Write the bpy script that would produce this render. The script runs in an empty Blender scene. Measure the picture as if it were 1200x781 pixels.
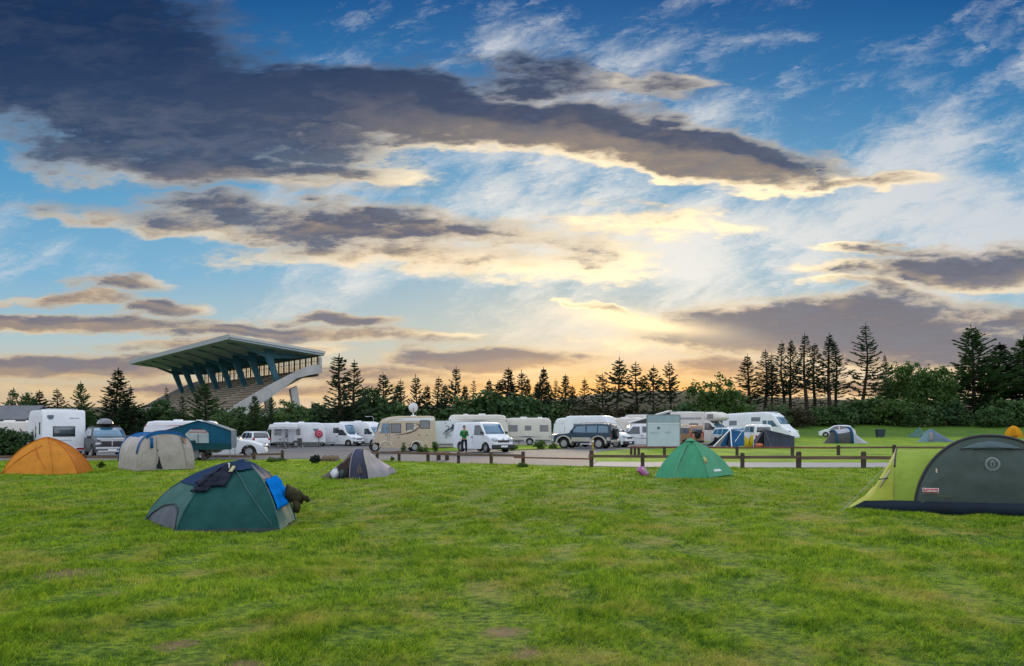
import bpy, bmesh, math, random
import numpy as np
from mathutils import Vector, Matrix

S = bpy.context.scene
COL = S.collection
R = math.radians

# ------------------------------------------------------------------ camera
F, HY, EYE = 850.0, 500.0, 1.6           # focal length and horizon row in photo pixels, eye height in m
cam_d = bpy.data.cameras.new('camera')
cam_d.sensor_width = 36.0
cam_d.lens = 36.0 * F / 1200.0
cam_d.shift_y = (HY - 390.5) / 1200.0
cam_d.clip_start = 0.1
cam_d.clip_end = 9000.0
cam = bpy.data.objects.new('camera', cam_d)
COL.objects.link(cam)
cam.location = (0, 0, EYE)
cam.rotation_euler = (R(90), 0, 0)
S.camera = cam

# ------------------------------------------------------------------ colour management
S.view_settings.view_transform = 'Standard'
S.view_settings.look = 'None'
S.view_settings.exposure = 0.0
S.view_settings.gamma = 1.0
S.view_settings.use_curve_mapping = False

# ------------------------------------------------------------------ tiny node language
class V:
    """a float socket with arithmetic"""
    tree = None
    def __init__(s, sock): s.s = sock
    @staticmethod
    def _set(inp, v):
        if isinstance(v, V): V.tree.links.new(v.s, inp)
        else: inp.default_value = v
    @staticmethod
    def op(kind, *a, clamp=False):
        n = V.tree.nodes.new('ShaderNodeMath'); n.operation = kind; n.use_clamp = clamp
        for i, x in enumerate(a): V._set(n.inputs[i], x)
        return V(n.outputs[0])
    def __add__(s, o): return V.op('ADD', s, o)
    __radd__ = __add__
    def __sub__(s, o): return V.op('SUBTRACT', s, o)
    def __rsub__(s, o): return V.op('SUBTRACT', o, s)
    def __mul__(s, o): return V.op('MULTIPLY', s, o)
    __rmul__ = __mul__
    def __truediv__(s, o): return V.op('DIVIDE', s, o)
    def max(s, o): return V.op('MAXIMUM', s, o)
    def min(s, o): return V.op('MINIMUM', s, o)
    def pow(s, o): return V.op('POWER', s, o)
    def clamp(s): return V.op('ADD', s, 0.0, clamp=True)
    def step(s, a, b):
        n = V.tree.nodes.new('ShaderNodeMapRange'); n.interpolation_type = 'SMOOTHSTEP'
        V._set(n.inputs[0], s); n.inputs[1].default_value = a; n.inputs[2].default_value = b
        if a > b:
            n.inputs[1].default_value = b; n.inputs[2].default_value = a
            n.inputs[3].default_value = 1.0; n.inputs[4].default_value = 0.0
        return V(n.outputs[0])

def vec(x, y, z=0.0):
    n = V.tree.nodes.new('ShaderNodeCombineXYZ')
    for i, a in enumerate((x, y, z)): V._set(n.inputs[i], a)
    return n.outputs[0]

def noise(v, scale, detail=4, rough=0.55, dist=0.0):
    n = V.tree.nodes.new('ShaderNodeTexNoise')
    V.tree.links.new(v, n.inputs['Vector'])
    n.inputs['Scale'].default_value = scale; n.inputs['Detail'].default_value = detail
    n.inputs['Roughness'].default_value = rough; n.inputs['Distortion'].default_value = dist
    return V(n.outputs[0])

def mixc(f, a, b):
    n = V.tree.nodes.new('ShaderNodeMix'); n.data_type = 'RGBA'
    V._set(n.inputs[0], f)
    for i, c in ((6, a), (7, b)):
        if isinstance(c, (tuple, list)): n.inputs[i].default_value = (*c[:3], 1)
        else: V.tree.links.new(c, n.inputs[i])
    return n.outputs[2]

def ramp(f, stops):
    n = V.tree.nodes.new('ShaderNodeValToRGB'); e = n.color_ramp.elements
    while len(e) < len(stops): e.new(0.5)
    for i, (p, c) in enumerate(stops): e[i].position = p; e[i].color = (*c, 1)
    V._set(n.inputs[0], f)
    return n.outputs[0]

def srgb(r, g, b):
    f = lambda c: (c / 12.92) if c <= 0.04045 else ((c + 0.055) / 1.055) ** 2.4
    return tuple(f(c / 255.0) for c in (r, g, b))

# ------------------------------------------------------------------ sky
# cloud banks, in hundredths of a unit of tan(azimuth), tan(elevation): (centre u, v, half length, half height, slope, weight)
BANKS = [
    (-6.2, 4.55, 3.6, 1.15, -0.10, 1.4), (-4.4, 3.85, 3.4, 0.66, -0.12, 1.25), (-0.9, 3.66, 3.9, 0.46, -0.13, 1.2), (2.3, 3.20, 1.75, 0.40, -0.11, 1.15),
    (0.3, 4.05, 1.15, 0.26, 0.0, 0.75), (1.6, 4.0, 0.7, 0.16, -0.1, 0.4), (-3.6, 3.15, 2.4, 0.38, -0.10, 0.85),
    (4.05, 2.86, 0.9, 0.13, -0.05, 0.6),
    (-1.9, 2.36, 3.3, 0.26, -0.06, 0.72), (-0.9, 2.00, 2.3, 0.26, -0.02, 0.5), (-3.7, 2.42, 1.7, 0.18, -0.03, 0.5), (0.6, 2.05, 1.0, 0.3, -0.05, 0.42), (1.6, 2.42, 0.9, 0.14, 0.0, 0.25),
    (-4.7, 1.66, 0.75, 0.13, 0.0, 0.75), (-4.1, 1.37, 0.6, 0.13, 0.0, 0.75), (-5.2, 1.47, 0.95, 0.09, 0.0, 0.75),
    (-5.2, 1.16, 1.9, 0.13, 0.0, 0.9), (-2.1, 1.23, 0.9, 0.10, 0.0, 0.85), (-2.6, 1.07, 2.2, 0.11, 0.0, 0.75),
    (5.3, 1.92, 1.6, 0.30, 0.03, 0.9), (4.6, 2.15, 0.9, 0.10, 0.0, 0.75), (4.3, 1.62, 0.9, 0.10, -0.15, 0.5),
    (3.5, 1.15, 2.5, 0.38, 0.03, 1.1), (5.3, 0.85, 2.4, 0.38, -0.1, 0.95), (6.2, 1.2, 1.0, 0.15, 0.0, 0.6),
    (-0.3, 0.80, 1.5, 0.17, 0.0, 1.0), (1.2, 1.42, 0.5, 0.06, -0.22, 0.6), (-5.2, 0.68, 2.4, 0.16, 0.0, 1.0), (0.6, 0.42, 2.4, 0.09, 0.0, 0.8), (2.4, 0.40, 1.8, 0.08, 0.0, 0.8),
    (-1.8, 0.60, 1.6, 0.11, 0.0, 0.65), (2.2, 0.62, 1.6, 0.16, 0.0, 0.7), (-3.6, 0.9, 1.6, 0.07, 0.0, 0.55), (4.2, 0.42, 2.2, 0.12, 0.0, 0.7), (-3.2, 0.42, 3.0, 0.09, 0.0, 0.7),
]
SUN_U, SUN_V = 1.15, 0.75

def make_world():
    w = bpy.data.worlds.new('World'); S.world = w; w.use_nodes = True
    w.cycles.sampling_method = 'MANUAL'; w.cycles.sample_map_resolution = 512
    t = w.node_tree; V.tree = t
    t.nodes.clear()
    out = t.nodes.new('ShaderNodeOutputWorld')
    tc = t.nodes.new('ShaderNodeTexCoord')
    sp = t.nodes.new('ShaderNodeSeparateXYZ'); t.links.new(tc.outputs['Generated'], sp.inputs[0])
    x, y, z = V(sp.outputs[0]), V(sp.outputs[1]), V(sp.outputs[2])
    yy = y.max(0.12)
    u = x / yy * 8.5
    v = z / yy * 8.5
    front = y.step(0.12, 0.5) * v.step(8.0, 5.2) * v.step(-0.6, -0.2)
    # clear sky
    sky = t.nodes.new('ShaderNodeTexSky'); sky.sky_type = 'NISHITA'; sky.sun_disc = False
    sky.sun_elevation = R(SUN_EL); sky.sun_rotation = R(SUN_AZ)
    sky.air_density = 1.0; sky.dust_density = 0.6; sky.ozone_density = 3.0; sky.altitude = 0
    bg1 = t.nodes.new('ShaderNodeBackground'); bg1.inputs[1].default_value = SKY_STRENGTH
    # sun glow used by the clouds and the air near the horizon
    gu = (u - SUN_U) * 0.34; gv = (v - SUN_V) * 0.95
    glow = V.op('EXPONENT', (gu * gu + gv * gv) * -1.0)
    gu2 = (u - SUN_U + 0.2) * 0.25; gv2 = (v - 1.7) * 0.50
    glow2 = V.op('EXPONENT', (gu2 * gu2 + gv2 * gv2) * -1.0)
    base = ramp((v * (1 / 6.0)).clamp(), [
        (0.0, srgb(212, 176, 134)), (0.09, srgb(206, 190, 162)), (0.17, srgb(176, 196, 200)), (0.30, srgb(122, 176, 208)),
        (0.5, srgb(84, 152, 196)), (0.68, srgb(40, 114, 170)), (0.86, srgb(14, 80, 142)), (1.0, srgb(8, 64, 124))])
    base = mixc(glow2 * 0.12, base, srgb(236, 222, 190))
    base = mixc(glow * 0.32, base, (0.98, 0.66, 0.26))
    # warped coordinates of the banks of stratocumulus: streets of cloud get finer towards the horizon
    wv = noise(vec(u * 0.5, v * 1.4, 9.7), 1.0, 4, 0.6) - 0.5
    n1 = noise(vec(u * 0.8, v * 2.6, 1.3), 1.0, 7, 0.64) - 0.5
    n2 = noise(vec(u * 1.9 + n1 * 2.0, v * 6.4 + n1 * 1.5, 4.4), 1.0, 6, 0.66) - 0.5
    flat = (v * 0.28 + 0.25).min(1.0)
    uw = u + n1 * 1.4 + wv * 0.8
    vw = v + wv * flat * 0.95
    def banks(uu, vv):
        m = None
        for (cu, cv, ru, rv, sl, a) in BANKS:
            du = uu * (1.0 / ru) - cu / ru
            dv = (vv - uu * sl) * (1.0 / rv) - (cv - cu * sl) / rv
            n = t.nodes.new('ShaderNodeMath'); n.operation = 'MULTIPLY_ADD'
            V._set(n.inputs[0], du); V._set(n.inputs[1], du); V._set(n.inputs[2], dv * dv)
            n2_ = t.nodes.new('ShaderNodeMath'); n2_.operation = 'MULTIPLY_ADD'
            V._set(n2_.inputs[0], V(n.outputs[0])); n2_.inputs[1].default_value = -a; n2_.inputs[2].default_value = a
            e = V(n2_.outputs[0])
            m = e if m is None else m.max(e)
        return m.max(-1.2)
    puff = n1 * 1.9 + n2 * 1.15
    D = banks(uw, vw) + puff
    D2 = banks(uw + (SUN_U - u) * 0.03, vw - 0.06 - v * 0.05)
    alpha = D.step(-0.38, 0.72)
    thick = D.step(0.0, 0.80)
    lit = (D - D2 - puff * 0.35).step(-0.15, 0.75)
    # cirrus
    cu_ = u * 0.86 + v * 0.5; cv_ = v * 0.92 - u * 0.38
    c0 = noise(vec(cu_ * 0.42, cv_ * 0.75, 21.2), 1.0, 3, 0.5) - 0.5
    c1 = noise(vec(cu_ * 0.40 + n1 * 1.2, cv_ * 0.95 + n2 * 0.25, 2.2), 1.0, 6, 0.70)
    c2 = noise(vec(cu_ * 1.5 + c1 * 3.0, cv_ * 3.2 + n1 * 1.5, 7.2), 1.0, 5, 0.72)
    mu = (u - 0.9) * 0.42; mv = (v - 2.35) * 1.3
    nu = (u - 1.0) * 0.55; nv = (v - 1.55) * 3.2
    cmask = u.step(-4.5, 2.4) * 0.22 + v.step(3.8, 1.6) * 0.06 + V.op('EXPONENT', (mu * mu + mv * mv) * -1.0) * 0.20 - V.op('EXPONENT', (nu * nu + nv * nv) * -1.0) * 0.22
    cir = ((c1 * 0.70 + c2 * 0.66) + c0 * 1.05 + cmask - 0.785).step(-0.03, 0.36)
    ccol = mixc(glow2, srgb(205, 210, 216), srgb(250, 243, 230))
    ccol = mixc(v.step(1.8, 0.5) * 0.6, ccol, srgb(240, 206, 156))
    col = mixc(cir * 0.85, base, ccol)
    # shade of the banks
    core = ramp((v * 0.2).clamp(), [(0.0, srgb(170, 132, 106)), (0.16, srgb(126, 120, 128)), (0.36, srgb(102, 104, 120)),
                                    (0.56, srgb(58, 77, 106)), (0.75, srgb(40, 63, 97)), (0.95, srgb(18, 46, 84))])
    core = mixc(glow2 * 0.20, core, srgb(160, 134, 110))
    gu3 = (u - 1.6) * 0.26; gv3 = (v - 2.3) * 0.62
    glow3 = V.op('EXPONENT', (gu3 * gu3 + gv3 * gv3) * -1.0)
    rim = mixc(v.step(2.2, 3.4), srgb(244, 204, 142), srgb(136, 142, 152))
    rim = mixc((glow3 * 1.25).clamp(), rim, (1.28, 0.90, 0.42))
    rim = mixc(v.step(3.4, 4.6) * 0.85, rim, srgb(62, 88, 124))
    k = (lit * 0.30 + (1.0 - thick) * 0.72 - 0.14).clamp()
    ctint = n2 * 0.7 + n1 * 0.3 + wv * 0.7
    hi = v.step(3.0, 4.3)
    core = mixc((n2 + wv * 0.6 + 0.1).step(0.0, 0.35) * (0.35 - hi * 0.25), core, srgb(128, 134, 146))
    bank = mixc((k - ctint * (0.62 - hi * 0.38)).clamp(), core, rim)
    edge = D.step(-0.35, 0.15) * D.step(0.60, 0.10) * (D - D2 + 0.30).step(-0.1, 0.8)
    col = mixc(alpha, col, bank)
    col = mixc((edge * (glow3 * 1.3 + 0.06) * ((n2 + wv) * 2.4 + 0.75).clamp()).clamp() * 0.85, col, (1.35, 1.08, 0.66))
    # where the sun nearly breaks through
    au = (u - 1.55) * 1.25; av = (v - 1.24 + (u - 1.5) * 0.16 + wv * 0.25 + n1 * 0.25) * 8.5
    slot = V.op('EXPONENT', (au * au + av * av) * -1.0)
    col = mixc((slot * 1.1 + n2 * 0.5 * slot).clamp(), col, (1.30, 1.00, 0.58))
    bu = (u - 1.2) * 0.5; bv = (v - 0.36) * 2.9
    low = V.op('EXPONENT', (bu * bu + bv * bv) * -1.0)
    col = mixc((low * 1.1).clamp() * 0.85, col, (1.15, 0.58, 0.14))
    bgc = t.nodes.new('ShaderNodeBackground'); t.links.new(col, bgc.inputs[0])
    # overhead and behind: unseen broken cloud, brightened to light the ground
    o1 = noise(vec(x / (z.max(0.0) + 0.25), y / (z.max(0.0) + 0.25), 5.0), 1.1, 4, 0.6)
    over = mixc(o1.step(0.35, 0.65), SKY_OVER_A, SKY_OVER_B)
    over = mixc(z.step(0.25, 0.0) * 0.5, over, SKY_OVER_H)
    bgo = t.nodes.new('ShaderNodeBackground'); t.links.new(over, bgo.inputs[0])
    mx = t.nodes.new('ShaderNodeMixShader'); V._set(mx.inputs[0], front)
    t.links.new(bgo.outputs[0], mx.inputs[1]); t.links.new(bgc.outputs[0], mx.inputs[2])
    t.links.new(sky.outputs[0], bg1.inputs[0])
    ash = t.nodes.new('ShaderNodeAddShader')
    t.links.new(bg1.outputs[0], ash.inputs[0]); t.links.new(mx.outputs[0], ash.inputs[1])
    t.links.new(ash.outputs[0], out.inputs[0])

SUN_EL, SUN_AZ, SKY_STRENGTH = 10.0, 7.0, 0.0035
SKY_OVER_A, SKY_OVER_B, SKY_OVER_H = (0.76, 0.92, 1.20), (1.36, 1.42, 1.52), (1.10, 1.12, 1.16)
make_world()

# ------------------------------------------------------------------ sun, low behind the trees and veiled by cloud
sun_d = bpy.data.lights.new('sun', 'SUN'); sun_d.energy = 2.2; sun_d.angle = R(20); sun_d.color = (1.0, 0.78, 0.52)
sun = bpy.data.objects.new('sun', sun_d); COL.objects.link(sun)
sdir = Vector((math.sin(R(SUN_AZ)) * math.cos(R(SUN_EL)), math.cos(R(SUN_AZ)) * math.cos(R(SUN_EL)), math.sin(R(SUN_EL))))
sun.rotation_euler = sdir.to_track_quat('Z', 'Y').to_euler()
# ------------------------------------------------------------------ helpers
def sm(a, b, x):
    t = min(1.0, max(0.0, (x - a) / (b - a))); return t * t * (3 - 2 * t)

def nsm(a, b, x):
    t = np.clip((x - a) / (b - a), 0, 1); return t * t * (3 - 2 * t)

def gz_np(x, y):
    """height of the ground"""
    x = np.asarray(x, float); y = np.asarray(y, float)
    r = x / np.maximum(y, 1.0)
    z = -0.60 * nsm(33, 62, y) * nsm(0.03, -0.2, r)
    z = z - 0.14 * nsm(45, 62, y) * nsm(0.36, 0.25, r) * nsm(-0.12, 0.05, r)
    z = z + (0.25 * nsm(80, 95, y) + 3.3 * nsm(94, 136, y)) * nsm(0.24, 0.40, r)
    und = (0.030 * np.sin(x * 0.9 + 1.3 * np.sin(y * 0.31)) * np.cos(y * 0.63 + 0.7) + 0.022 * np.sin(x * 2.1 + y * 1.3)
           * np.sin(y * 1.7 - x * 0.6) + 0.045 * np.sin(x * 0.31 + 2.0) * np.sin(y * 0.37 + 0.5))
    return z + und * nsm(29, 22, y) * nsm(-6, 2, y)

def gz(x, y): return float(gz_np(x, y))

def at(px, d): return ((px - 600.0) / F * d, d)

def ground_at(px, py):
    """point of the ground seen at a pixel of the photo (for py below the horizon)"""
    d, best = 4.0, None
    def row(d):
        x, y = at(px, d); return HY + (EYE - gz(x, y)) / d * F
    while row(d) > py and d < 260: d *= 1.01
    lo, hi = d / 1.01, d
    for _ in range(30):
        m = (lo + hi) / 2
        if row(m) > py: lo = m
        else: hi = m
    x, y = at(px, hi)
    return Vector((x, y, gz(x, y)))

MATS = {}
def mat(name, col, rough=0.6, var=0.12, scale=6.0, bump=0.0, bscale=40.0, spec=0.5, metal=0.0, col2=None, coat=0.0, trans=0.0, stretch=(1, 1, 1)):
    """principled material with noise-driven variation of colour, gloss and relief"""
    if name in MATS: return MATS[name]
    m = bpy.data.materials.new(name); m.use_nodes = True; MATS[name] = m
    t = m.node_tree; V.tree = t
    b = t.nodes['Principled BSDF']
    tc = t.nodes.new('ShaderNodeTexCoord')
    mp = t.nodes.new('ShaderNodeMapping'); mp.inputs['Scale'].default_value = stretch
    t.links.new(tc.outputs['Object'], mp.inputs[0])
    n = noise(mp.outputs[0], scale, 5, 0.6)
    c2 = col2 if col2 else tuple(c * (1 - 2.2 * var) for c in col)
    c = mixc(n.step(0.3, 0.72), col, c2)
    t.links.new(c, b.inputs['Base Color'])
    V._set(b.inputs['Roughness'], (n - 0.5) * 0.25 + rough)
    b.inputs['Specular IOR Level'].default_value = spec
    b.inputs['Metallic'].default_value = metal
    b.inputs['Coat Weight'].default_value = coat
    if trans: b.inputs['Transmission Weight'].default_value = trans
    if bump:
        nb = noise(mp.outputs[0], bscale, 4, 0.6)
        bp = t.nodes.new('ShaderNodeBump'); bp.inputs['Strength'].default_value = bump; bp.inputs['Distance'].default_value = 0.02
        t.links.new(nb.s, bp.inputs['Height']); t.links.new(bp.outputs[0], b.inputs['Normal'])
    return m

def fabric(name, col, glow=0.25, var=0.10, bump=0.8, spec=0.15):
    """tent cloth: matt weave with folds, lets some light through"""
    if name in MATS: return MATS[name]
    m = mat(name, col, 0.7, var, 3.0, bump, 7.0, spec)
    t = m.node_tree; V.tree = t
    b = t.nodes['Principled BSDF']
    tr = t.nodes.new('ShaderNodeBsdfTranslucent')
    src = b.inputs['Base Color'].links[0].from_socket
    t.links.new(src, tr.inputs[0])
    mx = t.nodes.new('ShaderNodeMixShader'); mx.inputs[0].default_value = glow
    o = t.nodes['Material Output']
    t.links.new(b.outputs[0], mx.inputs[1]); t.links.new(tr.outputs[0], mx.inputs[2]); t.links.new(mx.outputs[0], o.inputs[0])
    return m

def obj(name, verts, faces, m, parent=None, smooth=False):
    me = bpy.data.meshes.new(name)
    me.from_pydata([tuple(v) for v in verts], [], faces); me.update()
    if smooth: me.polygons.foreach_set('use_smooth', [True] * len(me.polygons))
    o = bpy.data.objects.new(name, me); COL.objects.link(o)
    for mm in (m if isinstance(m, (list, tuple)) else [m]): me.materials.append(mm)
    if parent is not None: o.parent = parent
    return o

def tag(o, label=None, cat=None, group=None, kind=None):
    if label: o['label'] = label
    if cat: o['category'] = cat
    if group: o['group'] = group
    if kind: o['kind'] = kind
    return o

def thing(name, label, cat, loc=(0, 0, 0), rotz=0.0, group=None, scale=1.0):
    o = bpy.data.objects.new(name, None); COL.objects.link(o)
    o.empty_display_size = 0.2
    o.location = loc; o.rotation_euler = (0, 0, rotz); o.scale = (scale,) * 3
    return tag(o, label, cat, group)

def kids(o): return [c for c in bpy.data.objects if c.parent == o]

def copy_tree(o, parent=None):
    c = o.copy(); COL.objects.link(c)
    if parent is not None: c.parent = parent
    for ch in kids(o): copy_tree(ch, c)
    return c

class MB:
    def __init__(s): s.v = []; s.f = []
    def add(s, vs, fs):
        k = len(s.v); s.v += [Vector(a) for a in vs]; s.f += [[i + k for i in f] for f in fs]; return s
    def box(s, c, size, rot=None, bev=0.0):
        x, y, z = (a / 2 for a in size); c = Vector(c)
        if bev:
            bm = bmesh.new(); bmesh.ops.create_cube(bm, size=1.0)
            for q in bm.verts: q.co = Vector((q.co.x * size[0], q.co.y * size[1], q.co.z * size[2]))
            bmesh.ops.bevel(bm, geom=bm.edges[:], offset=min(bev, min(size) * 0.45), segments=2, affect='EDGES', profile=0.5)
            bm.verts.ensure_lookup_table()
            vs = [q.co.copy() for q in bm.verts]; fs = [[q.index for q in f.verts] for f in bm.faces]; bm.free()
        else:
            vs = [Vector((a, b, d)) for a in (-x, x) for b in (-y, y) for d in (-z, z)]
            fs = [[0, 1, 3, 2], [4, 6, 7, 5], [0, 4, 5, 1], [2, 3, 7, 6], [0, 2, 6, 4], [1, 5, 7, 3]]
        if rot is not None: vs = [rot @ q for q in vs]
        return s.add([q + c for q in vs], fs)
    def tube(s, pts, r, n=8, cap=True):
        pts = [Vector(p) for p in pts]
        rs = r if isinstance(r, (list, tuple)) else [r] * len(pts)
        vs, fs = [], []
        up = None
        for i, p in enumerate(pts):
            a = pts[max(0, i - 1)]; b = pts[min(len(pts) - 1, i + 1)]
            t = (b - a).normalized()
            if up is None: up = Vector((0, 0, 1)) if abs(t.z) < 0.9 else Vector((1, 0, 0))
            x = t.cross(up)
            if x.length < 1e-4: x = t.orthogonal()
            x.normalize(); yv = x.cross(t).normalized(); up = yv
            for k in range(n):
                an = 2 * math.pi * k / n
                vs.append(p + (x * math.cos(an) + yv * math.sin(an)) * rs[i])
        for i in range(len(pts) - 1):
            for k in range(n):
                fs.append([i * n + k, i * n + (k + 1) % n, (i + 1) * n + (k + 1) % n, (i + 1) * n + k])
        if cap: fs.append(list(range(n))[::-1]); fs.append([(len(pts) - 1) * n + k for k in range(n)])
        return s.add(vs, fs)
    def prism(s, poly, axis, a, b):
        """polygon in the two other axes, extruded from a to b along axis ('x','y','z')"""
        def p(q, h): return {'x': (h, q[0], q[1]), 'y': (q[0], h, q[1]), 'z': (q[0], q[1], h)}[axis]
        n = len(poly)
        vs = [p(q, a) for q in poly] + [p(q, b) for q in poly]
        fs = [list(range(n))[::-1], [n + i for i in range(n)]] + [[i, (i + 1) % n, n + (i + 1) % n, n + i] for i in range(n)]
        return s.add(vs, fs)
    def grid(s, rows, close=False):
        n = len(rows[0]); vs = [q for r in rows for q in r]; fs = []
        for i in range(len(rows) - 1):
            for k in range(n - 1 + (1 if close else 0)):
                fs.append([i * n + k, i * n + (k + 1) % n, (i + 1) * n + (k + 1) % n, (i + 1) * n + k])
        return s.add(vs, fs)
    def lathe(s, prof, n=20, axis='z', c=(0, 0, 0)):
        """prof: list of (radius, height)"""
        rows = []
        for (r, h) in prof:
            row = []
            for k in range(n):
                a = 2 * math.pi * k / n; q = (r * math.cos(a), r * math.sin(a), h)
                if axis == 'y': q = (q[0], q[2], q[1])
                if axis == 'x': q = (q[2], q[0], q[1])
                row.append(Vector(q) + Vector(c))
            rows.append(row)
        return s.grid(rows, close=True)
    def build(s, name, m, parent=None, smooth=False, solid=0.0):
        o = obj(name, s.v, s.f, m, parent, smooth)
        bm = bmesh.new(); bm.from_mesh(o.data)
        bmesh.ops.recalc_face_normals(bm, faces=bm.faces[:])
        if solid: 
            bmesh.ops.solidify(bm, geom=bm.faces[:], thickness=solid)
        bm.to_mesh(o.data); bm.free()
        if smooth: o.data.polygons.foreach_set('use_smooth', [True] * len(o.data.polygons))
        return o

def lerp(a, b, t): return a + (b - a) * t

def text_mesh(txt, size, bold=0.0):
    cu = bpy.data.curves.new('lettering', 'FONT'); cu.body = txt; cu.size = size
    cu.align_x = 'CENTER'; cu.align_y = 'CENTER'; cu.offset = bold; cu.resolution_u = 3
    o = bpy.data.objects.new('lettering', cu); COL.objects.link(o)
    bpy.context.view_layer.update()
    dg = bpy.context.evaluated_depsgraph_get()
    me = bpy.data.meshes.new_from_object(o.evaluated_get(dg))
    vs = [v.co.copy() for v in me.vertices]; fs = [list(p.vertices) for p in me.polygons]
    bpy.data.objects.remove(o); bpy.data.curves.remove(cu); bpy.data.meshes.remove(me)
    return vs, fs
# ------------------------------------------------------------------ the ground, one sheet to the horizon
BARE = [(590, 741, 0.22, 0.14), (92, 673, 0.48, 0.24), (205, 757, 0.20, 0.13), (285, 779, 0.17, 0.08), (615, 765, 0.14, 0.12), (130, 697, 0.2, 0.12)]

def turf_nodes(t, blades):
    """shared colours of the turf, by place, so that blades and soil agree"""
    V.tree = t
    g = t.nodes.new('ShaderNodeNewGeometry'); P = g.outputs['Position']
    sp = t.nodes.new('ShaderNodeSeparateXYZ'); t.links.new(P, sp.inputs[0])
    x, y = V(sp.outputs[0]), V(sp.outputs[1])
    p2 = vec(x, y, 0.0)
    a = noise(p2, 0.33, 4, 0.6); b = noise(p2, 2.3, 5, 0.68); c = noise(vec(x, y, 7.0), 5.5, 4, 0.6); d = noise(vec(x, y, 3.0), 0.9, 4, 0.6)
    if blades:
        dark, mid, lite, dry = (0.040, 0.110, 0.006), (0.148, 0.268, 0.012), (0.325, 0.440, 0.020), (0.46, 0.38, 0.085)
    else:
        dark, mid, lite, dry = (0.018, 0.046, 0.004), (0.058, 0.108, 0.007), (0.145, 0.200, 0.012), (0.20, 0.16, 0.045)
    e = noise(vec(x, y * 1.6, 9.0), 11.0, 3, 0.6)
    k = a * 0.20 + b * 0.34 + c * 0.46 + (e - 0.5) * 0.85 + 0.10
    if blades: k = k + (V(g.outputs['Random Per Island']) - 0.5) * 0.22
    col = ramp(k, [(0.42, dark), (0.57, mid), (0.72, lite)])
    dr = (d * 0.6 + b * 0.25 + c * 0.25)
    col = mixc(dr.step(0.54, 0.72) * 0.75, col, dry)
    return col, x, y, c

def make_ground_mat():
    m = bpy.data.materials.new('turf_ground'); m.use_nodes = True
    t = m.node_tree; V.tree = t; b = t.nodes['Principled BSDF']
    col, x, y, c = turf_nodes(t, False)
    far = y.step(16.0, 30.0)
    p2 = vec(x, y, 1.0)
    f1 = noise(p2, 0.9, 7, 0.72); f2 = noise(vec(x * 1.0, y * 0.35, 4.0), 0.5, 6, 0.7)
    fcol = ramp(f1 * 0.55 + f2 * 0.5, [(0.38, (0.05, 0.10, 0.010)), (0.50, (0.128, 0.222, 0.011)), (0.62, (0.225, 0.305, 0.016)), (0.76, (0.30, 0.26, 0.055))])
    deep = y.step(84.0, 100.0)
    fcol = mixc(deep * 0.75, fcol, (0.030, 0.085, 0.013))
    col = mixc(far, col, fcol)
    # worn places
    w = None
    for (px, py, rx, ry) in BARE:
        q = ground_at(px, py)
        dx = (x - q.x) * (1 / rx); dy = (y - q.y) * (1 / (ry * 1.6))
        e = 1.0 - (dx * dx + dy * dy)
        w = e if w is None else w.max(e)
    soil = mixc(c.step(0.35, 0.7), (0.19, 0.125, 0.065), (0.095, 0.065, 0.035))
    col = mixc(((c - 0.5) * 3.0 + (f1 - 0.5) * 2.0 + w).step(0.0, 0.9) * 0.9, col, soil)
    t.links.new(col, b.inputs['Base Color']); b.inputs['Roughness'].default_value = 0.9; b.inputs['Specular IOR Level'].default_value = 0.15
    bp = t.nodes.new('ShaderNodeBump'); bp.inputs['Strength'].default_value = 0.6; bp.inputs['Distance'].default_value = 0.06
    t.links.new((noise(p2, 3.0, 6, 0.7)).s, bp.inputs['Height']); t.links.new(bp.outputs[0], b.inputs['Normal'])
    return m

def spaced(a, n, k):
    q = np.linspace(-1, 1, n); return a * np.sinh(q * k) / math.sinh(k)
gx = spaced(3200.0, 260, 7.6)
gy = np.concatenate([np.linspace(-400, -10, 10), np.arange(-8, 32, 0.35), np.arange(32, 150, 1.5), 150 * np.exp(np.linspace(0.02, 3.1, 30))])
X, Y = np.meshgrid(gx, gy)
Z = gz_np(X, Y)
nx, ny = len(gx), len(gy)
me = bpy.data.meshes.new('ground')
me.from_pydata(np.stack([X.ravel(), Y.ravel(), Z.ravel()], 1).tolist(), [],
               [[j * nx + i, j * nx + i + 1, (j + 1) * nx + i + 1, (j + 1) * nx + i] for j in range(ny - 1) for i in range(nx - 1)])
me.polygons.foreach_set('use_smooth', [True] * len(me.polygons))
ground = bpy.data.objects.new('ground', me); COL.objects.link(ground)
ground_mat = make_ground_mat(); me.materials.append(ground_mat)
tag(ground, kind='structure')

def sheet(name, pts, m, lift=0.012, cut=2.0):
    """flat polygon laid over the ground, cut so that it follows the slope"""
    bm = bmesh.new()
    f = bm.faces.new([bm.verts.new((p[0], p[1], 0)) for p in pts])
    bmesh.ops.triangulate(bm, faces=[f])
    xs = [p[0] for p in pts]; ys = [p[1] for p in pts]
    for ax, lo, hi in ((0, min(xs), max(xs)), (1, min(ys), max(ys))):
        q = math.ceil(lo / cut) * cut
        while q < hi:
            co = [0, 0, 0]; no = [0, 0, 0]; co[ax] = q; no[ax] = 1
            bmesh.ops.bisect_plane(bm, geom=bm.verts[:] + bm.edges[:] + bm.faces[:], plane_co=co, plane_no=no)
            q += cut
    for v in bm.verts: v.co.z = gz(v.co.x, v.co.y) + lift
    bmesh.ops.recalc_face_normals(bm, faces=bm.faces[:])
    me = bpy.data.meshes.new(name); bm.to_mesh(me); bm.free()
    o = bpy.data.objects.new(name, me); COL.objects.link(o); me.materials.append(m)
    return tag(o, kind='structure')

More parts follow.
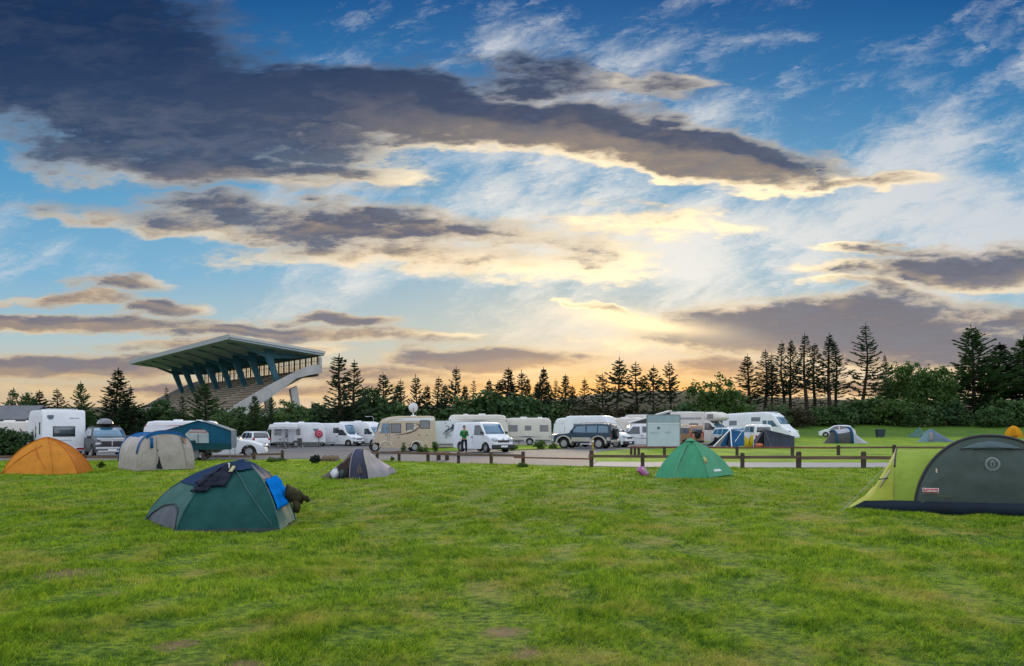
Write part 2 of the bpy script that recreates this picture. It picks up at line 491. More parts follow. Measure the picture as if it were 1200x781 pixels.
def road_mat(name, a, b, c):
    m = bpy.data.materials.new(name); m.use_nodes = True; t = m.node_tree; V.tree = t; bs = t.nodes['Principled BSDF']
    g = t.nodes.new('ShaderNodeNewGeometry'); P = g.outputs['Position']
    n1 = noise(P, 0.25, 5, 0.65); n2 = noise(P, 9.0, 4, 0.6); n3 = noise(P, 60.0, 2, 0.5)
    col = ramp(n1 * 0.6 + n2 * 0.25 + n3 * 0.2, [(0.40, a), (0.52, b), (0.66, c)])
    t.links.new(col, bs.inputs['Base Color']); V._set(bs.inputs['Roughness'], n1 * 0.3 + 0.62)
    bp = t.nodes.new('ShaderNodeBump'); bp.inputs['Strength'].default_value = 0.5; bp.inputs['Distance'].default_value = 0.01
    t.links.new(n3.s, bp.inputs['Height']); t.links.new(bp.outputs[0], bs.inputs['Normal'])
    return m
asphalt = road_mat('asphalt', (0.060, 0.060, 0.064), (0.092, 0.091, 0.094), (0.135, 0.130, 0.126))
pathway = road_mat('path_asphalt', (0.165, 0.165, 0.175), (0.215, 0.215, 0.225), (0.26, 0.26, 0.265))

def G(px, py):
    q = ground_at(px, py); return (q.x, q.y)
# parking and camper road
near = [(-300, 541), (0, 540.5), (250, 539.5), (350, 538.2), (405, 538.7), (440, 540.2), (468, 541), (537, 543), (613, 545), (660, 546.3), (692, 547)]
edge = [G(*p) for p in near] + [G(700, 541.8), G(694, 537), G(694, 533), G(704, 529.5), G(730, 527), (11.2, 56.0), (17.5, 59), (22, 66), (23, 78), (14, 90), (-20, 92), (-60, 92), (-110, 88), (-120, 40)]
sheet('parking_lot', edge, asphalt, 0.012)
# narrow path behind the near fence
pth = [G(693, 547), G(760, 548.2), G(870, 548.6), G(1040, 548.6), G(1250, 549), (40, 27.9), (40, 31.9), G(1250, 543), G(1040, 543), G(870, 542.6), G(770, 542.2), G(701, 541.7)]
sheet('path', pth, pathway, 0.02)
# grass verges inside the parking
verge_m = ground_mat
def verge(pts): sheet('verge', pts, verge_m, 0.05)
verge([G(585, 529.0), G(662, 526.5), G(655, 522.5), G(580, 523.5)])
verge([G(500, 529.5), G(542, 529.5), G(545, 525), G(498, 525)])

# ------------------------------------------------------------------ far ridge under the sunset
def ridge():
    pr = [(-400, 470), (-150, 474), (0, 476), (200, 478), (400, 479), (560, 474), (660, 467), (720, 459), (760, 457.5), (820, 459), (880, 464), (960, 468), (1040, 469), (1120, 470), (1250, 471), (1600, 470)]
    d = 640.0; rows = []
    rnd = random.Random(5)
    pts = []
    for i in range(len(pr) - 1):
        for k in range(12):
            t = k / 12; pts.append((lerp(pr[i][0], pr[i + 1][0], t), lerp(pr[i][1], pr[i + 1][1], t) + rnd.uniform(-0.35, 0.35)))
    for (f, dd, back) in ((0.0, 520, 0), (0.45, 560, 0), (0.8, 600, 0), (1.0, d, 0), (0.9, 760, 0), (0.0, 1200, 0)):
        row = []
        for (px, py) in pts:
            h = EYE + (HY - py) / F * d
            row.append(((px - 600) / F * dd, dd, -1.0 + (h + 1.0) * f + (rnd.uniform(-0.5, 0.5) if 0 < f < 1 else 0)))
        rows.append(row)
    m = mat('heath', (0.085, 0.070, 0.045), 0.95, 0.1, 0.09, 0.0, spec=0.1, col2=(0.045, 0.050, 0.025))
    o = MB().grid(rows).build('hills', m, None, True)
    tag(o, kind='structure')
ridge()
# ------------------------------------------------------------------ grandstand
concrete = mat('concrete', (0.46, 0.445, 0.45), 0.85, 0.10, 0.5, 0.4, 6.0, 0.25)
concrete_seat = mat('concrete_seats', (0.33, 0.27, 0.21), 0.85, 0.12, 0.8, 0.4, 6.0, 0.2)
roof_white = mat('roof_panels', (0.50, 0.50, 0.50), 0.6, 0.06, 0.3, 0.2, 3.0, 0.3)
soffit = mat('roof_soffit', (0.40, 0.46, 0.56), 0.7, 0.08, 0.4, 0.2, 3.0, 0.2)
steel_teal = mat('teal_steel', (0.028, 0.125, 0.175), 0.5, 0.1, 1.0, 0.1, 8.0, 0.4)
wood_brown = mat('brown_window_frames', (0.12, 0.065, 0.03), 0.6, 0.1, 2.0)
def glass_mat():
    m = bpy.data.materials.new('pane_glass'); m.use_nodes = True; t = m.node_tree
    g = t.nodes.new('ShaderNodeBsdfGlossy'); g.inputs['Roughness'].default_value = 0.03; g.inputs[0].default_value = (0.9, 0.92, 0.92, 1)
    tr = t.nodes.new('ShaderNodeBsdfTransparent'); tr.inputs[0].default_value = (0.9, 0.9, 0.88, 1)
    mx = t.nodes.new('ShaderNodeMixShader'); mx.inputs[0].default_value = 0.10
    t.links.new(tr.outputs[0], mx.inputs[1]); t.links.new(g.outputs[0], mx.inputs[2])
    t.links.new(mx.outputs[0], t.nodes['Material Output'].inputs[0]); return m
pane_m = glass_mat()

A0 = Vector((-43.1, 110.0, 0))
UL = Vector((-38.1, 44.0, 0)).normalized()       # along the stand, away from the camera
UD = Vector((0.756, 0.655, 0)).normalized()      # from the pitch side to the back
stand = thing('grandstand', 'concrete grandstand with upswept cantilever roof on teal struts beyond the trees', 'grandstand', (A0.x, A0.y, -0.6), math.atan2(UD.y, UD.x))
# local axes: x = depth (UD), y = along the stand (UL), z up
LEN = 58.0
def st(v, u, z): return (v, u, z + 0.6)
def from_px(px, py):
    p = (px - 600) / F; v = (110 * p + 43.1) / (0.756 - 0.655 * p); d = 110 + 0.655 * v
    return v, EYE + (HY - py) / F * d
# end walls
top = [(376, 428), (368, 427.5), (357, 430.5), (340, 438.5), (310.6, 453.8), (285, 469), (262, 483)]
bot = [(287, 486.5), (303, 475), (320, 463.5), (347, 443.5), (363, 439.6), (375.2, 437.8)]
poly = [from_px(*q) for q in top + bot]
for u in (-0.35, LEN):
    MB().prism([(v, z + 0.6) for v, z in poly], 'y', u, u + 0.35).build('end_wall', concrete, stand)
# seating: stepped terraces
vf, zf = from_px(268, 488); vb, zb = 13.6, from_px(368, 432)[1] - 0.3
nst = 15; prof = []
tv = sorted(from_px(*q) for q in top); bv = sorted(from_px(*q) for q in bot)
def ter(v): return interp2(tv, v) - 0.75
def interp2(p, v):
    if v <= p[0][0]: return p[0][1]
    for a, b in zip(p, p[1:]):
        if v <= b[0]: return lerp(a[1], b[1], (v - a[0]) / (b[0] - a[0]))
    return p[-1][1]
for i in range(nst + 1):
    v = lerp(vf + 1.0, vb, i / nst); z = ter(v)
    prof.append((v, z - (0.62 if i else 0.0))); prof.append((v, z))
low = [(vb + 1.0, ter(vb)), (vb + 1.0, interp2(bv, vb + 1.0) + 0.1)] + [(v, z + 0.12) for v, z in bv[::-1] if vf + 1.2 < v < vb] + [(vf + 1.0, zf - 1.6)]
mb = MB(); mb.prism([(v, z + 0.6) for v, z in prof + low], 'y', 0.0, LEN); mb.build('terrace', concrete_seat, stand)
# benches on the terraces
mb = MB()
for i in range(1, nst):
    v = lerp(vf + 1.0, vb, i / nst) + 0.55; z = ter(v - 0.55) + 0.22
    for j in range(4):
        a = 1.0 + j * 14.4; MB().box(st(v, a + 6.4, z), (0.30, 12.6, 0.10)).build('bench', mat('bench_wood', (0.26, 0.20, 0.14), 0.7, 0.2, 1.5), stand)
# roof slab
zA = EYE + (HY - 392.4) / F * 110.0; zB = EYE + (HY - 412.2) / F * 120.4; DB = 15.8
th_f, th_b = 0.55, 1.0
def roof_z(v): return lerp(zA, zB, v / DB)
rp = [(-0.0, zA), (DB, zB), (DB, zB - th_b), (DB - 2.0, zB - th_b - 0.25), (9.0, roof_z(9.0) - 1.05), (0.25, zA - 0.9), (0.0, zA - 0.9)]
MB().prism([(v, z + 0.6) for v, z in [(0, zA), (DB, zB), (DB, zB - 0.40), (0, zA - 0.42)]], 'y', -0.5, LEN + 0.5).build('roof', roof_white, stand)
MB().prism([(v, z + 0.6) for v, z in [(0.12, zA - 0.42), (DB - 0.1, zB - 0.40), (DB - 0.1, zB - 0.75), (0.12, zA - 0.72)]], 'y', -0.3, LEN + 0.3).build('soffit', soffit, stand)
MB().prism([(-0.06, zA + 0.6 + 0.05), (0.0, zA + 0.6 + 0.05), (0.0, zA - 0.12), (-0.06, zA - 0.12)], 'y', -0.55, LEN + 0.55).build('fascia', mat('fascia', (0.30, 0.32, 0.33), 0.6, 0.05, 0.5), stand)
# posts with arms, ribs
for k in range(8):
    u = 3.0 + 7.1 * k
    zs = ter(9.3) - 0.2
    vb0, vt = 9.3, 7.6
    p = MB()
    zt = roof_z(vt) - 0.7
    p.prism([(vb0 - 0.36, zs + 0.6 - 0.6), (vb0 + 0.36, zs + 0.6 - 0.6), (vt + 0.60, zt + 0.6 - 1.2), (vt + 0.8, zt + 0.6), (vt - 0.8, zt + 0.6), (vt - 0.60, zt + 0.6 - 1.3)], 'y', u - 0.27, u + 0.27)
    p.build('post', steel_teal, stand)
    b = MB()
    b.prism([(vt + 0.2, zt + 0.6 - 2.0), (vt + 0.6, zt + 0.6 - 1.0), (1.2, roof_z(1.2) - 0.70 + 0.6), (0.9, roof_z(1.0) - 0.86 + 0.6), (3.2, roof_z(3.2) - 1.05 + 0.6), (vt - 0.6, zt + 0.6 - 1.4)], 'y', u - 0.2, u + 0.2)
    b.build('roof_rib', steel_teal, stand)
    c = MB()
    c.prism([(vt + 0.5, zt + 0.6 - 1.5), (vt + 0.7, zt + 0.6 - 0.5), (DB - 1.6, roof_z(DB - 1.6) - 0.8 + 0.6), (DB - 1.6, roof_z(DB - 1.6) - 1.15 + 0.6)], 'y', u - 0.16, u + 0.16)
    c.build('back_strut', steel_teal, stand)
# rear wall: sill, frames, panes
zw0 = zb + 0.15; zw1 = roof_z(14.6) - 0.75
MB().box(st(14.75, LEN / 2, zb - 0.4), (0.3, LEN - 0.1, 1.1)).build('rear_sill', concrete_seat, stand)
MB().box(st(14.75, LEN / 2, zw1 - 0.02), (0.24, LEN - 0.12, 0.30)).build('rear_lintel', wood_brown, stand)
nw = 26
for i in range(nw):
    u0 = 0.1 + i * (LEN - 0.2) / nw; u1 = u0 + (LEN - 0.2) / nw
    f = MB()
    f.box(st(14.75, u0 + 0.2, (zw0 + zw1) / 2 - 0.1), (0.12, 0.38, zw1 - zw0))
    f.box(st(14.75, (u0 + u1) / 2 + 0.3, zw0 + 0.12), (0.12, 1.80, 0.16)); f.box(st(14.75, (u0 + u1) / 2 + 0.3, (zw0 + zw1) / 2 + 0.2), (0.05, 1.80, 0.06))
    f.box(st(14.75, (u0 + u1) / 2 + 0.3, (zw0 + zw1) / 2), (0.05, 0.05, zw1 - zw0 - 0.1))
    w = f.build('window', wood_brown, stand)
    MB().box(st(14.79, (u0 + u1) / 2 + 0.3, (zw0 + zw1) / 2), (0.02, 1.8, zw1 - zw0 - 0.3)).build('pane', pane_m, w)
# near gable glazing between roof and end wall
g = MB(); g.prism([(14.9, zw0 - 0.6 + 0.6), (15.35, zw0 - 0.6 + 0.6), (15.35, zB - 0.4), (14.9, zB - 0.4)], 'y', -0.1, 0.25); g.build('corner_post', concrete, stand)
# raking legs carrying the back
for u in (1.0, 12.0, 24.0, 36.0, 48.0):
    MB().prism([(10.4, zb + 0.6 - 3.2), (11.5, zb + 0.6 - 2.6), (13.1, 0.0), (11.9, 0.0)], 'y', u, u + 0.7).build('support_leg', concrete, stand)
MB().box(st(9.5, LEN / 2 + 1.0, 1.6), (3.0, LEN - 3, 4.4)).build('back_rooms', concrete, stand)
MB().prism([(vf + 1.0, 0.0), (vf + 1.0, zf - 0.2), (9.0, zf + 1.8), (9.0, 0.0)], 'y', 1.5, LEN - 1.5).build('plinth', concrete, stand)
# ------------------------------------------------------------------ trees
def leaf_mat(name, a, b, glow=0.25, rough=0.6):
    m = bpy.data.materials.new(name); m.use_nodes = True; t = m.node_tree; V.tree = t; bs = t.nodes['Principled BSDF']
    tc = t.nodes.new('ShaderNodeTexCoord'); oi = t.nodes.new('ShaderNodeObjectInfo')
    n = noise(tc.outputs['Object'], 0.9, 3, 0.6); n2 = noise(tc.outputs['Object'], 7.0, 2, 0.5)
    k = ((n - 0.5) * 1.6 + (n2 - 0.5) * 1.2 + (V(oi.outputs['Random']) - 0.5) * 0.7 + 0.5).clamp()
    col = mixc(k, a, b)
    t.links.new(col, bs.inputs['Base Color']); bs.inputs['Roughness'].default_value = rough; bs.inputs['Specular IOR Level'].default_value = 0.2
    tr = t.nodes.new('ShaderNodeBsdfTranslucent'); t.links.new(col, tr.inputs[0])
    mx = t.nodes.new('ShaderNodeMixShader'); mx.inputs[0].default_value = glow
    t.links.new(bs.outputs[0], mx.inputs[1]); t.links.new(tr.outputs[0], mx.inputs[2])
    t.links.new(mx.outputs[0], t.nodes['Material Output'].inputs[0])
    return m
needle_m = leaf_mat('spruce_needles', (0.018, 0.040, 0.024), (0.052, 0.092, 0.044), 0.12)
needle_green_m = leaf_mat('spruce_needles_green', (0.034, 0.080, 0.030), (0.085, 0.165, 0.050), 0.2)
leaf_m = leaf_mat('leaves', (0.030, 0.075, 0.018), (0.085, 0.155, 0.032), 0.3)
hedge_m = leaf_mat('hedge_leaves', (0.026, 0.066, 0.022), (0.075, 0.135, 0.042), 0.25)
brown_m = leaf_mat('scrub_leaves', (0.032, 0.036, 0.018), (0.070, 0.066, 0.030), 0.25)
bark_m = mat('bark', (0.060, 0.045, 0.034), 0.9, 0.15, 5.0, 0.8, 20.0, 0.15)

def tri_mesh(name, tris, m, parent):
    """(n,3,3) or (n,4,3) array of loose leaf faces -> one mesh"""
    a = np.asarray(tris, np.float32); n, k = a.shape[0], a.shape[1]
    me = bpy.data.meshes.new(name)
    me.vertices.add(n * k); me.vertices.foreach_set('co', a.reshape(-1))
    me.loops.add(n * k); me.loops.foreach_set('vertex_index', np.arange(n * k, dtype=np.int32))
    me.polygons.add(n); me.polygons.foreach_set('loop_start', np.arange(0, n * k, k, dtype=np.int32))
    me.polygons.foreach_set('loop_total', np.full(n, k, np.int32))
    me.update(calc_edges=True); me.materials.append(m)
    o = bpy.data.objects.new(name, me); COL.objects.link(o); o.parent = parent
    return o

def spruce(seed, H=10.0, crown=0.05, rad=2.2, dens=1.0, pitch=22, shape=0.8, m=None, bare_twigs=0.0, gap=0.40, twig=1.0, double=0):
    rs = random.Random(seed)
    root = thing('spruce_tree', 'x', 'tree')
    wood = MB()
    sway = [rs.uniform(-0.16, 0.16) for _ in range(4)]; bz, bp_ = rs.uniform(0, 6.28), rs.uniform(0.15, 0.38); wf = 1.0
    def ax(z): return Vector((sway[0] * math.sin(z * 0.5) + sway[1] * z * 0.06, sway[2] * math.sin(z * 0.43 + 1) + sway[3] * z * 0.06, z))
    tops = [(H, 0, 0)]
    wood.tube([ax(H * k / 10) for k in range(11)], [0.014 * H * (1 - k / 10.0) ** 0.9 + 0.012 for k in range(11)], 7)
    quads = []
    def needles(p, d, L, w):
        """a sprig: two crossed slim blades along d"""
        d = d.normalized(); a = d.orthogonal().normalized(); a = Matrix.Rotation(rs.uniform(0, 6.28), 3, d) @ a
        for s in (a, d.cross(a)):
            q0 = p; q1 = p + d * L * 0.45 + s * w * rs.uniform(.4, .6); q2 = p + d * L; q3 = p + d * L * rs.uniform(.3, .5) - s * w * rs.uniform(.4, .6)
            quads.append((q0, q1, q2, q3))
    z = crown * H if not bare_twigs else 0.10 * H
    z0 = crown * H
    while z < H * 0.985:
        t = max(0.0, (z - z0) / (H - z0))
        dead = z < z0
        nb = rs.randint(3, 5) if not dead else rs.randint(2, 4)
        a0 = rs.uniform(0, 6.28); wf = rs.uniform(0.68, 1.22)
        for k in range(nb):
            if rs.random() > dens: continue
            az = a0 + k * 6.283 / nb + rs.uniform(-0.4, 0.4)
            l = rad * (1 - t) ** shape * rs.uniform(0.60, 1.18) * wf * (1 + bp_ * math.sin(az + bz + z * 0.35)) + 0.12
            if t < 0.12 and not dead: l *= rs.uniform(0.75, 1.0)
            if dead: l = rad * rs.uniform(0.45, 0.95)
            pt = R(pitch + 8 * t + rs.uniform(-9, 9) - (16 if dead else 0))
            d = Vector((math.cos(az) * math.cos(pt), math.sin(az) * math.cos(pt), math.sin(pt)))
            p = ax(z); pts = []
            ns = 5
            for i in range(ns + 1):
                s = i / ns
                q = p + d * l * s + Vector((0, 0, 1)) * (0.16 * l * s * s - 0.10 * l * math.sin(s * 3.14))
                pts.append(q)
            wood.tube(pts, [0.020 + 0.010 * l * (1 - i / ns) * 0.7 for i in range(ns + 1)], 3, False)
            nt = max(3, int(l * 5.2 * twig))
            for i in range(nt):
                s = 0.16 + 0.84 * (i + rs.random()) / nt
                if dead:
                    if rs.random() > bare_twigs: continue
                j = min(ns - 1, int(s * ns)); b = pts[j].lerp(pts[j + 1], s * ns - j)
                tl = (0.30 * l * (1 - s) + 0.20) * rs.uniform(0.7, 1.25)
                side = Vector((-math.sin(az), math.cos(az), 0)) * (1 if i % 2 else -1)
                td = d * 0.75 + side * rs.uniform(0.4, 0.9) + Vector((0, 0, rs.uniform(-0.15, 0.22)))
                needles(b, td, tl, 0.13 + 0.10 * tl)
            needles(pts[-2], d, l / ns * 1.6, 0.15)
            for i in range(1, ns):
                if not dead: needles(pts[i], pts[i + 1] - pts[i], l / ns * 1.2, 0.16)
        z += gap * rs.uniform(0.75, 1.25) * (1.0 - 0.45 * t)
    for k in range(5):
        needles(ax(H - 0.6 + 0.14 * k), Vector((0, 0, 1)), 0.5, 0.08)
    wood.build('trunk', bark_m, root, True)
    tri_mesh('crown', [[tuple(v) for v in q] for q in quads], m or needle_m, root)
    return root

def leafy(seed, lobes, leaf, n, m, trunk_h=0.0, name='leafy_tree', cat='tree', limb=True):
    """broadleaf tree or shrub: limbs to each lobe, leaf clumps through the lobes' volume"""
    rs = np.random.RandomState(seed); r2 = random.Random(seed)
    root = thing(name, 'x', cat)
    wood = MB()
    vol = np.array([l[3] * l[4] * l[5] for l in lobes]) ** 0.7; vol /= vol.sum()
    pts = []
    for l, share in zip(lobes, vol):
        c = np.array(l[:3]); rr = np.array(l[3:6]); k = int(n * share)
        ncl = max(10, k // 26)
        dirs = rs.normal(size=(ncl, 3)); dirs /= np.linalg.norm(dirs, axis=1)[:, None]
        rad = rs.uniform(0.35, 1.0, ncl) ** 0.55 * rs.uniform(0.88, 1.12, ncl)
        cc = c + dirs * rr * rad[:, None]
        sz = rs.uniform(0.10, 0.24, ncl) * rr.mean()
        idx = rs.randint(0, ncl, k)
        pts.append(cc[idx] + rs.normal(size=(k, 3)) * sz[idx][:, None] * np.array([1, 1, 0.75]))
        if limb:
            b = Vector((c[0] * 0.15, c[1] * 0.15, max(0.05, trunk_h * 0.8)))
            wood.tube([Vector((0, 0, 0)), b, b.lerp(Vector(c), 0.55) + Vector((0, 0, 0.1)), Vector(c)], [0.05 + 0.02 * l[5], 0.04 + 0.018 * l[5], 0.04, 0.015], 6)
            for q in range(4):
                e = cc[rs.randint(0, ncl)]
                wood.tube([Vector(c) * 0.75 + b * 0.25, Vector(c).lerp(Vector(e), 0.5), Vector(e)], [0.03, 0.02, 0.008], 4)
    P = np.concatenate(pts); P = P[P[:, 2] > 0.03]
    k = len(P)
    a = rs.normal(size=(k, 3)); a /= np.linalg.norm(a, axis=1)[:, None]
    b = np.cross(a, rs.normal(size=(k, 3))); b /= np.linalg.norm(b, axis=1)[:, None]
    s = (leaf * rs.uniform(0.6, 1.3, k))[:, None]
    quads = np.stack([P - a * s, P + b * s * 0.55, P + a * s, P - b * s * 0.55], 1)
    if limb: wood.build('trunk', bark_m, root, True)
    tri_mesh('crown', quads, m, root)
    return root

# one tree of each kind; the first of a kind is moved to its own place, later ones are copies
def kind_spruce():
    K = {}
    K['sparse'] = [spruce(11, 10, 0.10, 2.5, 0.9, 26, 1.0, needle_m, 0, 0.46, 1.0), spruce(12, 10, 0.12, 2.1, 0.9, 24, 1.0, needle_m, 0, 0.50, 0.9),
                   spruce(13, 10, 0.16, 1.8, 0.85, 20, 0.95, needle_m, 0.2, 0.5, 0.9), spruce(14, 10, 0.08, 2.4, 0.85, 30, 0.95, needle_m, 0, 0.5, 1.0)]
    K['full'] = [spruce(21, 10, 0.03, 2.3, 1.0, 14, 1.05, needle_m, 0, 0.30, 1.4), spruce(22, 10, 0.03, 2.0, 1.0, 16, 1.05, needle_m, 0, 0.28, 1.5), spruce(23, 10, 0.03, 2.3, 0.95, 22, 1.0, needle_m, 0, 0.34, 1.3)]
    K['green'] = [spruce(31, 10, 0.02, 2.6, 1.0, 18, 0.9, needle_green_m, 0, 0.30, 1.5), spruce(32, 10, 0.03, 2.9, 1.0, 22, 0.9, needle_green_m, 0, 0.34, 1.3)]
    K['bare'] = [spruce(41, 15, 0.30, 2.1, 0.95, 18, 1.0, needle_m, 0.25, 0.42, 1.1), spruce(42, 15, 0.36, 1.8, 0.95, 16, 0.95, needle_m, 0.22, 0.42, 1.1),
                 spruce(43, 15, 0.30, 2.3, 0.95, 10, 1.0, needle_m, 0.25, 0.45, 1.2)]
    K['pine'] = [spruce(51, 10, 0.42, 1.9, 0.95, 24, 0.85, needle_m, 0.10, 0.46, 1.1), spruce(52, 10, 0.46, 1.7, 0.95, 22, 0.85, needle_m, 0.10, 0.46, 1.1)]
    K['broad'] = [spruce(61, 13, 0.02, 4.6, 1.0, 12, 0.9, needle_green_m, 0, 0.34, 1.6)]
    K['tall'] = [spruce(71, 15, 0.20, 3.1, 0.95, 8, 0.85, needle_m, 0.1, 0.52, 1.2)]
    K['scrub'] = [leafy(81, [(0, 0, 2.0, 1.2, 1.0, 1.6), (0.5, 0.2, 3.4, 0.8, 0.8, 0.9), (-0.6, 0, 3.0, 0.7, 0.7, 0.9)], 0.13, 1500, hedge_m, 0.8, 'small_tree')]
    return K
KT = kind_spruce()
SH = {}
SH['bush'] = [leafy(s, [(0, 0, 1.0, 1.9, 1.5, 1.2), (1.2, 0.2, 0.8, 1.2, 1.1, 1.0), (-1.1, -0.2, 1.1, 1.2, 1.1, 1.1), (0.3, 0, 1.9, 1.1, 1.0, 0.8)], 0.16, 2600, hedge_m, 0.5, 'shrub', 'shrub') for s in (91, 92)]
SH['brown'] = [leafy(s, [(0, 0, 1.1, 1.9, 1.5, 1.3), (1.3, 0.2, 1.2, 1.0, 1.1, 1.2), (-1.2, -0.2, 1.0, 1.2, 1.1, 1.1)], 0.15, 1900, brown_m, 0.5, 'shrub', 'shrub') for s in (93, 94)]
SH['leaf'] = [leafy(s, [(0, 0, 1.3, 1.7, 1.5, 1.4), (0.9, 0.2, 1.9, 1.1, 1.1, 1.1), (-0.8, -0.2, 1.7, 1.2, 1.1, 1.2)], 0.17, 2600, leaf_m, 0.5, 'shrub', 'shrub') for s in (95, 96)]
USED = set()
def plant(proto_list, i, px, top_y, d, label, group, wide=1.0, rot=None):
    """stand a tree so that its top meets a pixel row of the photo"""
    p = proto_list[i % len(proto_list)]
    x, y = at(px, d); z = gz(x, y)
    h = EYE + (HY - top_y) / F * d - z
    if p.name in USED: o = copy_tree(p)
    else: o = p; USED.add(p.name)
    o.location = (x, y, z - 0.05)
    hh = o['h'] if 'h' in o else 10.0
    s = h / hh
    o.scale = (s * wide, s * wide * 1.05, s)
    o.rotation_euler = (0.035 * math.sin(px * 7.1), 0.035 * math.sin(px * 3.7 + 1), rot if rot is not None else (px * 1.37) % 6.28)
    o['label'] = label
    if group: o['group'] = group
    return o
for lst in list(KT.values()) + list(SH.values()):
    for p in lst:
        top = 0
        for c in kids(p):
            if len(c.data.vertices):
                co = np.empty(len(c.data.vertices) * 3, np.float32); c.data.vertices.foreach_get('co', co); top = max(top, float(co[2::3].max()))
        p['h'] = top

GC = 'conifers behind the campsite'
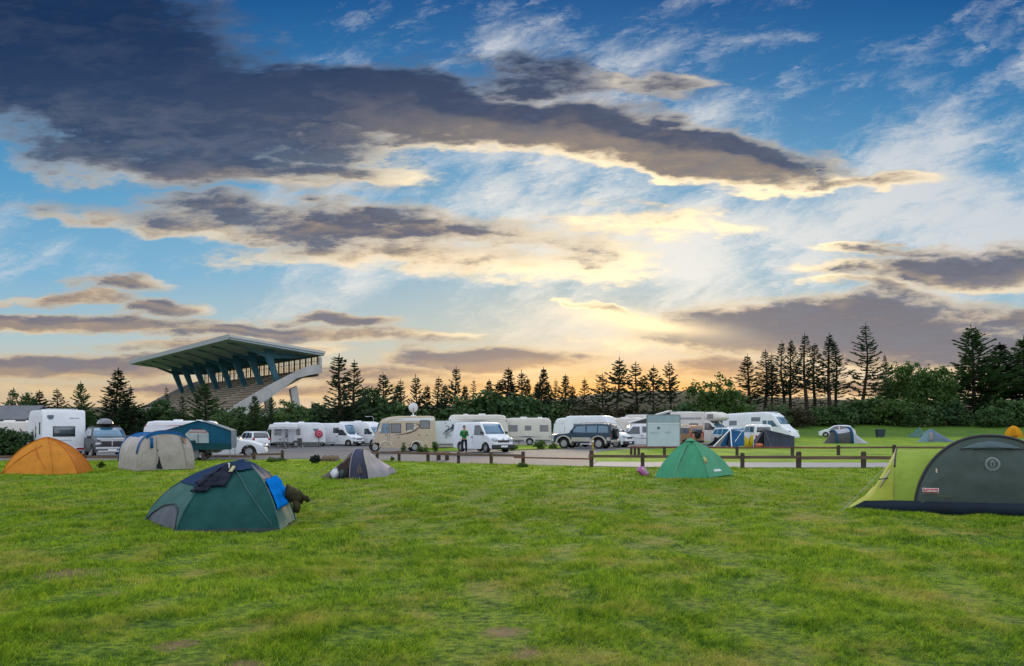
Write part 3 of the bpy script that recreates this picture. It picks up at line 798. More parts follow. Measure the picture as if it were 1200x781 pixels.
# (kind, variant, px, top row, distance, width factor, label)
TREES = [
 ('sparse', 2, 13, 453, 95, 1.0, 'thin dark spruce at the far left edge above the grey roof'),
 ('scrub', 0, 30, 458, 93, 1.0, 'scrubby low tree between the first two spruces at the far left'),
 ('full', 2, 50, 456, 90, 1.1, 'small dense green spruce behind the left end of the white motorhome'),
 ('sparse', 1, 69, 454, 92, 1.2, 'ragged small spruce right above the middle of the white motorhome rear'),
 ('green', 0, 94, 445, 82, 0.9, 'dense rounded spruce above the right edge of the white motorhome rear'),
 ('full', 0, 134, 429, 84, 1.05, 'big dark spruce behind the car with the roof box'),
 ('sparse', 2, 155, 450, 86, 0.7, 'slim bare-topped spruce just right of the big dark spruce'),
 ('scrub', 0, 189, 466, 88, 1.3, 'round leafy tree left of the grandstand seating'),
 ('sparse', 2, 198, 451, 92, 0.6, 'tiny topped sapling in front of the left edge of the grandstand steps'),
 ('sparse', 1, 215, 462, 86, 0.9, 'sparse spruce in front of the grandstand steps left of the bright green spruce'),
 ('green', 1, 240, 445, 82, 1.25, 'bright green dense spruce hiding the middle of the grandstand steps'),
 ('scrub', 0, 262, 480, 80, 1.3, 'low leafy tree at the foot of the grandstand end wall'),
 ('green', 0, 299, 460, 82, 1.0, 'pointed green spruce in front of the concrete end wall'),
 ('green', 1, 316, 462, 84, 0.7, 'slender green spruce beside the pointed one under the grandstand end wall'),
 ('scrub', 0, 342, 468, 84, 1.2, 'broad pale leafy tree under the right corner of the grandstand'),
 ('sparse', 0, 397, 413, 92, 1.25, 'tallest sparse spruce right of the grandstand with wide upswept branches'),
 ('sparse', 1, 413, 420, 94, 0.85, 'narrower sparse spruce close beside the tallest one right of the grandstand'),
 ('scrub', 0, 437, 452, 98, 1.1, 'low thin tree in the gap right of the two tall sparse spruces'),
 ('pine', 0, 451, 435, 100, 1.1, 'thin trunked spruce with open crown above the white panel vans'),
 ('sparse', 2, 470, 443, 104, 1.0, 'short spruce left of the satellite dish'),
 ('sparse', 3, 488, 437, 102, 0.9, 'regular spruce directly behind the satellite dish'),
 ('sparse', 1, 510, 440, 102, 1.05, 'spruce right of the satellite dish above the white trailer end'),
 ('sparse', 0, 532, 428, 100, 0.85, 'tall spruce above the person in green'),
 ('sparse', 2, 554, 443, 104, 0.7, 'thin spruce tip just right of the tall one above the person in green'),
 ('full', 0, 573, 443, 103, 0.8, 'thin spruce tip above the left half of the white delivery van'),
 ('full', 2, 593, 429, 100, 1.1, 'dark dense spruce above the nose of the white delivery van'),
 ('sparse', 3, 612, 432, 101, 0.9, 'pointed spruce left of the narrow steeple-like one'),
 ('full', 0, 619, 441, 104, 0.7, 'shorter spruce leaning against the pointed one over the caravan'),
 ('full', 1, 635, 429, 100, 0.8, 'narrow steeple-like spruce above the long caravan'),
 ('sparse', 2, 651, 443, 105, 0.7, 'faint thin spruce tip right of the steeple-like spruce'),
 ('full', 2, 661, 437, 100, 0.85, 'dense dark spruce above the front of the blue off-road car'),
 ('sparse', 1, 683, 442, 104, 0.9, 'open spruce lit gold from behind above the off-road car'),
 ('pine', 1, 705, 436, 100, 1.1, 'ragged spruce lit gold at its foot above the high-roofed camper van'),
 ('full', 1, 461, 449, 107, 0.9, 'low dark spruce filling the gap above the front of the beige motorhome'),
 ('full', 0, 499, 450, 107, 0.9, 'low dark spruce filling the gap just right of the satellite dish'),
 ('full', 2, 521, 449, 107, 0.9, 'low dark spruce filling the gap left of the tall one above the person'),
 ('full', 1, 543, 450, 108, 0.9, 'low dark spruce filling the gap right of the tall one above the person'),
 ('full', 2, 583, 447, 107, 0.9, 'low dark spruce between the two spruces above the delivery van'),
 ('full', 0, 603, 446, 107, 0.9, 'low dark spruce between the delivery van nose and the long caravan'),
 ('full', 1, 627, 447, 107, 0.9, 'low dark spruce left at the foot of the steeple-like one'),
 ('full', 2, 644, 448, 107, 0.9, 'low dark spruce right at the foot of the steeple-like one'),
 ('full', 0, 672, 450, 107, 0.9, 'low dark spruce above the windscreen of the off-road car'),
 ('pine', 0, 723, 417, 98, 1.15, 'leftmost and tallest of the four open-crowned trees above the ridge'),
 ('pine', 1, 746, 422, 100, 1.15, 'second from the left of the four open-crowned trees above the ridge'),
 ('pine', 0, 766, 426, 100, 0.95, 'third from the left and thinnest of the four open-crowned trees above the ridge'),
 ('pine', 1, 787, 421, 101, 1.0, 'rightmost of the four open-crowned trees above the ridge'),
 ('bare', 0, 878, 414, 118, 1.25, 'leftmost of the tall bare-stemmed spruces right of the round leafy tree'),
 ('bare', 1, 897, 409, 120, 1.1, 'second bare-stemmed spruce from the left behind the curved white motorhome'),
 ('bare', 1, 905, 413, 124, 0.75, 'thin stem standing just right of the second bare-stemmed spruce'),
 ('bare', 2, 919, 397, 120, 0.85, 'left tree of the dark close pair with merged crowns above the navy tent'),
 ('bare', 0, 926, 396, 122, 0.85, 'right tree of the dark close pair with merged crowns above the navy tent'),
 ('bare', 1, 945, 390, 120, 0.95, 'tall thin spruce with a needle-like top left of the white hatchback'),
 ('bare', 1, 954, 401, 123, 0.95, 'shorter stem half hidden beside the needle-topped spruce'),
 ('bare', 0, 972, 389, 120, 1.0, 'tall spruce with a feathery top above the white hatchback'),
 ('bare', 2, 981, 399, 123, 0.85, 'shorter dark spruce beside the feathery-topped one above the hatchback'),
 ('tall', 0, 1012, 377, 122, 1.0, 'tallest spruce on the right with level tiers of branches'),
 ('bare', 1, 1039, 414, 130, 0.6, 'single thin spruce tip rising from the round leafy trees on the right'),
 ('broad', 0, 1143, 378, 122, 0.95, 'huge broad spruce at the right dark and dense down to the ground'),
 ('full', 0, 1169, 400, 126, 1.5, 'dark spruce leaning on the right side of the huge broad spruce'),
 ('green', 0, 1199, 392, 122, 1.6, 'spruce cut by the right edge of the picture'),
]
for (k, i, px, ty, d, wd, lab) in TREES:
    plant(KT[k], i, px, ty, d, lab, GC, wd * {'full': 1.95, 'sparse': 1.75, 'bare': 1.9, 'pine': 1.5, 'green': 1.5, 'tall': 1.4, 'broad': 1.75}.get(k, 1.0))

def leaf_tree(seed, px, top_y, d, lobes, n, label, leaf=0.22, m=None):
    o = leafy(seed, lobes, leaf, n, m or leaf_m, 1.2)
    x, y = at(px, d); z = gz(x, y)
    o.location = (x, y, z - 0.05); tag(o, label, 'tree')
    top = max(l[2] + l[5] for l in lobes) * 1.04
    s = (EYE + (HY - top_y) / F * d - z) / top
    o.scale = (s, s, s)
    return o
leaf_tree(201, 838, 437, 100, [(0, 0, 3.2, 3.4, 2.4, 3.0), (-2.2, 0, 5.6, 1.7, 1.5, 2.2), (0.8, 0, 6.2, 2.0, 1.6, 2.3), (2.4, 0.2, 4.6, 2.0, 1.8, 2.2), (3.6, 0, 2.4, 2.0, 1.8, 2.0), (-3.2, 0, 2.2, 1.6, 1.5, 1.8)], 6500, 'round bright green leafy tree behind the motorhome with the sleeping bulge')
leaf_tree(202, 1062, 418, 124, [(0, 0, 4.0, 3.6, 2.6, 3.4), (-1.6, 0, 7.2, 2.0, 1.8, 2.8), (1.2, 0, 7.8, 1.9, 1.7, 2.9), (2.6, 0, 5.4, 1.8, 1.6, 2.5), (-3.0, 0, 4.6, 1.8, 1.6, 2.6)], 7500, 'upright leafy tree with a lobed top right of the tiered spruce', 0.24)
leaf_tree(203, 1094, 427, 118, [(0, 0, 4.2, 3.0, 2.4, 3.2), (-1.5, 0, 5.8, 1.6, 1.5, 2.0), (1.2, 0, 6.0, 1.7, 1.5, 2.2), (2.4, 0, 3.2, 1.6, 1.5, 2.0), (-2.6, 0, 2.9, 1.6, 1.5, 2.0)], 7000, 'rounder leafy tree on the bank between the lobed one and the huge spruce', 0.22)

# ---- understory: shrubs at the foot of the trees
SHR = [
 ('bush', 112, 480, 78), ('bush', 150, 472, 80), ('bush', 172, 474, 79), ('bush', 205, 478, 78), ('bush', 228, 482, 76), ('bush', 270, 474, 78), ('bush', 290, 484, 76), ('bush', 312, 484, 77),
 ('leaf', 333, 478, 84), ('bush', 362, 472, 96), ('bush', 384, 470, 95), ('bush', 408, 474, 95), ('bush', 430, 467, 97), ('bush', 447, 463, 98), ('bush', 466, 470, 97),
 ('brown', 486, 478, 99), ('bush', 512, 478, 98), ('bush', 545, 470, 98), ('bush', 562, 460, 99), ('bush', 580, 455, 97), ('bush', 600, 458, 98), ('bush', 622, 464, 98), ('bush', 646, 468, 99),
 ('brown', 672, 472, 99), ('brown', 695, 470, 99), ('brown', 715, 468, 100), ('brown', 737, 476, 99), ('brown', 758, 480, 100), ('brown', 778, 474, 99), ('bush', 798, 470, 98), ('bush', 870, 470, 106),
 ('brown', 893, 474, 108), ('bush', 913, 471, 112), ('brown', 936, 474, 112), ('bush', 957, 475, 114), ('bush', 980, 472, 114), ('bush', 1002, 467, 116), ('bush', 1022, 462, 117), ('leaf', 1044, 464, 114),
 ('bush', 1075, 470, 113), ('bush', 1112, 468, 114), ('bush', 1180, 466, 114), ('bush', 1204, 464, 114), ('bush', 1160, 474, 112),
 ('bush', 2, 498, 46), ('bush', 12, 499, 46),
]
NEAR_TXT = [(60, 'left of the white motorhome'), (130, 'behind the car with the roof box'), (260, 'in front of the grandstand'), (340, 'below the grandstand corner'), (430, 'behind the white camper with the awning'),
            (540, 'behind the beige motorhome'), (600, 'behind the white delivery van'), (660, 'behind the long caravan'), (725, 'behind the high-roofed camper van'),
            (800, 'behind the information board'), (935, 'behind the curved white motorhome'), (1005, 'behind the white hatchback'), (1120, 'below the round leafy trees on the right'), (1300, 'below the huge broad spruce')]
KTXT = {'bush': 'dark green', 'brown': 'brownish', 'leaf': 'bright green'}
cnt = {}
SHR.sort(key=lambda q: q[1])
tot = {}
def where(px): return next(t for (lim, t) in NEAR_TXT if px < lim)
SHR = [(k, px, ty, max(d, 88) if 100 < px < 350 else d) for (k, px, ty, d) in SHR]
for (k, px, ty, d) in SHR: tot[(k, where(px))] = tot.get((k, where(px)), 0) + 1
ORD = ['first', 'second', 'third', 'fourth', 'fifth', 'sixth', 'seventh', 'eighth', 'ninth']
for n, (k, px, ty, d) in enumerate(SHR):
    w = where(px); c = cnt.get((k, w), 0); cnt[(k, w)] = c + 1
    if tot[(k, w)] == 1: lab = KTXT[k] + ' shrub standing alone of its colour ' + w if k != 'bush' else KTXT[k] + ' shrub growing ' + w
    else: lab = '%s %s shrub from the left %s' % (ORD[c], KTXT[k], w)
    plant(SH[k], n, px, ty, d, lab, 'shrubs at the foot of the trees', 1.15)
# ------------------------------------------------------------------ vehicles
def paint(name, col, var=0.05): return mat(name, col, 0.45, var, 1.2, 0.0, spec=0.35, coat=0.05)
white_p = paint('white_paint', (0.70, 0.72, 0.75))
cream_p = paint('cream_paint', (0.64, 0.60, 0.55))
tan_p = paint('tan_paint', (0.49, 0.40, 0.29))
silver_p = mat('silver_paint', (0.50, 0.51, 0.54), 0.3, 0.04, 1.0, 0.0, spec=0.6, metal=0.3, coat=0.4)
dark_p = paint('dark_grey_paint', (0.045, 0.050, 0.060))
navy_p = paint('navy_paint', (0.020, 0.045, 0.075))
beige_p = paint('beige_trim', (0.44, 0.40, 0.33))
orange_p = paint('orange_paint', (0.36, 0.20, 0.10))
black_pl = mat('black_plastic', (0.022, 0.022, 0.024), 0.55, 0.1, 8.0, 0.1, 50)
grey_pl = mat('grey_plastic', (0.16, 0.165, 0.17), 0.55, 0.1, 6.0)
rubber = mat('rubber', (0.020, 0.020, 0.020), 0.8, 0.15, 14.0, 0.2, 60, 0.25)
alloy = mat('alloy', (0.45, 0.46, 0.47), 0.35, 0.1, 6.0, metal=0.7)
chrome = mat('chrome', (0.6, 0.61, 0.62), 0.2, 0.05, 4.0, metal=0.9)
lamp_m = mat('lamp_glass', (0.50, 0.53, 0.56), 0.25, 0.1, 9.0, spec=0.5, coat=0.2)
tail_m = mat('tail_lamp', (0.42, 0.020, 0.020), 0.2, 0.1, 9.0, coat=0.8)
amber_m = mat('amber_lamp', (0.55, 0.18, 0.01), 0.2, 0.1, 9.0, coat=0.8)
plate_m = mat('plate_white', (0.72, 0.73, 0.75), 0.5, 0.05, 4.0)
def car_glass(name, col):
    m = bpy.data.materials.new(name); m.use_nodes = True; t = m.node_tree; V.tree = t; b = t.nodes['Principled BSDF']
    tc = t.nodes.new('ShaderNodeTexCoord'); n = noise(tc.outputs['Object'], 1.1, 3, 0.6)
    c = mixc(n.step(0.35, 0.7), col, tuple(0.55 * q for q in col)); t.links.new(c, b.inputs['Base Color'])
    b.inputs['Roughness'].default_value = 0.05; b.inputs['Specular IOR Level'].default_value = 0.9; b.inputs['Coat Weight'].default_value = 0.6; b.inputs['Coat Roughness'].default_value = 0.02
    return m
dark_glass = car_glass('dark_glass', (0.030, 0.036, 0.042))
blue_glass = car_glass('blue_tinted_glass', (0.025, 0.125, 0.215))
grey_glass = car_glass('grey_acrylic', (0.060, 0.070, 0.080))

def interp(pts, x):
    if x <= pts[0][0]: return pts[0][1]
    for (a, b) in zip(pts, pts[1:]):
        if x <= b[0]: return lerp(a[1], b[1], (x - a[0]) / max(1e-6, b[0] - a[0]))
    return pts[-1][1]

class Car:
    """body lofted from a side outline; x forward, y left, z up, origin on the ground under the middle"""
    def __init__(s, name, label, cat, group, L, W, top, clear=0.25, wheels=(), wr=0.33, belt=0.95, tumble=0.14, nose=0.10, tail=0.06, rnd=0.08, p=white_p, low=None, low_h=0.0, tw=0.2):
        s.root = thing(name, label, cat, (0, 0, 0), 0, group)
        s.L, s.W, s.top, s.clear, s.wheels, s.wr, s.belt, s.tumble, s.nose, s.tail, s.rnd, s.tw = L, W, top, clear, wheels, wr, belt, tumble, nose, tail, rnd, tw
        s.roof = max(z for x, z in top)
        xs = set(x for x, z in top)
        n = int(L / 0.22)
        xs |= set(-L / 2 + L * i / n for i in range(n + 1))
        for wx in wheels:
            for k in range(-6, 7): xs.add(max(-L / 2, min(L / 2, wx + (wr + 0.07) * math.sin(k / 6 * math.pi / 2))))
        xs = sorted(xs); q = [xs[0]]
        for x in xs[1:]:
            if x - q[-1] > 0.012: q.append(x)
        s.xs = q
        rows, lowrows = [], []
        for x in q:
            zt = interp(top, x); zb = s.zb(x); zb = min(zb, zt - 0.05)
            rr = min(rnd, (zt - zb) * 0.45)
            sec = []
            zl = [zb + (zt - rr - zb) * k / 6 for k in range(7)] + [zt - rr * (1 - math.sin(a)) for a in (0.5, 1.0, math.pi / 2)]
            for j, z in enumerate(zl):
                y = s.w(x, z)
                if z > zt - rr: y -= rr * (1 - math.sqrt(max(0.0, 1 - ((z - (zt - rr)) / rr) ** 2)))
                sec.append((y, z))
            row = [Vector((x, -y, z)) for y, z in sec] + [Vector((x, 0, zt + 0.012 * min(1, s.W)))] + [Vector((x, y, z)) for y, z in sec[::-1]]
            rows.append(row)
        mb = MB(); mb.grid(rows)
        mb.f.append(list(range(len(rows[0])))); k = (len(rows) - 1) * len(rows[0]); mb.f.append([k + i for i in range(len(rows[0]))])
        s.body = mb.build('body', p, s.root, True)
        try: s.body.data.set_sharp_from_angle(angle=R(38))
        except Exception: pass
        u = MB(); u.box((0, 0, clear + 0.12), (L * 0.9, W * 0.55, 0.26)); u.build('underbody', black_pl, s.root)
        for wx in wheels: s.axle(wx)
    def zb(s, x):
        z = s.clear + 0.10 * max(0, (abs(x) - s.L * 0.42) / (s.L * 0.08)) * 0.6
        for wx in s.wheels:
            r = s.wr + 0.07
            if abs(x - wx) < r: z = max(z, s.wr + math.sqrt(r * r - (x - wx) ** 2))
        return z
    def w(s, x, z):
        W = s.W / 2
        f = (x / (s.L / 2))
        if f > 0: W *= 1 - s.nose * f ** 4
        else: W *= 1 - s.tail * f ** 4
        t = max(0.0, (z - s.belt) / max(0.05, s.roof - s.belt))
        W *= 1 - s.tumble * min(1.2, t)
        if z < s.belt * 0.55: W *= 1 - 0.05 * (1 - z / (s.belt * 0.55))
        return W
    def axle(s, wx, only=None):
        for sd in (1, -1):
            y = sd * (s.w(wx, s.wr) - s.tw / 2 + 0.015)
            r, t = s.wr, s.tw / 2
            ty = MB(); ty.lathe([(r * 0.62, -t), (r * 0.95, -t), (r, -t * 0.7), (r, t * 0.7), (r * 0.95, t), (r * 0.62, t), (r * 0.60, 0)], 22, 'y', (wx, y, r))
            to = ty.build('wheel', rubber, s.root, True)
            rm = MB(); yo = y + sd * (t - 0.02)
            rm.lathe([(r * 0.63, sd * 0.01), (r * 0.56, sd * 0.012), (r * 0.54, -sd * 0.05), (0.02, -sd * 0.05)], 20, 'y', (wx, yo, r))
            for k in range(5):
                a = k * 2 * math.pi / 5
                rm.box((wx + math.cos(a) * r * 0.3, yo - sd * 0.01, r + math.sin(a) * r * 0.3), (r * 0.56, 0.02, r * 0.17), Matrix.Rotation(-a, 3, 'Y'))
            rm.lathe([(r * 0.16, -sd * 0.03), (r * 0.14, sd * 0.012), (0.005, sd * 0.014)], 10, 'y', (wx, yo, r))
            rm.build('rim', alloy, to)
    # panels set a few millimetres proud of the side, from (x, z) outlines
    def side(s, name, poly, m, sides=(1, -1), off=0.008, parent=None, thick=0.012):
        out = []
        for sd in sides:
            mb = MB(); n = len(poly)
            dense = []
            for i in range(n):
                a, b = poly[i], poly[(i + 1) % n]; k = max(1, int(math.hypot(a[0] - b[0], a[1] - b[1]) / 0.3))
                for j in range(k): dense.append((lerp(a[0], b[0], j / k), lerp(a[1], b[1], j / k)))
            c = (sum(q[0] for q in dense) / len(dense), sum(q[1] for q in dense) / len(dense))
            ring = [Vector((x, sd * (s.w(x, z) + off), z)) for x, z in dense]
            inn = [Vector((x, sd * (s.w(x, z) - 0.02), z)) for x, z in dense]
            m_ = len(ring); mid = Vector((c[0], sd * (s.w(*c) + off), c[1]))
            mb.add(ring + inn + [mid], [[i, (i + 1) % m_, 2 * m_] for i in range(m_)] + [[i, (i + 1) % m_, m_ + (i + 1) % m_, m_ + i] for i in range(m_)])
            out.append(mb.build(name, m, parent or s.root))
        return out
    def slope(s, name, a, b, m, margin=0.07, off=0.010, ya=None, yb=None, parent=None):
        """pane lying on the outline between two (x, z) points, across the car"""
        A, B = Vector((a[0], 0, a[1])), Vector((b[0], 0, b[1]))
        d = (B - A).normalized(); n = Vector((-d.z, 0, d.x))
        mid = (A + B) / 2
        if n.dot(Vector((mid.x - 0, 0, mid.z - s.belt * 0.6))) < 0: n = -n
        rows = []
        for k in range(4):
            t = k / 3; q = A.lerp(B, t); hw = (lerp(ya, yb, t) if ya else s.w(q.x, q.z) - margin)
            rows.append([q + n * (off + 0.015 * (1 - abs(j))) + Vector((0, hw * j, 0)) for j in (-1, -0.5, 0, 0.5, 1)])
        mb = MB(); mb.grid(rows)
        return mb.build(name, m, parent or s.root, True, solid=0.012)
    def box(s, name, c, size, m, bev=0.02, parent=None, mirror=False, rot=None):
        o = None
        for sd in ((1, -1) if mirror else (1,)):
            o = MB().box((c[0], c[1] * sd, c[2]), size, rot, bev).build(name, m, parent or s.root)
        return o
    def mirrors(s, x, z, m, out=0.11):
        for sd in (1, -1):
            y = s.w(x, z)
            MB().box((x, sd * (y + out), z), (0.12, 0.22, 0.17), None, 0.04).build('mirror', m, s.root)
    def put(s, px, base, rel, scale=1.0, d=None):
        """stand it on the ground at a pixel; rel = turn, anticlockwise, away from 'pointing straight away from the viewer'"""
        if d is None: q = ground_at(px, base)
        else:
            x, y = at(px, d); q = Vector((x, y, gz(x, y)))
        ray = math.atan2(q.y, q.x)
        s.root.location = (q.x, q.y, q.z + 0.01); s.root.rotation_euler = (0, 0, ray + R(rel)); s.root.scale = (scale,) * 3
        return q

def windows(c, polys, m, frame=None, sides=(1, -1)):
    for p in polys: c.side('window', p, m, sides)

# ---- estate-type car with the glass band cut by pillars
def passenger(name, label, cat, L, W, H, p, glass, kind='hatch', wr=0.32, group=None, rails=False, low_trim=None, cl=0.2):
    h = L / 2
    if kind == 'suv':
        top = [(-h, 0.55), (-h + 0.04, 0.95 * H * 0.6), (-h + 0.12, H * 0.62), (-h + 0.42, H * 0.97), (-h + 0.9, H), (0.25, H), (0.62, H * 0.965), (1.32, H * 0.66), (1.6, H * 0.635), (h - 0.35, H * 0.585), (h - 0.06, H * 0.50), (h, H * 0.42)]
        ws = ((1.30, H * 0.665), (0.66, H * 0.955)); rw = ((-h + 0.13, H * 0.64), (-h + 0.40, H * 0.95)); belt = H * 0.60
        sw = [[(-h + 0.34, belt + 0.06), (-h + 0.50, H * 0.90), (-h + 1.02, H * 0.935), (-h + 1.02, belt + 0.05)], [(-h + 1.08, belt + 0.05), (-h + 1.08, H * 0.935), (-0.42, H * 0.945), (-0.42, belt + 0.03)], [(-0.34, belt + 0.03), (-0.34, H * 0.945), (0.50, H * 0.92), (1.10, belt + 0.04)]]
    elif kind == 'sedan':
        top = [(-h, 0.55), (-h + 0.05, H * 0.62), (-h + 0.25, H * 0.675), (-h + 0.85, H * 0.69), (-h + 1.45, H * 0.95), (-h + 1.9, H), (-0.05, H), (0.25, H * 0.97), (1.10, H * 0.67), (1.4, H * 0.645), (h - 0.4, H * 0.54), (h - 0.08, H * 0.44), (h, H * 0.36)]
        ws = ((1.07, H * 0.685), (0.30, H * 0.955)); rw = ((-h + 0.90, H * 0.71), (-h + 1.42, H * 0.935)); belt = H * 0.635
        sw = [[(-h + 1.15, belt + 0.06), (-h + 1.60, H * 0.92), (-0.42, H * 0.945), (-0.42, belt + 0.03)], [(-0.34, belt + 0.03), (-0.34, H * 0.945), (0.16, H * 0.92), (0.86, belt + 0.04)]]
    else:
        top = [(-h, 0.5), (-h + 0.05, H * 0.58), (-h + 0.14, H * 0.64), (-h + 0.55, H * 0.94), (-h + 1.0, H), (-0.05, H), (0.28, H * 0.97), (1.08, H * 0.67), (1.35, H * 0.64), (h - 0.32, H * 0.54), (h - 0.06, H * 0.42), (h, H * 0.36)]
        ws = ((1.05, H * 0.685), (0.32, H * 0.955)); rw = ((-h + 0.17, H * 0.67), (-h + 0.52, H * 0.915)); belt = H * 0.615
        sw = [[(-h + 0.55, belt + 0.08), (-h + 0.85, H * 0.90), (-0.36, H * 0.945), (-0.36, belt + 0.03)], [(-0.28, belt + 0.03), (-0.28, H * 0.945), (0.18, H * 0.92), (0.82, belt + 0.04)]]
    c = Car(name, label, cat, group, L, W, top, cl, (-h + 0.9, h - 0.85), wr, belt, 0.20, 0.16, 0.10, 0.07, p)
    windows(c, sw, glass)
    c.slope('windscreen', ws[0], ws[1], glass); c.slope('rear_window', rw[0], rw[1], glass, 0.10)
    hz = H * 0.44
    for sd in (1, -1):
        y = W / 2 - 0.30
        MB().box((h - 0.10, sd * y, hz), (0.20, 0.36, 0.15), Matrix.Rotation(sd * R(-14), 3, 'Z'), 0.05).build('headlight', lamp_m, c.root)
        MB().box((-h + 0.10, sd * (W / 2 - 0.19), H * 0.56), (0.16, 0.22, 0.24 if kind == 'suv' else 0.16), None, 0.04).build('tail_light', tail_m, c.root)
    c.box('grille', (h - 0.02, 0, hz - 0.05), (0.06, W * 0.42, 0.14), black_pl, 0.03)
    c.box('front_bumper', (h - 0.02, 0, 0.33), (0.10, W * 0.78, 0.13), low_trim or black_pl, 0.04)
    c.box('rear_bumper', (-h + 0.01, 0, 0.42), (0.12, W * 0.86, 0.2), low_trim or p, 0.05)
    c.box('number_plate', (h + 0.03, 0, 0.42), (0.02, 0.46, 0.11), plate_m, 0.005)
    c.box('number_plate', (-h - 0.06, 0, 0.47), (0.02, 0.46, 0.11), plate_m, 0.005)
    c.mirrors(0.86 if kind != 'suv' else 1.05, belt + 0.10, p)
    for sd in (1, -1):
        for x in (-0.75, 0.25): MB().box((x, sd * (c.w(x, belt - 0.08) + 0.012), belt - 0.08), (0.18, 0.03, 0.03), None, 0.01).build('door_handle', black_pl, c.root)
        if rails:
            r = MB(); r.tube([(-h + 0.8, sd * W * 0.36, H - 0.03), (-h + 0.95, sd * W * 0.36, H + 0.05), (0.3, sd * W * 0.36, H + 0.05), (0.5, sd * W * 0.36, H - 0.05)], 0.022, 6); r.build('roof_rail', black_pl, c.root)
    return c

# ---- van: delivery van, high-roofed camper
def van(name, label, cat, L, W, H, p, glass, group=None, hood=0.85, wr=0.33, rear_blank=True, bumper=black_pl, hood_z=None, side_glass=(), rake=0.9, raise_=0.0):
    h = L / 2; hz = hood_z or H * 0.56
    x0 = h - hood; x1 = x0 - rake * 0.62
    top = [(-h, 0.5), (-h + 0.02, H * 0.9), (-h + 0.10, H * 0.975), (-h + 0.5, H), (x1 - 0.45, H), (x1 - 0.05, H * (0.985 if not raise_ else 0.96)), (x1 + 0.10, H * 0.955 - raise_), (x0, hz + 0.03), (x0 + 0.2, hz), (h - 0.22, hz * 0.82), (h - 0.05, hz * 0.66), (h, hz * 0.5)]
    belt = hz * 0.98
    c = Car(name, label, cat, group, L, W, top, 0.24, (-h + 0.85 * L / 4.4, h - 0.82), wr, belt, 0.11, 0.16, 0.03, 0.10, p)
    c.slope('windscreen', (x0 - 0.03, hz + 0.06), (x1 + 0.14, H * 0.93 - raise_), glass, 0.10)
    zt = min(H * 0.90, hz + 0.62) - raise_ * 0.2
    door = [(x1 - 0.55, belt + 0.02), (x1 - 0.55, zt), (x1 + 0.02, zt), (x0 - 0.10, belt + 0.10), (x0 - 0.08, belt)]
    c.side('window', door, dark_glass)
    for q in side_glass: c.side('window', q, dark_glass)
    for sd in (1, -1):
        MB().box((h - 0.16, sd * (W / 2 - 0.27), hz * 0.74), (0.34, 0.34, 0.22), Matrix.Rotation(sd * R(-18), 3, 'Z') @ Matrix.Rotation(R(20), 3, 'Y'), 0.07).build('headlight', lamp_m, c.root)
        MB().box((-h + 0.02, sd * (W / 2 - 0.12), H * 0.55), (0.10, 0.12, 0.5), None, 0.03).build('tail_light', tail_m, c.root)
        MB().box((x1 - 0.75, sd * (c.w(x1 - 0.75, belt - 0.12) + 0.012), belt - 0.12), (0.2, 0.03, 0.05), None, 0.01).build('door_handle', black_pl, c.root)
        s_ = MB(); s_.box((x1 - 0.66, sd * (c.w(x1 - 0.66, 0.9) + 0.001), (belt + 0.4) / 2 + 0.1), (0.012, 0.008, belt - 0.45)); s_.build('door_seam', grey_pl, c.root)
    c.box('grille', (h - 0.03, 0, hz * 0.66), (0.12, W * 0.50, 0.13), black_pl, 0.03)
    c.box('front_bumper', (h - 0.10, 0, 0.40), (0.30, W * 0.92, 0.30), bumper, 0.08)
    c.box('number_plate', (h + 0.06, 0, 0.42), (0.02, 0.50, 0.12), plate_m, 0.005)
    c.box('rear_bumper', (-h, 0, 0.42), (0.14, W * 0.92, 0.18), bumper, 0.04)
    c.slope('rear_window', (-h + 0.008, H * 0.60), (-h + 0.018, H * 0.86), glass, 0.18)
    c.mirrors(x0 - 0.14, belt + 0.16, black_pl, 0.13)
    return c

# ---- caravan / motorhome box
def rounded(L, H, z0, front=0.35, back=0.25, ftop=0.5, btop=0.3):
    h = L / 2
    return [(-h, z0 + 0.02), (-h + back * 0.25, H - btop), (-h + back, H - 0.06), (-h + back + 0.25, H), (h - front - 0.5, H), (h - front, H - 0.08), (h - front * 0.25, H - ftop), (h, H * 0.52), (h - 0.05, z0 + 0.05)]

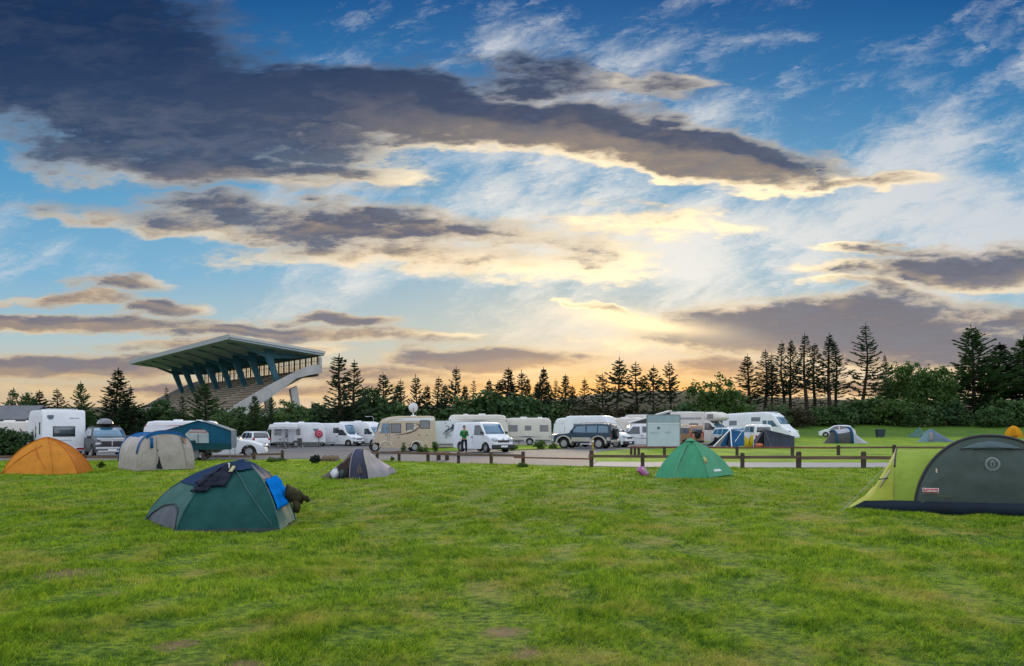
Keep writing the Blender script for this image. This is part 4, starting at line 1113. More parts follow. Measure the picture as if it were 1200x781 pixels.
def caravan(name, label, L, W, H, p, wins, group=None, stripe=None, cat='caravan', sides=(1, -1), end_win=True):
    c = Car(name, label, cat, group, L, W, rounded(L, H, 0.45), 0.38, (-0.25,), 0.31, 1.1, 0.03, 0.03, 0.03, 0.12, p)
    for q in wins:
        x0, x1, z0, z1 = q
        fr = c.side('window', [(x0, z0), (x0, z1), (x1, z1), (x1, z0)], grey_glass, sides)
    if stripe:
        for (z0, z1, m) in stripe: c.side('stripe', [(-L / 2 + 0.12, z0), (-L / 2 + 0.12, z1), (L / 2 - 0.12, z1), (L / 2 - 0.12, z0)], m, off=0.004)
    c.side('skirt', [(-L / 2 + 0.15, 0.40), (-L / 2 + 0.15, 0.52), (-0.75, 0.52), (-0.75, 0.40)], grey_pl); c.side('skirt', [(0.25, 0.40), (0.25, 0.52), (L / 2 - 0.15, 0.52), (L / 2 - 0.15, 0.40)], grey_pl)
    if end_win: c.slope('end_window', (L / 2 - 0.02, H * 0.54), (L / 2 - 0.075, H * 0.78), grey_glass, 0.25)
    d = MB(); d.tube([(L / 2 - 0.2, 0.5, 0.42), (L / 2 + 1.1, 0, 0.42), (L / 2 - 0.2, -0.5, 0.42)], 0.04, 6); d.tube([(L / 2 + 0.95, 0, 0.45), (L / 2 + 0.95, 0, 0.05)], 0.035, 6); d.build('drawbar', grey_pl, c.root)
    c.box('roof_hatch', (0.3, 0, H + 0.05), (0.6, 0.6, 0.12), plate_m, 0.03); c.box('roof_hatch', (-1.2, 0.1, H + 0.04), (0.4, 0.4, 0.10), plate_m, 0.03)
    for sd in (1, -1): MB().box((-L / 2 + 0.02, sd * (W / 2 - 0.2), 0.75), (0.05, 0.18, 0.12), None, 0.02).build('tail_light', tail_m, c.root)
    return c
# ---- the vehicles, left to right
GP = None
red_m = mat('red_print', (0.42, 0.03, 0.06), 0.5, 0.1, 4.0); slate_m = mat('slate_print', (0.13, 0.17, 0.22), 0.5, 0.1, 4.0)
print_m = mat('dark_print', (0.05, 0.055, 0.075), 0.5, 0.1, 4.0); brown_pr = mat('brown_print', (0.10, 0.065, 0.045), 0.5, 0.1, 4.0); pale_pr = mat('pale_print', (0.66, 0.60, 0.50), 0.5, 0.1, 4.0)
grey_pr = mat('grey_print', (0.30, 0.31, 0.33), 0.5, 0.1, 4.0)

# a) white motorhome, its back to us
c = Car('motorhome', 'tall white motorhome with flat rear and one dark window behind the orange tent', 'motorhome', None, 6.4, 2.34,
        [(-3.2, 0.5), (-3.18, 2.75), (-3.08, 2.90), (-2.8, 2.92), (0.9, 2.92), (1.5, 2.88), (2.1, 2.55), (2.35, 2.05), (2.6, 1.35), (3.0, 1.15), (3.17, 0.85), (3.2, 0.55)], 0.34, (-1.9, 2.25), 0.34, 1.3, 0.015, 0.08, 0.0, 0.06, white_p)
a_home = c
c.slope('rear_window', (-3.193, 1.30), (-3.187, 1.86), mat('motorhome_rear_glass', (0.06, 0.085, 0.095), 0.1, 0.2, 2.0, spec=0.9, coat=0.6), ya=0.55, yb=0.55)
c.slope('rear_window_frame', (-3.196, 1.26), (-3.19, 1.90), black_pl, ya=0.60, yb=0.60, off=0.004)
w = MB(); w.box((-3.19, 0.72, 2.50), (0.05, 0.34, 0.20), None, 0.02); w.box((-3.19, 0.72, 2.36), (0.04, 0.20, 0.06)); w.build('rear_vent', slate_m, c.root)
for (txt, y, z, sz, m) in (('', 0, 0, 0, None),):
    pass
MB().box((-3.195, -0.55, 2.42), (0.03, 0.56, 0.035), None, 0.01).build('maker_mark', grey_pr, c.root)
MB().box((-3.195, -0.10, 1.03), (0.03, 0.62, 0.03), None, 0.01).build('maker_mark', grey_pr, c.root)
c.box('rear_bumper', (-3.22, 0, 0.46), (0.14, 2.2, 0.24), white_p, 0.05)
for sd in (1, -1): MB().box((-3.30, sd * 0.85, 0.50), (0.05, 0.42, 0.12), None, 0.02).build('tail_light', tail_m, c.root)
for (x0, x1, z0, z1) in ((-2.6, -2.1, 1.4, 2.15), (-1.1, -0.7, 1.2, 1.9), (0.0, 0.35, 1.25, 1.7)): c.side('window', [(x0, z0), (x0, z1), (x1, z1), (x1, z0)], dark_glass)
c.side('door', [(-0.7, 0.45), (-0.7, 2.2), (-0.62, 2.2), (-0.62, 0.45)], grey_pr)
rk = MB()
for k in (-0.75, 0.75): rk.tube([(-2.9, k, 2.9), (-2.9, k, 2.98), (-0.2, k, 2.98), (-0.2, k, 2.9)], 0.02, 6)
for k in (-2.5, -1.5, -0.6): rk.tube([(k, -0.75, 2.98), (k, 0.75, 2.98)], 0.018, 6)
rk.build('roof_rack', chrome, c.root)
c.put(64, 534.0, 9)
# the camper behind it at the frame edge
c = caravan('caravan', 'white caravan at the far left with grey roof edge beside the white motorhome', 5.6, 2.2, 2.55, cream_p, [(-1.8, -1.0, 1.2, 1.8), (0.8, 1.7, 1.2, 1.8)], None)
c.put(16, 527.5, 65, d=58)

# b) SUV with roof box
c = passenger('parked_car', 'dark off-road car with black and silver roof box facing this way beside the white motorhome', 'car', 4.75, 1.95, 1.78, dark_p, blue_glass, 'suv', 0.37, None, True, silver_p, 0.26)
h = 4.75 / 2
c.box('bonnet_panel', (h - 0.62, 0, 1.085), (0.8, 1.45, 0.05), silver_p, 0.02, rot=Matrix.Rotation(R(7), 3, 'Y'))
for sd in (1, -1): MB().box((h + 0.0, sd * 0.28, 0.80), (0.06, 0.48, 0.22), None, 0.03).build('grille', black_pl, c.root)
MB().box((h + 0.02, 0, 0.80), (0.06, 0.06, 0.30), None, 0.02).build('grille_bar', silver_p, c.root)
MB().box((h + 0.0, 0, 0.97), (0.08, 1.25, 0.06), None, 0.02).build('grille_frame', silver_p, c.root)
MB().box((h + 0.0, 0, 0.52), (0.10, 1.70, 0.14), None, 0.04).build('front_bumper', silver_p, c.root)
bx = thing('roof_box', 'glossy dark roof box strapped on top of the dark off-road car', 'roof box')
def pod(a, b, zs, name, m, par):
    rows = []
    for k in range(11):
        t = -1 + 2 * k / 10; f = (1 - abs(t) ** 3) ** 0.5
        rows.append([Vector((t * a, b * (0.25 + 0.75 * f) * math.cos(q), zs[0] + (zs[1] - zs[0]) * (0.15 + 0.85 * f) * math.sin(q))) for q in [math.pi * j / 10 for j in range(11)]])
    o = MB().grid(rows); n = 11
    o.f.append(list(range(11))); o.f.append([110 + i for i in range(11)])
    return o.build(name, m, par, True)
pod(1.0, 0.42, (0.12, 0.46), 'lid', mat('box_gloss', (0.10, 0.105, 0.12), 0.2, 0.1, 1.0, coat=0.6), bx)
pod(0.98, 0.41, (0.12, -0.02), 'tray', black_pl, bx)
fm = MB()
for x in (-0.5, 0.5): fm.box((x, 0, 0.0), (0.06, 1.2, 0.04))
fm.build('crossbar', black_pl, bx)
q = c.put(124, 534.5, 188)
bx.location = c.root.matrix_basis @ Vector((-0.35, 0, 1.85)); bx.rotation_euler = c.root.rotation_euler

# c) caravan behind the trailer tent
c = caravan('caravan', 'white caravan with thin red stripes showing just above the blue trailer tent', 5.2, 2.2, 2.55, white_p, [(-1.6, -0.6, 1.2, 1.8), (0.6, 1.6, 1.2, 1.8)], None, [(2.18, 2.23, red_m), (2.08, 2.11, red_m)])
c.put(214, 530, 82, d=56)
# d) low white saloon car
c = passenger('parked_car', 'low white saloon car sticking out from under the trailer tent', 'car', 4.6, 1.74, 1.40, white_p, dark_glass, 'sedan', 0.31, None, False, white_p); c.put(260, 536.2, 263)
# e) white SUV from behind
c = passenger('parked_car', 'white estate car seen from behind on the road left of the grandstand wall', 'car', 4.7, 1.9, 1.68, white_p, dark_glass, 'suv', 0.36, None, True, black_pl); c.put(297, 525.6, 19)

# f) caravan with awning canopy
c = caravan('caravan', 'white camper with an awning canopy, a slate triangle and a red disc on its side', 5.6, 2.3, 2.6, white_p, [(-2.45, -1.75, 1.25, 1.95), (-0.25, 0.2, 1.25, 1.95), (-1.35, -1.1, 1.0, 2.0)], None, None, 'camper')
c.side('emblem', [(1.45, 1.95), (2.1, 1.95), (1.85, 1.35)], slate_m); 
c.put(350, 523.7, 269)
fcam = c
dsc = thing('folding_disc', 'round red disc leaning at the side of the white camper with the awning', 'disc')
lm = MB(); lm.lathe([(0.0, -0.05), (0.36, -0.05), (0.42, 0), (0.36, 0.05), (0.0, 0.05)], 22, 'y'); lm.build('disc', red_m, dsc, True)
lm = MB(); lm.lathe([(0.16, -0.058), (0.22, -0.058), (0.22, -0.05), (0.16, -0.05)], 18, 'y'); lm.build('ring_print', mat('pink_print', (0.62, 0.25, 0.30), 0.5, 0.1, 4.0), dsc)
lm = MB(); lm.tube([(0, 0.05, -0.4), (0, 0.2, -1.3)], 0.03, 6); lm.build('stand', black_pl, dsc)
dsc.location = fcam.root.matrix_basis @ Vector((2.1, -1.42, 1.38)); dsc.rotation_euler = (0, 0, fcam.root.rotation_euler[2])
can = thing('awning', 'pale awning canopy stretched from the side of the white camper', 'awning')
m_can = fabric('awning_cloth', (0.62, 0.63, 0.64), 0.25)
mb = MB(); mb.grid([[Vector((x, y, z + 0.02 * math.sin(x * 3))) for x in [(-2.9 + 0.36 * k) for k in range(9)]] for (y, z) in ((-1.18, 2.45), (-2.0, 2.36), (-2.9, 2.26), (-3.6, 2.16), (-3.64, 1.90))]); mb.build('canopy', m_can, can, solid=0.02)
for x in (-2.85, -0.1):
    mb = MB(); mb.tube([(x, -3.58, 2.1), (x, -3.45, 0.0)], 0.022, 6); mb.build('pole', chrome, can)
mb = MB(); mb.tube([(-2.85, -3.58, 2.1), (-3.9, -4.0, 0.0)], 0.012, 4); mb.build('guy_line', plate_m, can)
can.location = fcam.root.location; can.rotation_euler = fcam.root.rotation_euler

# g) white panel van, high roof
c = van('panel_van', 'white high-roofed panel van with blue windscreen parked next to the red disc', 'van', 5.4, 2.05, 2.55, white_p, blue_glass, None, 0.95, 0.34, True, black_pl, 1.22, [[(-0.15, 1.45), (-0.15, 2.05), (0.62, 2.05), (0.62, 1.45)]], 1.0)
c.put(398, 522.8, 233)
c = Car('motorhome', 'small white motorhome half hidden between the white panel van and the beige motorhome', 'motorhome', None, 6.2, 2.25,
        [(-3.1, 0.5), (-3.06, 2.6), (-2.8, 2.75), (0.7, 2.75), (1.35, 2.62), (1.75, 2.2), (2.3, 1.32), (2.8, 1.10), (3.05, 0.8), (3.1, 0.5)], 0.30, (-1.7, 2.2), 0.34, 1.25, 0.03, 0.12, 0.0, 0.12, white_p)
c.slope('windscreen', (2.27, 1.38), (1.80, 2.13), blue_glass, 0.14); c.side('window', [(1.0, 1.3), (1.0, 1.95), (1.6, 1.95), (2.05, 1.3)], dark_glass)
c.side('window', [(-1.6, 1.3), (-1.6, 1.9), (-0.6, 1.9), (-0.6, 1.3)], dark_glass)
for sd in (1, -1): MB().box((2.98, sd * 0.8, 0.85), (0.2, 0.34, 0.22), None, 0.06).build('headlight', lamp_m, c.root)
c.box('front_bumper', (3.05, 0, 0.5), (0.2, 2.0, 0.26), black_pl, 0.06); c.box('roof_hatch', (-1.0, 0, 2.8), (0.6, 0.6, 0.12), plate_m, 0.03); c.mirrors(2.1, 1.5, black_pl)
c.put(427, 522.2, 228)

# i) beige integrated motorhome
c = Car('motorhome', 'beige motorhome with a swoosh on its side and a satellite dish on its roof', 'motorhome', None, 4.7, 2.3,
        [(-2.35, 0.45), (-2.32, 2.55), (-2.2, 2.72), (-1.9, 2.76), (0.4, 2.74), (1.1, 2.66), (1.55, 2.52), (1.82, 2.25), (2.15, 1.45), (2.28, 1.05), (2.35, 0.6)], 0.30, (-0.75, 2.25), 0.35, 1.3, 0.05, 0.16, 0.0, 0.12, tan_p)
c.side('roof_band', [(-2.22, 2.38), (-2.22, 2.62), (1.1, 2.56), (1.5, 2.40), (1.5, 2.34), (1.2, 2.38)], white_p, off=0.006)
c.slope('windscreen', (2.13, 1.50), (1.85, 2.20), blue_glass, 0.10)
c.side('window', [(1.25, 1.42), (1.25, 2.18), (1.7, 2.18), (1.92, 1.42)], blue_glass); c.side('window', [(1.72, 1.42), (1.72, 2.18), (1.15, 2.18), (1.15, 1.42)], dark_glass)
for (x0, x1, z0, z1) in ((0.35, 1.05, 1.48, 2.12), (-0.65, -0.1, 1.68, 2.14), (-1.85, -1.15, 1.82, 2.44)):
    c.side('window_frame', [(x0 - 0.05, z0 - 0.05), (x0 - 0.05, z1 + 0.05), (x1 + 0.05, z1 + 0.05), (x1 + 0.05, z0 - 0.05)], black_pl, off=0.004)
    c.side('window', [(x0, z0), (x0, z1), (x1, z1), (x1, z0)], grey_glass, off=0.012)
def swoosh(c, pts, wds, m, off):
    up = []; dn = []
    for (x, z), w_ in zip(pts, wds): up.append((x, z + w_)); dn.append((x, z - w_))
    for i in range(len(pts) - 1):
        c.side('swoosh', [up[i], up[i + 1], dn[i + 1], dn[i]], m, off=off)
swoosh(c, [(0.75, 1.30), (0.2, 1.34), (-0.35, 1.46), (-0.8, 1.66), (-1.05, 1.85)], [0.01, 0.035, 0.06, 0.07, 0.05], brown_pr, 0.006)
swoosh(c, [(-0.1, 1.55), (-0.45, 1.66), (-0.72, 1.84), (-0.80, 2.02), (-0.62, 2.14)], [0.02, 0.10, 0.14, 0.12, 0.03], pale_pr, 0.009)
swoosh(c, [(-1.05, 1.85), (-1.10, 1.98), (-0.98, 2.10), (-0.7, 2.18)], [0.06, 0.07, 0.05, 0.01], brown_pr, 0.007)
c.side('door_seam', [(1.3, 0.5), (1.3, 2.3), (1.33, 2.3), (1.33, 0.5)], grey_pl); c.side('door_seam', [(1.18, 0.5), (1.18, 1.38), (1.21, 1.38), (1.21, 0.5)], grey_pl)
for x, z in ((1.42, 1.25), (1.30, 0.82), (0.45, 1.05), (-1.7, 1.22)): c.side('hatch_lock', [(x, z), (x, z + 0.09), (x + 0.08, z + 0.09), (x + 0.08, z)], print_m)
c.side('marker', [(-1.1, 1.22), (-1.1, 1.32), (-1, 1.32), (-1, 1.22)], red_m)
for sd in (1, -1): MB().box((2.25, sd * 0.82, 0.95), (0.16, 0.30, 0.28), None, 0.08).build('headlight', lamp_m, c.root)
c.box('front_bumper', (2.32, 0, 0.52), (0.16, 2.0, 0.26), tan_p, 0.06); c.mirrors(1.92, 1.62, white_p, 0.16)
for sd in (1, -1):
    for wx in (-0.9, 1.45):
        a = MB(); pts = [(wx + 0.47 * math.cos(q), sd * (c.w(wx, 0.6) + 0.012), 0.35 + 0.47 * math.sin(q)) for q in [math.pi * k / 10 for k in range(11)]]
        a.tube(pts, 0.045, 6); a.build('arch_trim', pale_pr, c.root)
tan = c
tan.put(473, 529.3, 90 + 6, 1.09)
tan.root.location.z += 0.0
sd_ = thing('satellite_dish', 'round white satellite dish raised above the roof of the beige motorhome', 'satellite dish')
m_ = MB(); rows = []
for k in range(6):
    r = 0.40 * k / 5; rows.append([Vector((r * math.cos(q), 0.14 * (k / 5) ** 2 - 0.14, r * 1.06 * math.sin(q))) for q in [2 * math.pi * j / 24 for j in range(24)]])
m_.grid(rows, close=True); m_.build('dish', mat('dish_grey', (0.58, 0.57, 0.58), 0.5, 0.06, 2.0), sd_, True, solid=0.03)
m_ = MB(); m_.tube([(0, 0.1, -0.05), (0, 0.18, -0.45), (0, 0.1, -0.75)], 0.05, 8); m_.box((0, 0.05, -0.72), (0.45, 0.5, 0.10), None, 0.04); m_.build('mount', plate_m, sd_)
m_ = MB(); m_.tube([(0, -0.1, -0.46), (0, -0.5, -0.22)], 0.02, 6); m_.box((0, -0.5, -0.2), (0.07, 0.07, 0.14), None, 0.02); m_.build('feed_arm', grey_pl, sd_)
sd_.location = tan.root.matrix_basis @ Vector((-0.75, 0, 3.42)); sd_.rotation_euler = (R(-6), 0, R(10))

# j) white trailer end with a drawing
c = Car('box_trailer', 'white box trailer with a dark brush drawing right of the beige motorhome', 'trailer', None, 3.6, 2.05, [(-1.8, 0.35), (-1.795, 2.36), (-1.7, 2.42), (1.6, 2.42), (1.75, 2.3), (1.8, 0.4)], 0.3, (0.0,), 0.3, 1.2, 0.0, 0.0, 0.0, 0.04, mat('trailer_white', (0.62, 0.66, 0.72), 0.45, 0.05, 2.0))
def strokes(root, name, lines, m, x):
    mb = MB()
    for pts, wd in lines:
        for i in range(len(pts) - 1):
            a = Vector((0, -pts[i][0], pts[i][1])); b = Vector((0, -pts[i + 1][0], pts[i + 1][1])); d = (b - a); 
            if d.length < 1e-5: continue
            n = Vector((0, -d.z, d.y)).normalized(); w0 = wd[i] if isinstance(wd, list) else wd; w1 = wd[i + 1] if isinstance(wd, list) else wd
            q = [a + n * w0, a - n * w0, b - n * w1, b + n * w1]
            mb.add([Vector((x, v.y, v.z)) for v in q] + [Vector((x + 0.012, v.y, v.z)) for v in q], [[0, 1, 2, 3], [4, 5, 6, 7], [0, 1, 5, 4], [1, 2, 6, 5], [2, 3, 7, 6], [3, 0, 4, 7]])
    mb.build(name, m, root)
strokes(c.root, 'drawing', [
    ([(-0.10, 1.45), (0.12, 1.55), (0.38, 1.72), (0.60, 1.90), (0.66, 2.05), (0.52, 2.12)], [0.03, 0.04, 0.06, 0.11, 0.07, 0.02]),
    ([(0.62, 1.90), (0.60, 1.70), (0.50, 1.55), (0.36, 1.45)], [0.09, 0.07, 0.04, 0.015]),
    ([(-0.12, 1.95), (0.10, 2.00), (0.26, 1.90), (0.22, 1.72), (0.05, 1.58), (-0.10, 1.52)], [0.012, 0.02, 0.03, 0.03, 0.03, 0.02]),
    ([(-0.25, 1.35), (-0.05, 1.42), (0.20, 1.40), (0.45, 1.48)], 0.02), ([(-0.22, 1.25), (0.05, 1.30), (0.30, 1.25)], 0.02), ([(0.05, 1.30), (0.02, 1.05), (-0.02, 0.92)], 0.014),
    ([(-0.1, 1.10), (0.2, 1.12), (0.4, 1.06)], 0.014), ([(-0.15, 0.98), (0.15, 0.95)], 0.012), ([(0.30, 1.32), (0.42, 1.20), (0.36, 1.08)], 0.016)], print_m, -1.812)
MB().box((-1.81, 0.05, 2.24), (0.03, 0.09, 0.09), None, 0.02).build('lock', print_m, c.root)
c.box('rear_bumper', (-1.82, 0, 0.36), (0.08, 1.9, 0.12), grey_pl, 0.02)
c.put(521.5, 525.0, 3, 1.0)
# k) white caravan behind
c = caravan('caravan', 'pale caravan with a roof hatch rising behind the white delivery van', 5.4, 2.3, 2.85, cream_p, [(-1.7, -0.6, 1.4, 2.0), (0.7, 1.8, 1.4, 2.0)], None, [(2.2, 2.42, grey_pr)])
c.put(561, 523, 268, 1.0, d=66)
# l) white delivery van
c = van('delivery_van', 'small white delivery van with black bumper parked behind the person in green', 'van', 4.4, 1.72, 1.92, white_p, blue_glass, None, 0.86, 0.31, True, black_pl, 1.12, [], 0.95)
nv = c.put(566, 530.3, 216)
MB().lathe([(0.0, 0.03), (0.07, 0.03), (0.09, 0), (0.07, -0.02)], 12, 'x', (2.14, 0, 0.86)).build('emblem', chrome, c.root)
# m) two caravans
c = caravan('caravan', 'long cream caravan with three dark windows parked between the delivery van and the off-road car', 4.5, 2.2, 2.5, cream_p, [(-1.95, -1.15, 1.25, 1.85), (-0.40, 0.20, 1.35, 1.80), (0.85, 1.75, 1.25, 1.85)], None, [(0.72, 0.84, slate_m)], sides=(1, -1))
c.put(617.5, 522.0, 90)
c = caravan('caravan', 'bluish white caravan half hidden by the front of the blue off-road car', 5.0, 2.3, 2.5, white_p, [(-0.9, 0.9, 1.1, 1.75)], None, [(2.0, 2.1, slate_m)])
c.put(682, 522.3, 84)

# n) off-road car, dark blue over beige
c = Car('off_road_car', 'dark blue and beige off-road car with a spare wheel on its back door', 'car', None, 4.6, 1.80,
        [(-2.3, 0.6), (-2.28, 1.15), (-2.22, 1.72), (-2.05, 1.86), (-1.6, 1.90), (0.30, 1.86), (0.55, 1.80), (1.0, 1.22), (1.2, 1.16), (2.1, 1.08), (2.27, 0.95), (2.3, 0.6)], 0.42, (-1.35, 1.42), 0.40, 1.15, 0.12, 0.05, 0.02, 0.07, navy_p, tw=0.26)
c.slope('windscreen', (0.97, 1.27), (0.60, 1.74), blue_glass, 0.09)
for q in ([(-2.1, 1.22), (-2.05, 1.70), (-1.32, 1.74), (-1.32, 1.22)], [(-1.22, 1.22), (-1.22, 1.74), (-0.42, 1.73), (-0.42, 1.22)], [(-0.32, 1.22), (-0.32, 1.73), (0.40, 1.69), (0.75, 1.25)]): c.side('window', q, blue_glass)
c.slope('rear_window', (-2.275, 1.24), (-2.235, 1.68), dark_glass, 0.16)
def fender(wx):
    for sd in (1, -1):
        a = MB(); rows = []
        for k in range(13):
            q = math.pi * k / 12; cx, cz = wx + 0.53 * math.cos(q), 0.40 + 0.53 * math.sin(q); ex, ez = wx + 0.66 * math.cos(q), 0.40 + 0.60 * math.sin(q); y = c.w(wx, 0.8)
            rows.append([Vector((cx, sd * (y - 0.04), cz)), Vector((cx, sd * (y + 0.10), cz)), Vector((ex, sd * (y + 0.08), ez)), Vector((ex, sd * (y - 0.02), ez))])
        a.grid(rows, close=True); a.build('fender', beige_p, c.root, True)
fender(-1.35); fender(1.42)
c.side('lower_door', [(-0.72, 0.55), (-0.72, 0.86), (0.80, 0.86), (0.80, 0.55)], beige_p, off=0.02); c.side('lower_door', [(-2.27, 0.62), (-2.27, 0.88), (-1.98, 0.88), (-1.98, 0.62)], beige_p, off=0.02)
for sd in (1, -1):
    b = MB(); b.box((0.03, sd * 0.88, 0.44), (1.5, 0.16, 0.05), None, 0.02); b.build('running_board', black_pl, c.root)
    MB().box((2.26, sd * 0.66, 0.92), (0.1, 0.30, 0.2), None, 0.04).build('headlight', lamp_m, c.root); MB().box((-2.28, sd * 0.78, 0.98), (0.06, 0.16, 0.26), None, 0.02).build('tail_light', tail_m, c.root)
c.box('front_bumper', (2.34, 0, 0.62), (0.2, 1.76, 0.22), beige_p, 0.06); c.box('rear_bumper', (-2.34, 0, 0.58), (0.18, 1.7, 0.2), beige_p, 0.05); c.mirrors(0.78, 1.32, navy_p)
bb = MB(); bb.tube([(2.46, -0.55, 0.55), (2.50, -0.55, 1.05), (2.50, 0.55, 1.05), (2.46, 0.55, 0.55)], 0.035, 8); bb.build('bull_bar', chrome, c.root)
s_ = MB(); s_.lathe([(0.15, -0.10), (0.36, -0.11), (0.385, -0.06), (0.385, 0.06), (0.36, 0.11), (0.15, 0.10)], 22, 'x', (-2.44, -0.05, 1.13)); sw_ = s_.build('spare_wheel', rubber, c.root, True)
MB().lathe([(0.0, -0.10), (0.2, -0.11), (0.23, -0.06)], 18, 'x', (-2.46, -0.05, 1.13)).build('rim', grey_pl, sw_)
rr = MB()
for sd in (1, -1): rr.tube([(-1.9, sd * 0.62, 1.88), (-1.8, sd * 0.62, 1.95), (0.1, sd * 0.62, 1.94), (0.2, sd * 0.62, 1.86)], 0.02, 6)
rr.build('roof_rail', black_pl, c.root)
c.put(686, 526.0, 70, 1.0)

# o) high-roofed camper van
c = van('camper_van', 'white high-roofed camper van with sloping windscreen behind the blue off-road car', 'camper van', 5.5, 2.0, 2.62, white_p, mat('pale_windscreen', (0.30, 0.36, 0.42), 0.12, 0.1, 2.0, spec=0.9, coat=0.5), None, 0.95, 0.34, True, black_pl, 1.22, [[(-1.9, 1.4), (-1.9, 1.95), (-0.9, 1.95), (-0.9, 1.4)]], 1.25, 0.42)
c.put(702, 524.4, 245)
# pale van showing between the high roof and the pop-top
c = caravan('caravan', 'rounded white caravan roof showing between the high-roofed camper and the pop-top van', 5.0, 2.2, 2.6, cream_p, [(-1.2, 0.2, 1.3, 1.9)], None); c.put(735, 520, 120, 1.0, d=76)
# p) pop-top van
c = van('pop_top_van', 'white camper van with its grey pop-up roof tilted open beside the information board', 'camper van', 4.9, 1.9, 1.95, white_p, blue_glass, None, 0.9, 0.32, True, white_p, 1.10, [[(-2.2, 1.22), (-2.2, 1.72), (-1.1, 1.74), (-1.1, 1.22)], [(-1.0, 1.22), (-1.0, 1.74), (0.2, 1.74), (0.2, 1.22)]], 0.95)
pt = MB(); pt.prism([(-2.2, 2.0), (1.2, 2.0), (-2.2, 2.95)], 'y', -0.72, 0.72); pt.build('tent_wall', fabric('grey_canvas', (0.075, 0.085, 0.095), 0.15), c.root)
pt = MB(); pt.prism([(-2.35, 2.98), (1.25, 1.99), (1.25, 2.07), (-2.3, 3.10)], 'y', -0.80, 0.80); pt.build('roof_lid', mat('lid_white', (0.50, 0.51, 0.53), 0.8, 0.08, 1.5, 0, spec=0.1), c.root)
c.side('stripe', [(-2.3, 0.72), (-2.3, 0.78), (1.6, 0.78), (1.6, 0.72)], slate_m)
c.put(753, 524.0, 101)
# r) alcove motorhome
def alcove(label, p, stripes=True):
    c = Car('motorhome', label, 'motorhome', None, 6.2, 2.25, [(-3.1, 0.5), (-3.08, 2.75), (-2.9, 2.95), (-2.5, 3.0), (0.95, 3.0), (1.0, 2.30), (1.35, 2.20), (1.75, 1.95), (2.25, 1.32), (2.75, 1.10), (3.03, 0.8), (3.1, 0.5)], 0.32, (-1.6, 2.22), 0.34, 1.25, 0.02, 0.12, 0.0, 0.08, p)
    rows = []
    for (x, z0, z1, w_) in ((0.85, 2.16, 2.99, 1.10), (1.4, 2.14, 3.0, 1.10), (1.9, 2.16, 2.97, 1.08), (2.25, 2.22, 2.86, 1.02), (2.48, 2.32, 2.68, 0.90), (2.55, 2.44, 2.54, 0.78)):
        h_ = (z1 - z0); r_ = min(0.14, h_ * 0.4)
        sec = [(-w_ + r_, z0), (-w_, z0 + r_), (-w_, z1 - r_), (-w_ + r_, z1), (0, z1 + 0.02), (w_ - r_, z1), (w_, z1 - r_), (w_, z0 + r_), (w_ - r_, z0), (0, z0)]
        rows.append([Vector((x, a, b)) for a, b in sec])
    mb = MB(); mb.grid(rows, close=True); mb.f.append(list(range(10))); mb.f.append([50 + i for i in range(10)]); al = mb.build('sleeping_bulge', p, c.root, True)
    for sd in (1, -1): MB().box((1.55, sd * 1.10, 2.58), (0.60, 0.03, 0.42), None, 0.01).build('bulge_window', grey_glass, al)
    c.slope('windscreen', (2.20, 1.40), (1.62, 2.08), blue_glass, 0.10); c.side('window', [(1.02, 1.32), (1.02, 1.98), (1.50, 1.98), (2.02, 1.36)], dark_glass)
    for (x0, x1) in ((-2.3, -1.4), (-0.5, 0.4)): c.side('window', [(x0, 1.35), (x0, 1.95), (x1, 1.95), (x1, 1.35)], grey_glass)
    for sd in (1, -1): MB().box((2.95, sd * 0.78, 0.86), (0.24, 0.34, 0.24), Matrix.Rotation(sd * R(-15), 3, 'Z'), 0.07).build('headlight', lamp_m, c.root)
    c.box('front_bumper', (3.05, 0, 0.50), (0.2, 1.98, 0.28), grey_pl, 0.07); c.box('grille', (3.02, 0, 0.80), (0.1, 0.9, 0.14), black_pl, 0.03); c.mirrors(2.0, 1.55, black_pl, 0.16)
    c.side('door_seam', [(0.85, 0.5), (0.85, 2.0), (0.88, 2.0), (0.88, 0.5)], grey_pl)
    if stripes: c.side('stripe', [(-3.0, 2.30), (-3.0, 2.50), (0.7, 2.50), (0.7, 2.30)], grey_pr, off=0.004)
    rl = MB()
    for sd in (1, -1): rl.tube([(-2.9, sd * 0.9, 2.97), (-2.9, sd * 0.9, 3.06), (-0.3, sd * 0.9, 3.06), (-0.3, sd * 0.9, 2.98)], 0.018, 6)
    rl.build('roof_rail', chrome, c.root)
    return c
c = alcove('white motorhome with a sleeping bulge over its cab behind the green dome tent', cream_p); c.put(820, 521, 244, 1.04, d=71)
c = alcove('long cream motorhome body showing behind the information board', cream_p); c.put(765, 519.5, 262, 1.0, d=82)
# small orange and white van with spare wheel
c = van('small_van', 'small orange and white van between the information board and the motorhome with the bulge', 'van', 3.9, 1.7, 1.95, orange_p, dark_glass, None, 0.7, 0.31, True, black_pl, 1.05, [[(-1.7, 1.15), (-1.7, 1.65), (-0.8, 1.65), (-0.8, 1.15)], [(-0.7, 1.15), (-0.7, 1.65), (0.2, 1.65), (0.2, 1.15)]], 0.8)
c.side('roof_band', [(-1.88, 1.70), (-1.88, 1.86), (0.55, 1.86), (0.55, 1.70)], cream_p)
s_ = MB(); s_.lathe([(0.12, -0.09), (0.29, -0.1), (0.31, 0), (0.29, 0.1), (0.12, 0.09)], 20, 'x', (-2.06, 0, 1.0)); s_.build('spare_wheel', rubber, c.root, True)
c.put(801, 522.2, 40, 0.95, d=66)
# silver car hood between bulge motorhome and blue tent
c = passenger('parked_car', 'pale car with a sloping windscreen half hidden behind the small blue tent', 'car', 4.4, 1.8, 1.62, white_p, blue_glass, 'suv', 0.34); c.put(858, 522.5, 215, 0.95, d=64)
